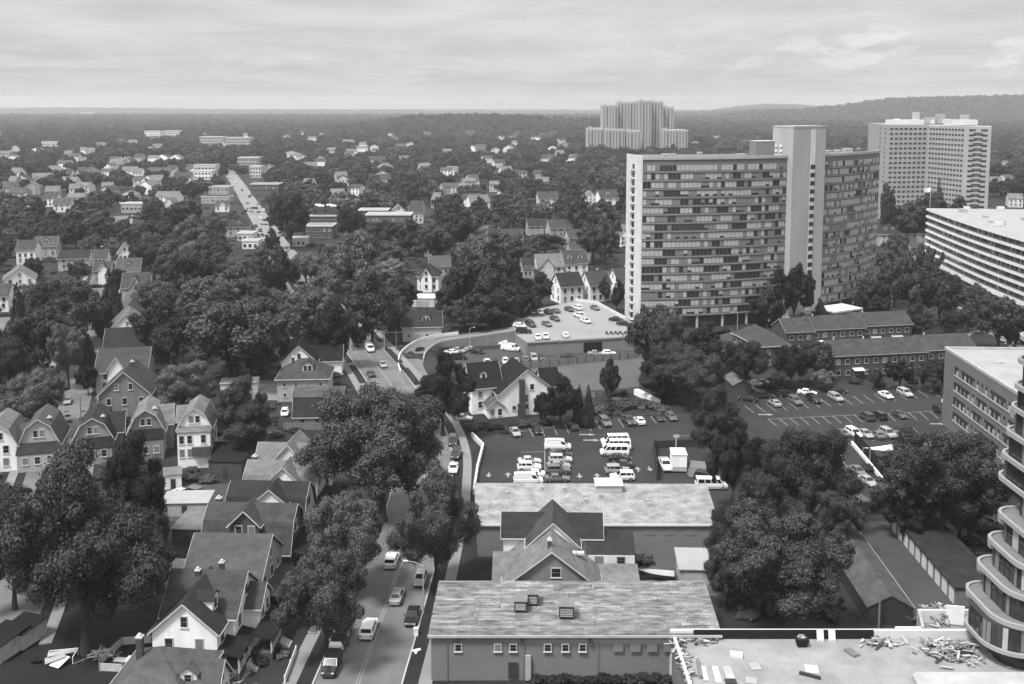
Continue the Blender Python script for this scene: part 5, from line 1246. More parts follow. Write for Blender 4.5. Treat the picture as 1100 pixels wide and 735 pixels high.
def car_meshes(kind, tone):
    k = (kind, round(tone, 2))
    if k in CM: return CM[k]
    D = CAR[kind]; PM = carpaint(tone); Wd = D['W']; st = D['st']
    m = MB(); vs = []; n = 8
    for (y, hw, zb, zt) in st:
        zm = zb + (zt - zb) * .45
        vs += [(-hw * .9, y, zb), (-hw, y, zm), (-hw * .97, y, zt - .05), (-hw * .86, y, zt), (hw * .86, y, zt), (hw * .97, y, zt - .05), (hw, y, zm), (hw * .9, y, zb)]
    fs = []
    for i in range(len(st) - 1):
        for q in range(n): fs.append((i * n + q, i * n + (q + 1) % n, (i + 1) * n + (q + 1) % n, (i + 1) * n + q))
    fs.append(list(range(n))); fs.append([(len(st) - 1) * n + q for q in range(n - 1, -1, -1)])
    m.add(vs, fs, PM)
    b0, b1, r0, r1, zr = D['cab']; zb = 1.2 if kind in ('van', 'minibus') else {'sedan': .93, 'hatchback': .96, 'suv': 1.08, 'pickup': 1.12}[kind]
    wb = Wd * .93; wr = Wd * (.70 if kind in ('sedan', 'hatchback') else .84)
    c = [(-wb, b0, zb - .06), (wb, b0, zb - .06), (wb, b1, zb - .06), (-wb, b1, zb - .06), (-wr, r0, zr - .05), (wr, r0, zr - .05), (wr, r1, zr - .05), (-wr, r1, zr - .05),
         (-wr * .86, r0 + .12, zr), (wr * .86, r0 + .12, zr), (wr * .86, r1 - .1, zr), (-wr * .86, r1 - .1, zr)]
    m.add(c, [(0, 1, 5, 4), (1, 2, 6, 5), (2, 3, 7, 6), (3, 0, 4, 7), (4, 5, 9, 8), (5, 6, 10, 9), (6, 7, 11, 10), (7, 4, 8, 11), (8, 9, 10, 11)], PM)
    if kind == 'pickup':   # open bed: dark floor sunk between rails
        m.box(-.80, .80, 1.1, 2.6, 1.165, 1.17, METALD)
        for s in (-1, 1): m.box(s * .88 - .07, s * .88 + .07, 1.05, 2.7, 1.1, 1.30, PM)
        m.box(-.93, .93, 2.62, 2.74, .6, 1.30, PM)
    m.box(-Wd * .7, Wd * .7, st[0][0] - .03, st[0][0] + .1, .36, .52, METALD)
    for s in (-1, 1): m.box(s * (Wd + .09) - .09, s * (Wd + .09) + .09, b0 + .35, b0 + .5, zb, zb + .14, PM)
    body = m.mesh('body')
    def V(i): return Vector(c[i])
    def panel(a, b, c_, d, u0, u1, v0, v1, off, g=None):
        g = g or MB(); a, b, c_, d = map(Vector, (a, b, c_, d))
        P = lambda u, v: (a * (1 - u) + b * u) * (1 - v) + (d * (1 - u) + c_ * u) * v
        nrm = (b - a).cross(d - a).normalized() * off
        q = [P(u0, v0), P(u1, v0), P(u1, v1), P(u0, v1)]; g.add([p + nrm for p in q] + [p - nrm * .2 for p in q], [(0, 1, 2, 3), (0, 4, 5, 1), (1, 5, 6, 2), (2, 6, 7, 3), (3, 7, 4, 0)], CARGLASS); return g
    parts = [('body', body, (0, 0, 0))]
    parts.append(('windscreen', panel(c[0], c[1], c[5], c[4], .05, .95, .12, .93, .012).mesh('windscreen'), (0, 0, 0)))
    parts.append(('rear_window', panel(c[2], c[3], c[7], c[6], .08, .92, .25 if kind != 'van' else .45, .9, .012).mesh('rear_window'), (0, 0, 0)))
    for s, (i0, i1, i2, i3) in ((1, (1, 2, 6, 5)), (-1, (3, 0, 4, 7))):
        if kind == 'van': segs = [(.05, .22)]
        elif kind == 'minibus': segs = [(.05, .20), (.23, .42), (.45, .66), (.69, .93)]
        elif kind == 'pickup': segs = [(.08, .52), (.56, .92)]
        else: segs = [(.08, .46), (.50, .78)] + ([(.82, .95)] if kind == 'suv' else [])
        g = None
        for u0, u1 in segs:
            if s < 0: u0, u1 = 1 - u1, 1 - u0
            g = panel(c[i0], c[i1], c[i2], c[i3], u0, u1, .2, .9, .012, g)
        parts.append(('side_window', g.mesh('side_window'), (0, 0, 0)))
    w = MB(); rw = .36 if kind in ('suv', 'pickup', 'van', 'minibus') else .32
    w.tube([(-.12, 0, 0), (.12, 0, 0)], rw, TYRE, 12); w.tube([(-.135, 0, 0), (.135, 0, 0)], rw * .6, RIM, 10); wm = w.mesh('wheel')
    yf, yr = st[0][0] + .88, st[-1][0] - (.9 if kind != 'pickup' else 1.15)
    for sx in (-1, 1):
        for y in (yf, yr): parts.append(('wheel', wm, (sx * (Wd - .10), y, rw)))
    zt = st[1][3]
    hl = MB(); hl.box(-.17, .17, -.04, .06, -.09, .07, LAMP); hm = hl.mesh('headlight'); tl = MB(); tl.box(-.14, .14, -.06, .03, -.12, .10, TAIL); tm_ = tl.mesh('tail_light')
    for sx in (-1, 1):
        parts.append(('headlight', hm, (sx * st[0][1] * .86, st[0][0] + .06, zt - .12))); parts.append(('tail_light', tm_, (sx * st[-1][1] * .88, st[-1][0] - .02, st[-1][3] - .10)))
    if kind == 'van':
        r = MB()
        for k in range(5): r.box(-.75, .75, -.8 + k * .75, -.74 + k * .75, 2.22, 2.26, METAL)
        for s in (-.75, .75): r.box(s - .03, s + .03, -.85, 2.3, 2.12, 2.26, METAL)
        parts.append(('roof_rack', r.mesh('roof_rack'), (0, 0, 0)))
    CM[k] = parts
    return parts
TN = {'black': .02, 'charcoal': .05, 'grey': .12, 'silver': .28, 'pale silver': .42, 'white': .70}
def car(kind, tone, px, py, hd, label, group, z=0., far=False):
    p = at(px, py, z); x, y = p.x, p.y
    T = thing({'van': 'panel_van'}.get(kind, kind) if kind in ('van', 'minibus', 'pickup', 'suv') else 'parked_car', label, {'van': 'van', 'minibus': 'minibus', 'pickup': 'pickup'}.get(kind, 'car'), (x, y, z + .025), R(hd), group)
    for nm, me, loc in car_meshes(kind, TN[tone]):
        if far and nm not in ('body', 'windscreen', 'rear_window', 'side_window', 'wheel'): continue
        put(nm, me, T, loc)
    T['_tone'] = tone; T['_kind'] = kind
    return T
def row(cars, hd, where, group, z=0., far=False, jit=2., order='from the left'):
    for i, (kind, tone, px, py) in enumerate(cars):
        kn = {'suv': 'SUV', 'van': 'panel van', 'pickup': 'pickup truck'}.get(kind, kind)
        car(kind, tone, px, py, hd + rnd.uniform(-jit, jit) + (180 if rnd.random() < .3 else 0), '%s %s, %s %s %s' % (tone, kn, nth(i), order, where), group, z, far)
g = 'cars parked in the middle lot'
row([('sedan', 'silver', 553.5, 467), ('hatchback', 'black', 577, 465), ('hatchback', 'black', 616, 461), ('suv', 'grey', 650, 456.5), ('pickup', 'charcoal', 675, 455), ('sedan', 'white', 686.5, 454.5), ('sedan', 'charcoal', 708, 450.5), ('hatchback', 'grey', 721, 450.5)], 12, 'in the back bay row of the middle lot', g)
row([('sedan', 'pale silver', 568.8, 498), ('suv', 'white', 568.5, 505), ('sedan', 'white', 572.5, 512.5), ('van', 'white', 567.5, 520)], 91, 'in the left file of the middle lot', g, order='from the back')
row([('van', 'white', 599, 483), ('sedan', 'charcoal', 602, 490.5), ('suv', 'pale silver', 602, 497), ('sedan', 'silver', 600, 503), ('suv', 'grey', 599, 508.5), ('sedan', 'grey', 598.5, 517)], 91, 'in the second file of the middle lot', g, order='from the back')
row([('minibus', 'white', 660.5, 477.5), ('minibus', 'white', 662.5, 483), ('minibus', 'white', 660, 489), ('sedan', 'black', 665.5, 495), ('sedan', 'charcoal', 667.5, 502), ('suv', 'silver', 663, 508.5), ('suv', 'white', 668.5, 515.5)], -89, 'in the third file of the middle lot', g, order='from the back')
car('pickup', 'white', 714.5, 503, 2, 'white pickup truck inside the fenced compound beside the middle lot', g)
car('minibus', 'white', 764, 525, 88, 'white minibus half under the trees at the corner of the patched white roof', g)
car('suv', 'charcoal', 759, 516, 60, 'charcoal car wedged behind the white minibus under the trees', g)
g = 'cars parked on the raised deck'
row([('sedan', 'charcoal', 570.5, 337.5), ('sedan', 'white', 579.3, 337.5), ('suv', 'charcoal', 589, 337), ('sedan', 'grey', 597, 335.5), ('sedan', 'charcoal', 611.3, 334), ('suv', 'white', 620, 332.5), ('sedan', 'grey', 639, 332.5)], 22, 'in the back row on the parking deck', g, 4.02)
row([('suv', 'charcoal', 570, 350.5), ('sedan', 'grey', 587.3, 350), ('sedan', 'charcoal', 596, 344.2), ('pickup', 'white', 623, 341.5), ('sedan', 'white', 629, 346.5)], 25, 'in the middle of the parking deck', g, 4.02)
car('sedan', 'black', 662, 345, 75, 'black sedan parked sideways by the deck wall, farther of two', g, 4.02); car('sedan', 'black', 670.5, 349.5, 70, 'black sedan parked sideways by the deck wall, nearer of two', g, 4.02)
car('suv', 'black', 562.5, 358, 88, 'black SUV sideways at the left front corner of the deck', g, 4.02); car('hatchback', 'white', 558.5, 352, 60, 'white hatchback behind the black car at the deck left corner', g, 4.02)
row([('sedan', 'white', 578, 364.5), ('sedan', 'white', 586, 363.5), ('hatchback', 'white', 607, 362)], 5, 'along the front wall of the parking deck', g, 4.02)
g = 'cars in the lane below the deck'
row([('sedan', 'white', 523.5, 391.5), ('sedan', 'charcoal', 533.5, 391.5), ('hatchback', 'white', 543, 390.5), ('hatchback', 'silver', 554.5, 389.8), ('suv', 'grey', 564, 388.6), ('suv', 'silver', 573.5, 387.2), ('hatchback', 'charcoal', 582, 386.5)], 5, 'behind the slatted fence below the deck', g)
row([('sedan', 'charcoal', 611, 384.5), ('sedan', 'silver', 640, 381.8), ('hatchback', 'white', 654, 381.5)], 85, 'along the lane under the deck wall', g)
row([('sedan', 'white', 484, 380.5), ('sedan', 'silver', 492.5, 378.5), ('sedan', 'silver', 506.5, 377.5), ('sedan', 'black', 511.5, 379.5)], 60, 'in the sunken lot inside the curved ramp', g)
car('suv', 'black', 492.5, 386, 85, 'black SUV nearest the ramp mouth in the sunken lot', g)
car('van', 'white', 548.5, 377, 70, 'white panel van parked at the left wall of the deck', g); car('sedan', 'white', 544, 371.5, 70, 'white sedan behind the white panel van at the deck wall', g)
g = 'cars on the main street'
for a in [('suv', 'white', 396.5, 680, 177, 'white SUV driving down the main street'), ('sedan', 'silver', 426.5, 644, 177, 'silver sedan driving up the main street beside the lamp'), ('sedan', 'black', 443, 666, -3, 'black sedan parked at the kerb near the street lamp'),
          ('suv', 'white', 421, 606, 177, 'white car emerging between the trees over the main street'), ('sedan', 'silver', 452, 625, -3, 'silver car parked half under the tree beyond the street lamp'), ('suv', 'black', 356.5, 719, -3, 'black SUV at the left kerb in the foreground'),
          ('van', 'white', 366, 690, -3, 'white panel van half under the pale leaved tree'), ('van', 'white', 397, 377, 19, 'white panel van on the main street near the bend'), ('sedan', 'silver', 411, 394, 19, 'silver sedan on the right lane near the bend'),
          ('sedan', 'charcoal', 398.5, 404, 199, 'charcoal sedan on the left lane near the bend'), ('sedan', 'white', 487, 506, 0, 'white sedan parked at the right kerb under the big tree'), ('suv', 'charcoal', 490, 491, -4, 'charcoal car parked behind the white sedan at the right kerb'),
          ('suv', 'charcoal', 486.5, 477, 4, 'charcoal car second ahead of the white sedan at the right kerb'), ('sedan', 'pale silver', 496.5, 451.5, 80, 'pale silver sedan in the drive of the white gabled house'), ('sedan', 'grey', 360, 404, 80, 'grey sedan in the fenced drive beside the hip roofed house'),
          ('hatchback', 'white', 306, 446, 10, 'white hatchback half hidden by the dark tree left of the saltbox house')]: car(*a, g)
g = 'cars parked in the right lot'
row([('sedan', 'silver', 832, 435.5), ('suv', 'grey', 854, 433.5), ('suv', 'black', 874, 431.8), ('suv', 'silver', 897.5, 430), ('sedan', 'white', 951.5, 427), ('suv', 'pale silver', 972, 425), ('sedan', 'charcoal', 1011, 421)], 12, 'in the back bay row of the right lot', g)
row([('sedan', 'white', 811.5, 414.5), ('sedan', 'silver', 820, 413.5), ('sedan', 'charcoal', 806, 421), ('suv', 'black', 820, 428), ('sedan', 'black', 804, 431), ('suv', 'black', 845, 426.5), ('sedan', 'white', 867, 424), ('sedan', 'black', 899, 422)], 75, 'in the loose group by the pale roofed shed', g, jit=15, order='listed')
row([('suv', 'charcoal', 930.5, 450.5), ('suv', 'black', 944, 449.5), ('sedan', 'charcoal', 966, 448), ('suv', 'black', 1011, 444.5)], 12, 'in the middle bay row of the right lot', g)
car('hatchback', 'white', 1020, 436, 12, 'white hatchback peeking past the office block corner', g)
row([('sedan', 'white', 897, 476), ('sedan', 'grey', 903.5, 467.5), ('suv', 'white', 917, 468.5), ('sedan', 'silver', 929.5, 468.8), ('sedan', 'grey', 942, 469.8), ('suv', 'silver', 953.5, 468.8), ('sedan', 'pale silver', 966, 469.8), ('suv', 'charcoal', 977.5, 470)], 12, 'in the front bay row of the right lot', g)
row([('sedan', 'grey', 921.5, 509), ('sedan', 'silver', 932, 520), ('suv', 'charcoal', 929.5, 547)], 12, 'in the short bays beside the black fence', g, order='from the back')
g = 'cars by the left houses'
for a in [('sedan', 'pale silver', 196, 533.5, 60, 'pale silver sedan beside the small shed, left of two'), ('suv', 'grey', 213, 533.5, 60, 'grey car beside the small shed, right of two'), ('sedan', 'white', 47, 391, 30, 'white car on the leafy residential street'),
          ('sedan', 'silver', 100, 385, 15, 'silver car in the drive left of the climbing row, upper'), ('sedan', 'white', 107, 397, 15, 'white car in the drive left of the climbing row, lower'), ('sedan', 'silver', 72.5, 433, 20, 'silver car on the street above the gambrel row'),
          ('sedan', 'silver', 172, 382, 80, 'silver car on the right of the climbing row under trees'), ('van', 'white', 168, 367, 80, 'white van on the right of the climbing row under trees'), ('van', 'white', 924, 332, 80, 'white panel van in the slab tower forecourt'), ('sedan', 'white', 950, 330, 60, 'white car right of the panel van in the slab tower forecourt')]: car(*a, g)
g = 'cars on the far street'
for i, (px, py) in enumerate([(253.5, 197), (260, 205), (248.6, 207.5), (268, 212), (247, 212), (277, 220), (283, 227), (287.5, 229.5), (279.7, 235), (274.7, 244), (279.7, 249), (282, 253.5), (274.7, 257.5), (271, 228), (266, 219)]):
    tone = ['white', 'charcoal', 'silver', 'black', 'white', 'silver', 'white', 'charcoal', 'white', 'charcoal', 'black', 'charcoal', 'white', 'silver', 'grey'][i]
    car('sedan' if i % 3 else 'suv', tone, px, py, 18 + (180 if i % 2 else 0), '%s car on the far straight street, %s counting from its top' % (tone, nth(i)), g, far=True)
# motorcycles on the deck
for i, px in enumerate((652, 657, 662, 667, 673)):
    p = at(px, 359.3, 4.02); T = thing('motorcycle', 'dark motorcycle on the deck edge, %s from the left of five' % nth(i), 'motorcycle', tuple(p), R(20 + i * 5), 'motorcycles on the deck edge')
    mb = MB(); mb.tube([(0, -.5, .55), (0, .0, .62), (0, .75, .75)], [.12, .22, .14], METALD, 8); mb.box(-.14, .14, -.1, .7, .72, .86, BLACK); mb.build('body', T)
    for y in (-.68, .68):
        mb = MB(); mb.tube([(-.06, y, .31), (.06, y, .31)], .31, TYRE, 12); mb.build('wheel', T)
    mb = MB(); mb.beam((-.36, -.42, 1.02), (.36, -.42, 1.02), .05, .05, METAL); mb.beam((0, -.68, .35), (0, -.42, 1.02), .06, .06, METAL); mb.build('handlebar', T)
p = at(636, 349.5, 4.02); mb = MB(); mb.box(-.09, .09, -.09, .09, 0, 1.5, METAL); mb.box(-.16, .16, -.12, .12, 1.5, 1.85, METAL); o = mb.build('ticket_post', None, tuple(p)); tag(o, 'small grey ticket post standing in the middle of the deck', 'post')

# ================================================================ street furniture, fences, small things
def lamp(label, px, py, h, ax, ay, rise=.5):
    p = at(px, py); T = thing('street_lamp', label, 'street lamp', tuple(p), 0, 'street lamps')
    mb = MB(); mb.tube([(0, 0, 0), (0, 0, .35), (0, 0, h)], [.14, .11, .07], METAL, 8); mb.build('pole', T)
    mb = MB(); mb.tube([(0, 0, h - .1), (ax * .5, ay * .5, h + rise * .8), (ax, ay, h + rise)], [.05, .05, .045], METAL, 6); mb.build('arm', T)
    mb = MB(); mb.tube([(ax * .97, ay * .97, h + rise), (ax * 1.12, ay * 1.12, h + rise), (ax * 1.3, ay * 1.3, h + rise - .03)], [.08, .17, .09], CONCL, 8); mb.build('lamp_head', T)
lamp('tall curved arm street lamp by the streaked roof block', 455, 659, 7.0, -2.2, .4)
lamp('street lamp at the bend in front of the white gabled house', 493.5, 468, 6.5, -2.6, .2)
lamp('street lamp beside the hedge left of the curved ramp', 413, 378, 5.8, -2.2, -.2)
lamp('small street lamp on the wall of the curved ramp', 504.6, 373, 5.5, 1.2, -.2)
lamp('street lamp at the foot of the far street by the round tree', 303, 262, 8, -2.5, .4)
lamp('street lamp in front of the slab tower lobby', 792, 357, 6, -1.6, -.3)
def pole(label, px, py, h, arm=True):
    p = at(px, py); T = thing('utility_pole', label, 'utility pole', tuple(p), 0, 'utility poles')
    mb = MB(); mb.tube([(0, 0, 0), (rnd.uniform(-.1, .1), 0, h)], [.16, .1], WOOD, 8); mb.build('pole', T)
    if arm: mb = MB(); mb.box(-.9, .9, -.06, .06, h - .7, h - .55, WOOD); mb.build('crossarm', T)
pole('utility pole in front of the deck wall, left of two', 601, 388, 6.2); pole('leaning utility pole in front of the deck wall near the garage opening', 669, 388, 8, False)
pole('bare pole at the end of the right lot by the black fence', 923, 546, 6, False); pole('thin pole beside the black end wall of the garage shed', 944, 676, 6.6, False)
pole('utility pole on the left street among dark trees', 88, 470, 9); pole('tall thin pole among trees right of the climbing row', 225, 410, 9, False); pole('utility pole beside the verge near the hedge', 426, 377, 6, False)
def fence(label, pts, h, m, name='fence', cat='fence', z=0., post=2.5, pm=None, t=.08, gap=0.):
    T = thing(name, label, cat, tuple(at(*pts[0], z)))
    o = at(*pts[0], z); W_ = [at(a, b, z) - o for a, b in pts]; mb = MB(); ps = []
    for a, b in zip(W_, W_[1:]):
        a2 = Vector((a.x, a.y, h / 2 + .05)); b2 = Vector((b.x, b.y, h / 2 + .05)); mb.beam(a2, b2, t, h, m)
        n = max(1, int((b - a).length / post))
        for k in range(n + 1): ps.append(a.lerp(b, k / n))
    mb.build('panel', T)
    if pm:
        for p in ps[:60]: q = MB(); q.box(-.08, .08, -.08, .08, 0, h + .2, pm); q.build('post', T, (p.x, p.y, 0))
fence('white painted wall along the left side of the middle lot', [(507, 470), (519, 482), (513, 505), (509, 532)], 1.1, CONCL, 'boundary_wall', 'wall', t=.4)
fence('dark slatted fence between the lane and the vacant field', [(478, 404), (520, 400), (560, 397), (620, 391), (692, 384)], 1.9, WOOD, pm=METALD)
fence('low wooden fence between the vacant field and the middle lot', [(590, 424.5), (640, 427), (684, 422)], 1.3, WOOD, pm=WOOD)
fence('dark fence along the sidewalk below the curved ramp', [(414, 377), (428, 393), (446, 414)], 1.6, METALD, pm=METALD)
fence('black solid fence round the small court of the right lot', [(918, 477), (935, 496), (952, 517)], 2.6, BLACK, pm=METALD)
fence('white kerb wall beside the black fence', [(915, 478), (932, 498), (949, 519)], .8, WHITE, 'boundary_wall', 'wall', t=.35)
fence('dark fence closing the end of the right lot above the alley', [(906, 553), (960, 553)], 2.2, METALD, pm=BLACK)
fence('dark mesh fence on the left of the truck compound', [(702, 483), (706, 517)], 2.6, METALD, pm=METALD)
fence('dark mesh fence at the back of the truck compound', [(702, 482), (748, 480)], 1.6, METALD, pm=METALD)
fence('white rail fence of the front garden at the lower left kerb', [(306, 735), (318, 703)], 1.0, WHITE, pm=WHITE)
fence('timber fence round the small dark garden plot in the lower left yard', [(108, 715), (131, 693), (163, 691)], 1.0, WOODL, pm=WOOD)
fence('short timber fence at the front of the dark garden plot', [(107, 721), (132, 722)], 1.0, WOODL, pm=WOOD)
fence('low fence behind the saltbox house', [(305, 462), (352, 462)], 1.6, WOOD, pm=WOOD)
fence('white railed ramp stairs between the field and the middle lot', [(683, 424), (694, 429), (707, 436)], 1.4, WHITE, 'stair_ramp', 'stairs', t=1.2)
# truck compound cabin
p = at(729, 506); T = thing('site_cabin', 'tall white box cabin standing in the truck compound', 'cabin', tuple(p), R(-2))
mb = MB(); mb.box(-1.4, 1.4, -1.2, 2.6, .4, 3.6, WHITE); mb.build('body', T); mb = MB(); mb.box(-1.5, 1.5, -1.3, 2.7, 3.6, 3.75, WHITE); mb.build('roof', T)
mb = MB(); mb.box(-1.3, 1.3, -1.0, 2.4, 0, .4, BLACK); mb.build('chassis', T); mb = MB(); mb.box(-1.36, 1.36, -1.26, -1.203, .6, 1.3, CONC); mb.build('door', T)
mb = MB(); mb.tube([(0, 3.4, 0), (0, 3.4, 6)], .12, METAL, 8); mb.box(-.6, .6, 3.3, 3.5, 5.6, 6.1, METAL); o = mb.build('signal_mast', None, tuple(p)); tag(o, 'short mast with a box head behind the white site cabin', 'mast')
p = at(750, 508); mb = MB(); mb.add([(-2.2, -2, 0), (2.2, -2, 0), (2.4, 2.6, 0), (-2.2, 2.6, 0), (-1.6, -1.2, 1.5), (1.4, -1.0, 1.3), (1.6, 1.8, 1.6), (-1.4, 2.0, 1.8)], [(3, 2, 1, 0), (0, 1, 5, 4), (1, 2, 6, 5), (2, 3, 7, 6), (3, 0, 4, 7), (4, 5, 6, 7)], CONCD); o = mb.build('covered_heap', None, tuple(p)); tag(o, 'grey tarpaulin covered heap beside the site cabin', 'heap')
# shade sails
for i, (px, py, w_, d_) in enumerate([(951, 482, 7.5, 4), (972, 478, 5, 3), (998, 477, 5, 3.4)]):
    p = at(px, py, 2.6); T = thing('shade_sail', 'white stretched shade sail over the small court, %s of three' % ['leftmost', 'middle', 'rightmost'][i], 'shade sail', (p.x, p.y, 0), R(-12 * i), 'shade sails')
    n = 8; vs = []; fs = []
    for a in range(n + 1):
        for b in range(n + 1):
            u, v = a / n - .5, b / n - .5; s = 1 - .35 * (1 - 4 * v * v) * abs(u) * 2 * .6; s2 = 1 - .35 * (1 - 4 * u * u) * abs(v) * 2 * .6
            vs.append((u * w_ * s, v * d_ * s2, 2.6 + 2.2 * u * v))
    for a in range(n):
        for b in range(n): fs.append((a * (n + 1) + b, (a + 1) * (n + 1) + b, (a + 1) * (n + 1) + b + 1, a * (n + 1) + b + 1))
    mb = MB(); mb.add(vs, fs, WHITE); mb.build('canopy', T, fix=False)
    for u in (-.5, .5):
        for v in (-.5, .5): mb = MB(); mb.tube([(0, 0, 0), (0, 0, 2.6 + 2.2 * u * v)], .07, METAL, 6); mb.build('post', T, (u * w_, v * d_, 0))
# backyard sheds and clutter at lower left
def shed(label, px, py, w_, d_, h_, rz, wm, rm, zoff=0):
    p = at(px, py); T = thing('shed', label, 'shed', (p.x, p.y, 0), R(rz))
    mb = MB(); mb.box(-w_ / 2, w_ / 2, -d_ / 2, d_ / 2, 0, h_, wm); mb.build('wall', T); mb = MB(); mb.slab([(-w_ / 2 - .2, -d_ / 2 - .2, h_ + .12), (w_ / 2 + .2, -d_ / 2 - .2, h_ + .12), (w_ / 2 + .2, d_ / 2 + .2, h_ + .5), (-w_ / 2 - .2, d_ / 2 + .2, h_ + .5)], .11, rm); mb.build('roof', T)
    mb = MB(); mb.box(-.45, .45, -d_ / 2 - .05, -d_ / 2 - .003, 0, 1.9, METALD); mb.build('door', T); return T
shed('weathered backyard shed with a dark roof at the left edge, farther of two', 26, 688, 3.6, 4.2, 2.1, -18, WOODL, RF_K); shed('weathered backyard shed cut by the left edge, nearer of two', 4, 700, 3.8, 5, 2.2, -18, WOODL, RF_K)
shed('small white shed with pale roof behind the parked pair of cars', 186, 522, 3.0, 3.2, 2.6, 20, WHITE, RF_L); shed('brick garage with flat black roof behind the pale roofed row', 249, 507, 6.4, 7.5, 3.4, SR, BRICK, RF_K)
shed('flat white roofed garage below the two parked cars', 202, 549, 8, 4.5, 2.3, 3, LGREY, ROOFW); shed('low pale roofed lean to beside the dark gambrel house', 208, 577, 4.8, 6, 2.6, -5, DGREY, RF_L); shed('white roofed lean to at the left end of the grey shingle roof', 193, 628, 2.6, 3.4, 2.6, -10, LGREY, ROOFW)
shed('long white roofed carport behind the dark tree and the saltbox house', 258, 420, 9, 4, 2.4, 8, OFFW, ROOFW); shed('dark flat garage below the tall white gambrel house', 240, 495, 6, 5, 2.6, 0, BRICK, RF_K)
p = at(66, 712); T = thing('trampoline_table', 'pale broken sheets piled on a white frame in the backyard', 'junk pile', tuple(p), .2)
mb = MB(); mb.beam((-1.8, .8, .8), (1.6, 1.2, .9), 1.0, .08, WOODL); mb.beam((-1.9, -.2, .5), (.4, .4, .9), 1.5, .06, CONC); mb.beam((-.6, -1.4, .3), (.5, .2, .8), 1.6, .06, CONCL); mb.build('boards', T)
mb = MB()
for a in ((-1.8, 1.3), (1.7, 1.5), (1.5, -.6)): mb.beam((a[0], a[1], 0), (a[0], a[1], .95), .08, .08, WHITE)
mb.beam((1.7, 1.5, .9), (1.5, -.6, .9), .08, .08, WHITE); mb.beam((-1.8, 1.5, .95), (1.7, 1.5, .95), .08, .08, WHITE); mb.build('frame', T)
p = at(133, 713); T = thing('garden_bench', 'white garden bench inside the small fenced plot', 'bench', tuple(p), R(-8)); mb = MB(); mb.box(-1.2, 1.0, -.5, .5, .45, .55, CONC); mb.build('seat', T); mb = MB(); mb.box(.5, 1.1, -.45, .45, .56, .9, WHITE); mb.build('cushion', T)
for q in (-1, .8): mb = MB(); mb.box(q - .06, q + .06, -.4, .4, 0, .45, WOOD); mb.build('leg', T)
p = at(110, 706); plankpile('dark clutter of pots and timber beside the fenced garden plot', p.x, p.y, 0, 2.4, 1.2, 60, .7)
p = at(38, 713); mb = MB(); mb.tube([(-.6, 0, .3), (0, .1, .42), (.7, 0, .3)], [.2, .4, .22], BLACK, 8); o = mb.build('rubbish_bag', None, tuple(p)); tag(o, 'black rubbish bag lying on the dark backyard grass', 'bag')
p = at(436, 684 ); mb = MB(); mb.box(-.3, .3, -.3, .3, .12, 1.0, WHITE); mb.box(-.34, .34, -.34, .34, 1.0, 1.1, CONCL); o = mb.build('utility_box', None, (at(447, 683).x, at(447, 683).y, .0)); tag(o, 'small white utility box on the verge near the black sedan', 'utility box')
p = at(447.5, 701); mb = MB(); mb.beam((-.5, 0, .2), (.5, .3, .3), .5, .06, WHITE); mb.beam((-.1, -.6, .18), (.2, .5, .25), .3, .06, CONCL); o = mb.build('cardboard', None, tuple(p)); tag(o, 'white scrap of board lying on the verge', 'scrap')
# front walks from the street to the row houses
mb = MB()
for (a, b) in [((253, 735), (283, 706)), ((272, 722), (300, 676)), ((290, 690), (304, 640))]: 
    A_, B_ = at(*a), at(*b); mb.beam((A_.x, A_.y, .03), (B_.x, B_.y, .03), .9, .06, SIDE)
structure('garden_path', mb, 'pale garden paths between the row houses and the sidewalk', 'path')
p = at(745, 621); T = thing('slab_stack', 'small pale patio beside the boat', 'patio', tuple(p)); mb = MB(); mb.box(-1.4, 1.4, -1, 1, 0, .12, CONC); mb.build('paving', T)
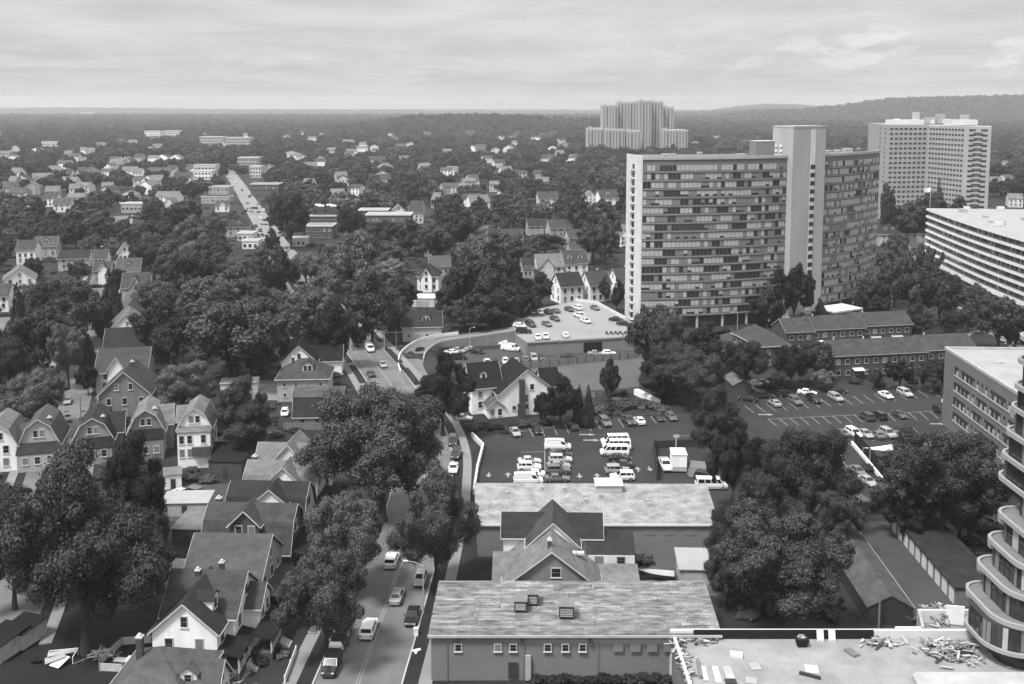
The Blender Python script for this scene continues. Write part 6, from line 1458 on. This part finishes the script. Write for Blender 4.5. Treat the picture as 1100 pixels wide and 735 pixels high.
# ================================================================ trees
LEAF = {'dark': leafmat('dark_foliage', .043), 'mid': leafmat('mid_foliage', .072), 'pale': leafmat('pale_foliage', .108)}
rng = np.random.default_rng(11)
ASP = 2.1
def crown_mesh(name, lobes, nleaf, size, seed):
    """leaf-sized faces scattered over overlapping lobes; lobes: (x, y, z, r) in units of the crown radius, z up to ASP"""
    g = np.random.default_rng(seed); Lb = np.array(lobes, dtype=np.float32); area = Lb[:, 3] ** 2; pr = area / area.sum()
    k = g.choice(len(Lb), size=int(nleaf * 2.6), p=pr)
    d = g.normal(size=(len(k), 3)); d[:, 2] += .25; d /= np.linalg.norm(d, axis=1)[:, None]
    c = Lb[k, :3] + d * (Lb[k, 3] * g.uniform(.6, 1.06, len(k)) * np.where(g.random(len(k)) < .22, g.uniform(1.0, 1.5, len(k)), 1))[:, None]
    dist = np.full(len(k), 9.)
    for j in range(len(Lb)):
        e = np.linalg.norm(c - Lb[j, :3], axis=1) / Lb[j, 3]; e[k == j] = 9; dist = np.minimum(dist, e)
    ok = dist > .70; c = c[ok][:nleaf]; d = d[ok][:nleaf]; n = len(c)
    nr = d + g.normal(size=(n, 3)) * .32; nr /= np.linalg.norm(nr, axis=1)[:, None]
    t = np.cross(nr, g.normal(size=(n, 3))); t /= np.linalg.norm(t, axis=1)[:, None]; b = np.cross(nr, t)
    s = size * g.uniform(.6, 1.4, n)[:, None]
    q = np.stack([c - t * s * .95, c - b * s * .6 + nr * s * .2, c + t * s, c + b * s * .65 + nr * s * .15], axis=1).reshape(-1, 3)
    q[:, 2] /= ASP
    me = bpy.data.meshes.new(name); me.vertices.add(4 * n); me.vertices.foreach_set('co', q.astype(np.float32).ravel())
    me.loops.add(4 * n); me.loops.foreach_set('vertex_index', np.arange(4 * n, dtype=np.int32)); me.polygons.add(n)
    me.polygons.foreach_set('loop_start', np.arange(0, 4 * n, 4, dtype=np.int32)); me.polygons.foreach_set('loop_total', np.full(n, 4, dtype=np.int32))
    me.update(calc_edges=True); me.materials.append(LEAF['mid']); return me
def broad_lobes(seed, n=18, a=.72, zc=1.2, h=.58, rmin=.20, rmax=.36, sub=8, top=0.):
    """limbs' leaf masses, each carrying smaller clumps, pushed about so the outline is uneven"""
    g = random.Random(seed); L_ = [(0, 0, zc, .42), (.2, .1, zc + .15, .36), (-.2, -.15, zc - .1, .38)]; ph = [g.uniform(0, 6.28) for _ in range(3)]
    for k in range(n):
        u = -.9 + 1.9 * (k + g.random()) / n; th = k * 2.4 + g.uniform(-.5, .5); s = math.sqrt(max(0, 1 - u * u)); r = g.uniform(rmin, rmax)
        wob = 1 + .20 * math.sin(2 * th + ph[0]) + .13 * math.sin(3 * th + ph[1]); f = g.uniform(.62, 1.18)
        c = Vector((a * s * math.cos(th) * f * wob, a * s * math.sin(th) * f * wob, zc + h * u * g.uniform(.75, 1.12) + top * math.cos(th + ph[2]) * .2))
        L_.append((c.x, c.y, c.z, r * .72))
        for q in range(sub):
            d = Vector((g.gauss(0, 1), g.gauss(0, 1), g.gauss(.35, .8))).normalized(); d = (d + c.normalized() * .5).normalized()
            p = c + d * r * g.uniform(.6, 1.0); L_.append((p.x, p.y, p.z, r * g.uniform(.24, .52)))
    return L_
def conifer_lobes(seed):
    g = random.Random(seed); L_ = []
    for k in range(30):
        t = k / 29; z = .22 + t * 1.8; rad = .85 * (1 - t) ** .85
        for q in range(max(1, int(6 * (1 - t)) + 1)):
            th = g.uniform(0, 6.28); f = g.uniform(.5, 1.05); L_.append((rad * f * math.cos(th), rad * f * math.sin(th), z + g.uniform(-.06, .06), max(.06, .26 * (1 - t) + .05)))
    return L_
KINDS = {'round': [broad_lobes(1), broad_lobes(2, 20, .74, 1.2, .56), broad_lobes(3, 18, .70, 1.2, .6, top=1)],
         'wide': [broad_lobes(4, 24, .78, 1.32, .48, .2, .36), broad_lobes(5, 22, .76, 1.28, .50, .22, .38, top=1)],
         'tall': [broad_lobes(6, 20, .62, 1.18, .68, .22, .38), broad_lobes(7, 20, .62, 1.2, .70, .2, .36, top=1)],
         'loose': [broad_lobes(8, 22, .72, 1.25, .62, .15, .27, 5), broad_lobes(9, 24, .70, 1.25, .62, .15, .27, 5)],
         'conifer': [conifer_lobes(10), conifer_lobes(11)]}
LODS = {'near': (80000, .0185), 'mid': (18000, .038), 'far': (2600, .10)}
CRN = {}
def crown(kind, i, lod):
    k = (kind, i, lod)
    if k not in CRN: n, s = LODS[lod]; CRN[k] = crown_mesh('crown', KINDS[kind][i], n, s, hash((kind == 'wide', i, 5)) % 999 + 13)
    return CRN[k]
def trunk_mesh(seed, conifer=False):
    g = random.Random(seed); m = MB()
    if conifer: m.tube([(0, 0, 0), (0, 0, 1.0), (0, 0, 1.95)], [.05, .035, .01], BARK, 7)
    else:
        top = (g.uniform(-.05, .05), g.uniform(-.05, .05), .85); m.tube([(0, 0, -.03), (0, 0, .12), (.01, .02, .5), top], [.085, .058, .05, .036], BARK, 8)
        for k in range(6):
            a = k * 1.05 + g.uniform(-.3, .3); r = g.uniform(.35, .62); m.tube([(0.01, .02, .42 + .06 * k), (r * .45 * math.cos(a), r * .45 * math.sin(a), .85 + .05 * k), (r * math.cos(a), r * math.sin(a), 1.2 + .07 * k)], [.036, .024, .008], BARK, 6)
    m.v = [(x, y, z / ASP) for x, y, z in m.v]; return m.mesh('trunk')
TRK = [trunk_mesh(s) for s in (1, 2, 3)]; TRC = trunk_mesh(9, True)
TREES = []
def tree(x, y, z, Rr, Ht, kind, tone, lod=None, explicit=None):
    dist = y; lod = lod or ('near' if dist < 245 else 'mid' if dist < 520 else 'far')
    T = bpy.data.objects.new('conifer_tree' if kind == 'conifer' else 'broadleaf_tree', None); COL.objects.link(T)
    T.location = (x, y, z); T.rotation_euler = (0, 0, rnd.uniform(0, 6.28)); T.scale = (Rr, Rr, Ht); T.empty_display_size = .2
    i = rnd.randrange(len(KINDS[kind])); o = put('crown', crown(kind, i, lod), T); o.material_slots[0].link = 'OBJECT'; o.material_slots[0].material = LEAF[tone]
    put('trunk', TRC if kind == 'conifer' else rnd.choice(TRK), T)
    pc = proj((x, y, z + Ht * .62)); TREES.append((T, pc, Rr, Ht, kind, tone, y, explicit))
    return T
def tpx(cx, top, hw, by, kind='round', tone='mid', explicit=None):
    p = at(cx, by); Y = p.y; tree(p.x, Y, 0, max(.6, hw / F * Y * .98), max(2.5, atY(cx, top, Y).z), kind, tone, None, explicit); FOOT.append((p.x, Y, hw / F * Y * .8))
for a in [
    (92, 502, 92, 702, 'round', 'dark', 'huge dark tree filling the lower left, above the backyard sheds'), (152, 480, 44, 610, 'round', 'dark', 'dark tree right of the huge dark one, under the gambrel houses'), (16, 522, 50, 655, 'round', 'dark', 'dark tree at the left edge below the gambrel row'), (62, 505, 44, 610, 'wide', 'dark'), (165, 545, 26, 640, 'round', 'dark'),
    (351, 583, 53, 716, 'round', 'pale', 'pale leaved bushy street tree in the foreground, left of the driving white car'), (376, 529, 50, 642, 'round', 'mid', 'rounded street tree directly behind the pale leaved one'), (469, 512, 49, 632, 'round', 'mid', 'rounded street tree left of the patched white roof'), (411, 413, 82, 560, 'round', 'mid', 'very tall broad tree over the street bend, largest in the middle'),
    (476, 387, 33, 468, 'round', 'dark', 'dark round street tree left of the white gabled house'), (361, 327, 29, 396, 'round', 'dark', 'dark round tree overhanging the street by the pale hip roofed house'), (265, 414, 40, 492, 'round', 'dark', 'dark round tree right of the tall white gambrel house'), (247, 320, 62, 408, 'wide', 'dark', 'very broad dark tree above the long white carport'), (196, 388, 36, 450, 'round', 'mid', 'mid grey tree above the tall white gambrel house'), (180, 322, 34, 392, 'round', 'dark'),
    (36, 400, 38, 472, 'wide', 'mid', 'lighter spreading tree above the leftmost gambrel houses'), (74, 346, 26, 418, 'loose', 'pale', 'pale feathery tree left of the dark roofs of the climbing row'), (120, 285, 17, 362, 'conifer', 'dark', 'tall dark conifer touching the climbing row'), (22, 300, 15, 380, 'conifer', 'dark', 'dark conifer near the left edge'), (95, 345, 10, 400, 'conifer', 'dark'), (45, 330, 40, 405, 'round', 'dark'), (84, 308, 34, 372, 'round', 'dark'), (10, 362, 32, 440, 'round', 'dark'), (60, 300, 30, 350, 'round', 'dark'), (95, 392, 13, 425, 'round', 'dark'), (176, 432, 20, 470, 'round', 'mid'),
    (705, 324, 33, 412, 'round', 'dark', 'tall dark tree in front of the slab tower left corner'), (742, 376, 38, 438, 'wide', 'dark', 'broad dark tree at the right end of the vacant field'), (706, 380, 30, 430, 'round', 'dark'), (760, 352, 26, 410, 'round', 'dark'), (792, 366, 24, 412, 'loose', 'mid'), (720, 350, 30, 420, 'round', 'dark'),
    (852, 284, 25, 352, 'loose', 'dark', 'tall loose tree in front of the stair shaft base'), (824, 312, 18, 352, 'round', 'dark'), (880, 318, 10, 348, 'conifer', 'dark', 'slim dark conifer beside the stair shaft base'), (924, 305, 9, 335, 'conifer', 'dark', 'small pointed conifer under the slab tower right wing'), (938, 300, 18, 335, 'round', 'dark'), (862, 335, 14, 356, 'round', 'dark'), (945, 318, 16, 342, 'loose', 'mid'),
    (771, 424, 34, 498, 'round', 'mid', 'tree at the right edge of the middle lot, farthest of its line'), (795, 458, 36, 555, 'round', 'dark'), (860, 456, 56, 575, 'round', 'dark', 'large dark tree between the two parking lots'), (890, 525, 34, 600, 'round', 'dark'), (790, 545, 36, 640, 'round', 'dark'), (838, 548, 82, 684, 'loose', 'dark', 'very large dark tree right of the streaked roof'), (826, 490, 40, 590, 'round', 'dark'), (780, 590, 24, 655, 'round', 'dark'),
    (1010, 462, 64, 588, 'wide', 'mid', 'huge spreading tree between the office block and the garage row'), (970, 520, 32, 580, 'round', 'dark'), (1030, 520, 34, 580, 'round', 'dark'),
    (976, 277, 26, 345, 'round', 'dark', 'dark tree left of the banded block drive'), (1008, 287, 26, 352, 'round', 'dark', 'dark dense tree nearest the banded block drive'), (960, 285, 18, 330, 'round', 'mid'), (995, 262, 18, 325, 'loose', 'mid'), (1072, 318, 32, 380, 'wide', 'mid', 'rounded tree beside the curved path'), (1025, 300, 18, 340, 'loose', 'mid'), (1048, 305, 16, 345, 'loose', 'mid'), (1090, 345, 16, 378, 'round', 'dark'), (1040, 330, 12, 358, 'round', 'mid'), (985, 330, 20, 365, 'round', 'dark'), (1020, 335, 14, 360, 'round', 'dark'),
    (1002, 386, 20, 420, 'wide', 'dark', 'small street tree before the front brick flats, right one'), (966, 386, 17, 420, 'loose', 'dark', 'small street tree before the front brick flats, left one'), (885, 396, 14, 420, 'round', 'pale', 'small pale shrub tree at the corner of the front brick flats'), (850, 369, 22, 418, 'round', 'dark'), (876, 364, 22, 412, 'round', 'dark'), (800, 365, 26, 420, 'wide', 'dark'), (838, 398, 14, 422, 'round', 'dark'), (1018, 388, 14, 420, 'round', 'dark'), (940, 395, 10, 420, 'loose', 'mid'),
    (602, 408, 23, 458, 'round', 'dark', 'dark evergreen clump right of the white gabled house'), (622, 411, 8, 458, 'conifer', 'dark', 'small pointed evergreen in the clump beside the white gabled house, left'), (632, 411, 8, 459, 'conifer', 'dark', 'small pointed evergreen in the clump beside the white gabled house, right'), (656, 387, 13, 430, 'tall', 'dark', 'slim lone tree at the edge of the vacant field'), (585, 420, 12, 457, 'round', 'dark'),
    (512, 270, 36, 345, 'round', 'dark', 'dark tree above the curved ramp, left of the mass'), (531, 300, 38, 360, 'round', 'dark', 'dark tree directly above the curved ramp wall'), (558, 305, 24, 352, 'round', 'dark'), (485, 305, 22, 345, 'round', 'dark'), (578, 295, 20, 332, 'round', 'dark'), (520, 245, 30, 310, 'wide', 'pale', 'pale topped tree behind the dark mass above the ramp'), (548, 285, 24, 345, 'round', 'dark'), (500, 320, 24, 355, 'round', 'dark'),
    (376, 252, 36, 325, 'wide', 'pale', 'broad pale tree right of the upper street'), (400, 300, 34, 372, 'round', 'mid'), (334, 305, 30, 362, 'round', 'mid'), (308, 325, 26, 372, 'round', 'mid'), (300, 270, 22, 325, 'round', 'mid'), (430, 295, 20, 345, 'round', 'dark'), (352, 290, 26, 340, 'round', 'mid'), (428, 318, 16, 360, 'round', 'dark'),
    (313, 205, 23, 268, 'round', 'dark', 'dark round tree beside the far street lamp'), (376, 220, 18, 262, 'round', 'dark', 'dark round tree before the four white stair heads'), (292, 248, 10, 275, 'round', 'dark'), (415, 235, 22, 270, 'round', 'dark'), (440, 240, 20, 275, 'round', 'mid'), (465, 240, 24, 285, 'round', 'dark'), (495, 225, 26, 275, 'loose', 'mid'), (625, 215, 18, 255, 'round', 'dark'), (637, 240, 22, 285, 'loose', 'mid', 'loose tree with visible limbs beside the slab tower'), (650, 232, 18, 290, 'loose', 'mid'), (586, 250, 22, 275, 'round', 'dark'), (663, 303, 9, 335, 'round', 'dark'), (650, 300, 8, 325, 'round', 'dark'),
    (270, 360, 30, 410, 'round', 'dark'), (225, 295, 36, 352, 'round', 'mid'), (200, 270, 34, 325, 'round', 'mid'), (165, 255, 24, 300, 'round', 'dark'), (262, 285, 28, 335, 'round', 'mid'), (170, 300, 28, 350, 'round', 'mid'), (270, 325, 22, 372, 'round', 'dark'), (182, 350, 20, 400, 'round', 'dark'), (310, 360, 14, 400, 'round', 'dark'),
    (1000, 205, 24, 262, 'round', 'dark', 'dark tree hiding the foot of the folded tower'), (1007, 190, 9, 250, 'conifer', 'dark', 'tall pointed conifer before the folded tower'), (975, 215, 24, 262, 'round', 'dark'), (952, 205, 12, 262, 'tall', 'dark'), (1030, 215, 16, 250, 'round', 'dark'), (955, 262, 18, 300, 'round', 'mid'), (965, 250, 14, 285, 'round', 'dark')]:
    tpx(*a)
def dist_line(x, y, ln):
    return min(math.hypot(p.x - x, p.y - y) for p in ln)
S2 = STREET[::3]; L2 = LST[::3]
for i, p in enumerate(STREET):
    q = proj(p)
    if q[1] < 262 and q[1] > 192 and i % 2 == 0: w_ = 4.0 * F / p.y; KEEP.append((q[0] - w_, q[1] - 2, q[0] + w_, q[1] + 2, p.y + 6))
cand = []
y = 300.
while y < 6000:
    st = 15 if y < 1600 else 15 + (y - 1600) * .0028
    x0 = -(CX + 60) / F * y; x1 = (CX + 60) / F * y; x = x0
    while x < x1:
        xx = x + rnd.uniform(-.5, .5) * st; yy = y + rnd.uniform(-.5, .5) * st; x += st
        px, py = proj((xx, yy, 0))
        if yy < 1700:
            if py > 345 and px > 300: continue
            if px > 425 and py > 292 and px < 1100: continue
            if px > 660 and px < 1000 and py > 236: continue
            if px > 1000 and py > 215 and py < 345: continue
            if rnd.random() < .10: continue
        Rr = rnd.choice((rnd.uniform(4, 6.5), rnd.uniform(6, 9))) * (1 if y < 1600 else min(st / 14, 1.5)); Ht = 4.5 + Rr * rnd.uniform(.9, 1.6); tz = terrain(xx, yy)
        if any(math.hypot(xx - a, yy - b) < r + Rr * .55 for a, b, r in FOOT): continue
        if yy < 1900 and (dist_line(xx, yy, S2) < 7 + Rr * .7 or dist_line(xx, yy, L2) < 4 + Rr * .4): continue
        pt_ = proj((xx, yy, tz + Ht)); rp = Rr * F / yy * .85; bad = False
        if yy < 2300:
            for (a, b, c, d, ky) in KEEP:
                if yy < ky + 4 and px + rp > a and px - rp < c and pt_[1] < d and py > b: bad = True; break
        if bad: continue
        cand.append((xx, yy, tz, Rr, Ht))
    y += st
NIND = 300 - len(TREES)
order = sorted(cand, key=lambda c: -c[3] / c[1])
ind, rest = order[:NIND], order[NIND:]
for c in sorted(ind, key=lambda c: c[1]):
    tree(*c, rnd.choices(['round', 'wide', 'tall', 'loose', 'conifer'], [8, 5, 2, 2, 1])[0] if c[1] > 0 else 'round', rnd.choices(['dark', 'mid', 'pale'], [5, 4, 3])[0])
# the far wood that reads as one mass: points carrying crowns
src = bpy.data.collections.new('woodland_crowns')
for kind, i, tone in [('round', 0, 'dark'), ('round', 1, 'mid'), ('wide', 0, 'dark'), ('wide', 1, 'mid'), ('round', 2, 'mid'), ('tall', 0, 'dark')]:
    o = bpy.data.objects.new('crown', crown(kind, i, 'far')); src.objects.link(o); o.material_slots[0].link = 'OBJECT'; o.material_slots[0].material = LEAF[tone]
def scatter(name, pts, src, label, cat):
    """one uncountable mass: points carrying instances, scaled by a stored attribute"""
    me = bpy.data.meshes.new(name); me.vertices.add(len(pts)); me.vertices.foreach_set('co', np.array([(c[0], c[1], c[2]) for c in pts], dtype=np.float32).ravel())
    at_ = me.attributes.new('tree_scale', 'FLOAT_VECTOR', 'POINT'); at_.data.foreach_set('vector', np.array([(c[3], c[3], c[4]) for c in pts], dtype=np.float32).ravel())
    wo = bpy.data.objects.new(name, me); COL.objects.link(wo); tag(wo, label, cat, kind='stuff')
    ng = bpy.data.node_groups.new(name, 'GeometryNodeTree'); ng.interface.new_socket('Geometry', in_out='INPUT', socket_type='NodeSocketGeometry'); ng.interface.new_socket('Geometry', in_out='OUTPUT', socket_type='NodeSocketGeometry')
    N = ng.nodes; L = ng.links; gi = N.new('NodeGroupInput'); go = N.new('NodeGroupOutput'); ip = N.new('GeometryNodeInstanceOnPoints')
    ci = N.new('GeometryNodeCollectionInfo'); ci.inputs['Collection'].default_value = src; ci.inputs['Separate Children'].default_value = True; ci.inputs['Reset Children'].default_value = True
    m2p = N.new('GeometryNodeMeshToPoints'); L.new(gi.outputs[0], m2p.inputs['Mesh']); L.new(m2p.outputs[0], ip.inputs['Points']); L.new(ci.outputs[0], ip.inputs['Instance']); ip.inputs['Pick Instance'].default_value = True
    na = N.new('GeometryNodeInputNamedAttribute'); na.data_type = 'FLOAT_VECTOR'; na.inputs['Name'].default_value = 'tree_scale'
    L.new(na.outputs[0], ip.inputs['Scale'])
    rv = N.new('FunctionNodeRandomValue'); rv.data_type = 'FLOAT'; rv.inputs[3].default_value = 6.28; cz = N.new('ShaderNodeCombineXYZ'); L.new(rv.outputs[1], cz.inputs[2]); L.new(cz.outputs[0], ip.inputs['Rotation'])
    L.new(ip.outputs[0], go.inputs[0]); md = wo.modifiers.new(name, 'NODES'); md.node_group = ng
scatter('woodland', rest, src, 'continuous tree canopy reaching from the houses to the horizon', 'woodland')
# shrubs and hedges
SHR = [crown_mesh('foliage', [(a, b, c * .6, r) for a, b, c, r in broad_lobes(20 + k, 12, .6, 1.1, .7, .3, .5)], 2600, .09, 40 + k) for k in range(3)]
def inside(px, py, poly):
    c = False; n = len(poly)
    for i in range(n):
        (x0, y0), (x1, y1) = poly[i], poly[i - 1]
        if (y0 > py) != (y1 > py) and px < (x1 - x0) * (py - y0) / (y1 - y0) + x0: c = not c
    return c
src2 = bpy.data.collections.new('undergrowth_clumps')
for k, tone in enumerate(('dark', 'mid', 'pale')):
    o = bpy.data.objects.new('clump', SHR[k]); src2.objects.link(o); o.material_slots[0].link = 'OBJECT'; o.material_slots[0].material = LEAF[tone]
EXC += [[(440, 640), (560, 590), (560, 470), (500, 460)], [(440, 760), (790, 760), (790, 500), (500, 500)], [(720, 760), (1110, 760), (1110, 640), (720, 676)], [(425, 410), (560, 345), (560, 400), (500, 410)], [(550, 400), (690, 388), (690, 322), (550, 322)], [(1020, 480), (1110, 480), (1110, 370), (1020, 372)], [(905, 690), (1040, 690), (1030, 560), (905, 560)], [(895, 420), (1040, 414), (1040, 360), (895, 360)], [(830, 392), (1000, 372), (1000, 330), (830, 340)], [(680, 365), (945, 320), (945, 300), (680, 300)]]
B_ = []
for o in bpy.data.objects:
    if o.parent is None and o.type == 'EMPTY' and o.get('category') in ('house', 'shed', 'garage', 'apartment block', 'kiosk'): B_.append((o.location.x, o.location.y))
ug = []; rr_ = random.Random(77)
for _ in range(26000):
    y = 112 + 620 * rr_.random() ** 1.7; x = rr_.uniform(-.56, .56) * y * 1.05
    px, py = proj((x, y, 0))
    if any(inside(px, py, q) for q in EXC): continue
    if y < 420 and min((abs(a - x) + abs(b - y) * 1.2 for a, b in B_), default=99) < 9.5: continue
    if dist_line(x, y, S2) < 10 or dist_line(x, y, L2) < 8.5: continue
    if y < 165 and x < -28 and y < 150 and rr_.random() < .8: continue
    r_ = rr_.choice((.4, .6, .8, 1.2, 1.8)) * rr_.uniform(.7, 1.3)
    ug.append((x, y, -.15, r_, r_ * rr_.uniform(.8, 1.5)))
    if len(ug) > 7000: break
scatter('undergrowth', ug, src2, 'bushes, weeds and ground cover filling the yards between the houses', 'undergrowth')
def shrub(label, px, py, r, h, tone='dark', group=None):
    p = at(px, py); T = put('shrub', rnd.choice(SHR), None, tuple(p), rnd.uniform(0, 6)); T.scale = (r, r, h * 1.35); T.material_slots[0].link = 'OBJECT'; T.material_slots[0].material = LEAF[tone]; tag(T, label, 'shrub', group)
for k, px in enumerate((577, 592, 606, 621, 636, 648, 662, 676, 690, 704, 716)): shrub('low dark shrub against the foot of the streaked roof block, %s from the left' % nth(k), px, 733, 1.1, rnd.uniform(.8, 1.5), 'dark', 'shrubs along the foot of the streaked roof block')
for k, (px, py) in enumerate([(560, 459), (552, 459), (572, 458), (528, 462), (518, 461), (508, 463), (586, 457)]): shrub('rounded shrub by the wall of the white gabled house, %s' % ['under its chimney', 'left of its chimney', 'right of its chimney', 'under its left wing', 'beyond its left wing', 'at the lot corner', 'at its right corner'][k], px, py, 1.5, 1.7, 'mid', 'shrubs round the white gabled house')
for k, (px, py) in enumerate([(646, 443), (658, 441), (668, 439), (678, 438), (690, 436), (634, 445), (640, 438), (700, 438)]): shrub('unkempt shrub on the bank behind the middle lot, %s from the left' % nth(sorted(range(8), key=lambda i: [646, 658, 668, 678, 690, 634, 640, 700][i]).index(k)), px, py, 2.2, 1.8, 'mid', 'shrubs on the bank')
for k, (px, py) in enumerate([(905, 356), (932, 366), (945, 364), (961, 361), (976, 358), (917, 412), (945, 415), (980, 412), (1000, 408)]): shrub('dark shrub at the brick flats, %s along from the left' % nth(sorted(range(9), key=lambda i: [905, 932, 945, 961, 976, 917, 945.5, 980, 1000][i]).index(k)), px, py, 1.8, 1.9, 'dark', 'shrubs at the brick flats')
for k, px in enumerate((676, 682, 688, 695)): shrub('dark weed clump behind the boat, %s from the left' % nth(k), px, 606, 1.2, 1.8, 'mid', 'weeds behind the boat')
for k, (px, py) in enumerate([(300, 655), (308, 640), (318, 622), (326, 605), (335, 590), (345, 570), (268, 690), (292, 700), (340, 610), (318, 660)]): shrub('front garden shrub by the row house porches, %s from the bottom' % nth(sorted(range(10), key=lambda i: -[655, 640, 622, 605, 590, 570, 690, 700, 610, 660][i]).index(k)), px, py, 1.5, 1.6, 'dark', 'front garden shrubs')
for k, (px, py) in enumerate([(196, 512), (208, 516), (222, 518), (182, 520), (232, 512), (205, 508)]): shrub('backyard shrub below the tall white gambrel house, %s from the left' % nth(sorted(range(6), key=lambda i: [196, 208, 222, 182, 232, 205][i]).index(k)), px, py, 1.8, 1.4, 'mid', 'backyard shrubs')
hp = [at(a, b) for a, b in ((562, 399), (600, 396), (640, 392), (690, 387))]
# ================================================================ labels that single out trees and far houses
LM = [('the white gabled house by the lot', 552, 430), ('the curved ramp', 480, 370), ('the slab tower', 760, 260), ('the stair shaft', 862, 230), ('the folded tower', 1002, 180), ('the banded block', 1050, 270), ('the office block', 1060, 420), ('the front brick flats', 950, 395), ('the rear brick flats', 915, 355),
      ('the parking deck', 620, 345), ('the white Victorian house', 458, 296), ('the long brick apartment row', 417, 232), ('the four white stair heads', 347, 225), ('the dark brick shop block', 284, 204), ('the far street', 272, 225), ('the saltbox house', 344, 432), ('the hip roofed house', 325, 400), ('the climbing row', 140, 330), ('the big grey gabled house', 132, 420), ('the tall white gambrel house', 209, 460),
      ('the leftmost gambrel house', 42, 470), ('the white chimneyed house', 109, 272), ('the white square house', 30, 265), ('the lone white dormered house', 68, 218), ('the white fronted flat building', 216, 186), ('the far stepped tower', 684, 140), ('the bright white house', 652, 210), ('the cream house', 589, 282), ('the dormered white house', 615, 280), ('the grey house above a lawn', 588, 212),
      ('the far apartment ranges', 240, 150), ('the bright institution block', 165, 143), ('the garage row', 1000, 610), ('the streaked roof', 616, 655), ('the patched white roof', 640, 545), ('the middle lot', 650, 485), ('the right lot', 900, 450), ('the walled pit', 1008, 665), ('the backyard sheds', 20, 690), ('the hipped pair', 968, 248)]
def autolabel(items, fmt):
    """items: (object, px, py, words) ; ranks things round their nearest landmark so every label is unique"""
    G_ = {}
    for o, px, py, words in items:
        n, lx, ly = min(LM, key=lambda l: math.hypot(l[1] - px, (l[2] - py) * 1.6))
        dx, dy = px - lx, (py - ly) * 1.6
        if abs(dx) > abs(dy): d = 'right of' if dx > 0 else 'left of'
        else: d = 'in front of' if dy > 0 else 'behind'
        G_.setdefault((n, d, words), []).append((math.hypot(dx, dy), o))
    for (n, d, words), v in G_.items():
        v.sort(key=lambda t: t[0])
        for k, (_, o) in enumerate(v):
            r = '' if len(v) == 1 else (', nearest one' if k == 0 else ', %s nearest' % nth(k))
            yield o, fmt % (words, d, n) + r
items = []
for (T, pc, Rr, Ht, kind, tone, Y, ex) in TREES:
    if ex: tag(T, ex, 'tree'); continue
    shape = {'round': 'rounded', 'wide': 'spreading', 'tall': 'upright', 'loose': 'open crowned', 'conifer': 'pointed'}[kind]
    tw = {'dark': 'dark', 'mid': 'mid grey', 'pale': 'pale'}[tone]; T['group'] = 'trees among the houses'
    items.append((T, pc[0], pc[1], '%s %s %s' % (tw, shape, 'conifer' if kind == 'conifer' else 'tree')))
for o, lab in autolabel(items, '%s %s %s'): tag(o, lab, 'tree')
items = []
for o in list(bpy.data.objects):
    if o.parent is None and '_px' in o.keys():
        px, py = o['_px']; items.append((o, px, py, 'far %s house, %s roof,' % (o['_tone'], o['_roof']))); o['group'] = 'far houses among the trees'
for o, lab in autolabel(items, '%s %s %s'): tag(o, lab, 'house')
for o in bpy.data.objects:
    for k in ('_px', '_tone', '_kind', '_roof'):
        if k in o.keys(): del o[k]
# ================================================================ the air
HAZE_D = 0.00010
hm = bpy.data.materials.new('haze_air'); hm.use_nodes = True; n_ = hm.node_tree.nodes; n_.remove(n_['Principled BSDF'])
pv = n_.new('ShaderNodeVolumePrincipled'); pv.inputs['Color'].default_value = (.93, .93, .93, 1); pv.inputs['Density'].default_value = HAZE_D; pv.inputs['Anisotropy'].default_value = .1
hm.node_tree.links.new(pv.outputs[0], n_['Material Output'].inputs['Volume'])
if HAZE_D > 0:
    mb = MB(); mb.box(-9100, 9100, -260, 9700, -1, 150, hm); o = mb.build('haze'); tag(o, 'thin pale summer haze over the whole town', 'haze', kind='stuff')
dup = [k for k, v in LABELS.items() if len(v) > 1]
print('TREES', len(TREES), 'woodland points', len(rest), 'objects', len(bpy.data.objects), 'dup labels', len(dup), dup[:8])
bad = [o.name for o in bpy.data.objects if o.parent is None and o.type in ('MESH', 'EMPTY') and 'label' in o.keys() and not (4 <= len(o['label'].split()) <= 16)]
print('label length issues', len(bad), [bpy.data.objects[b]['label'] for b in bad])
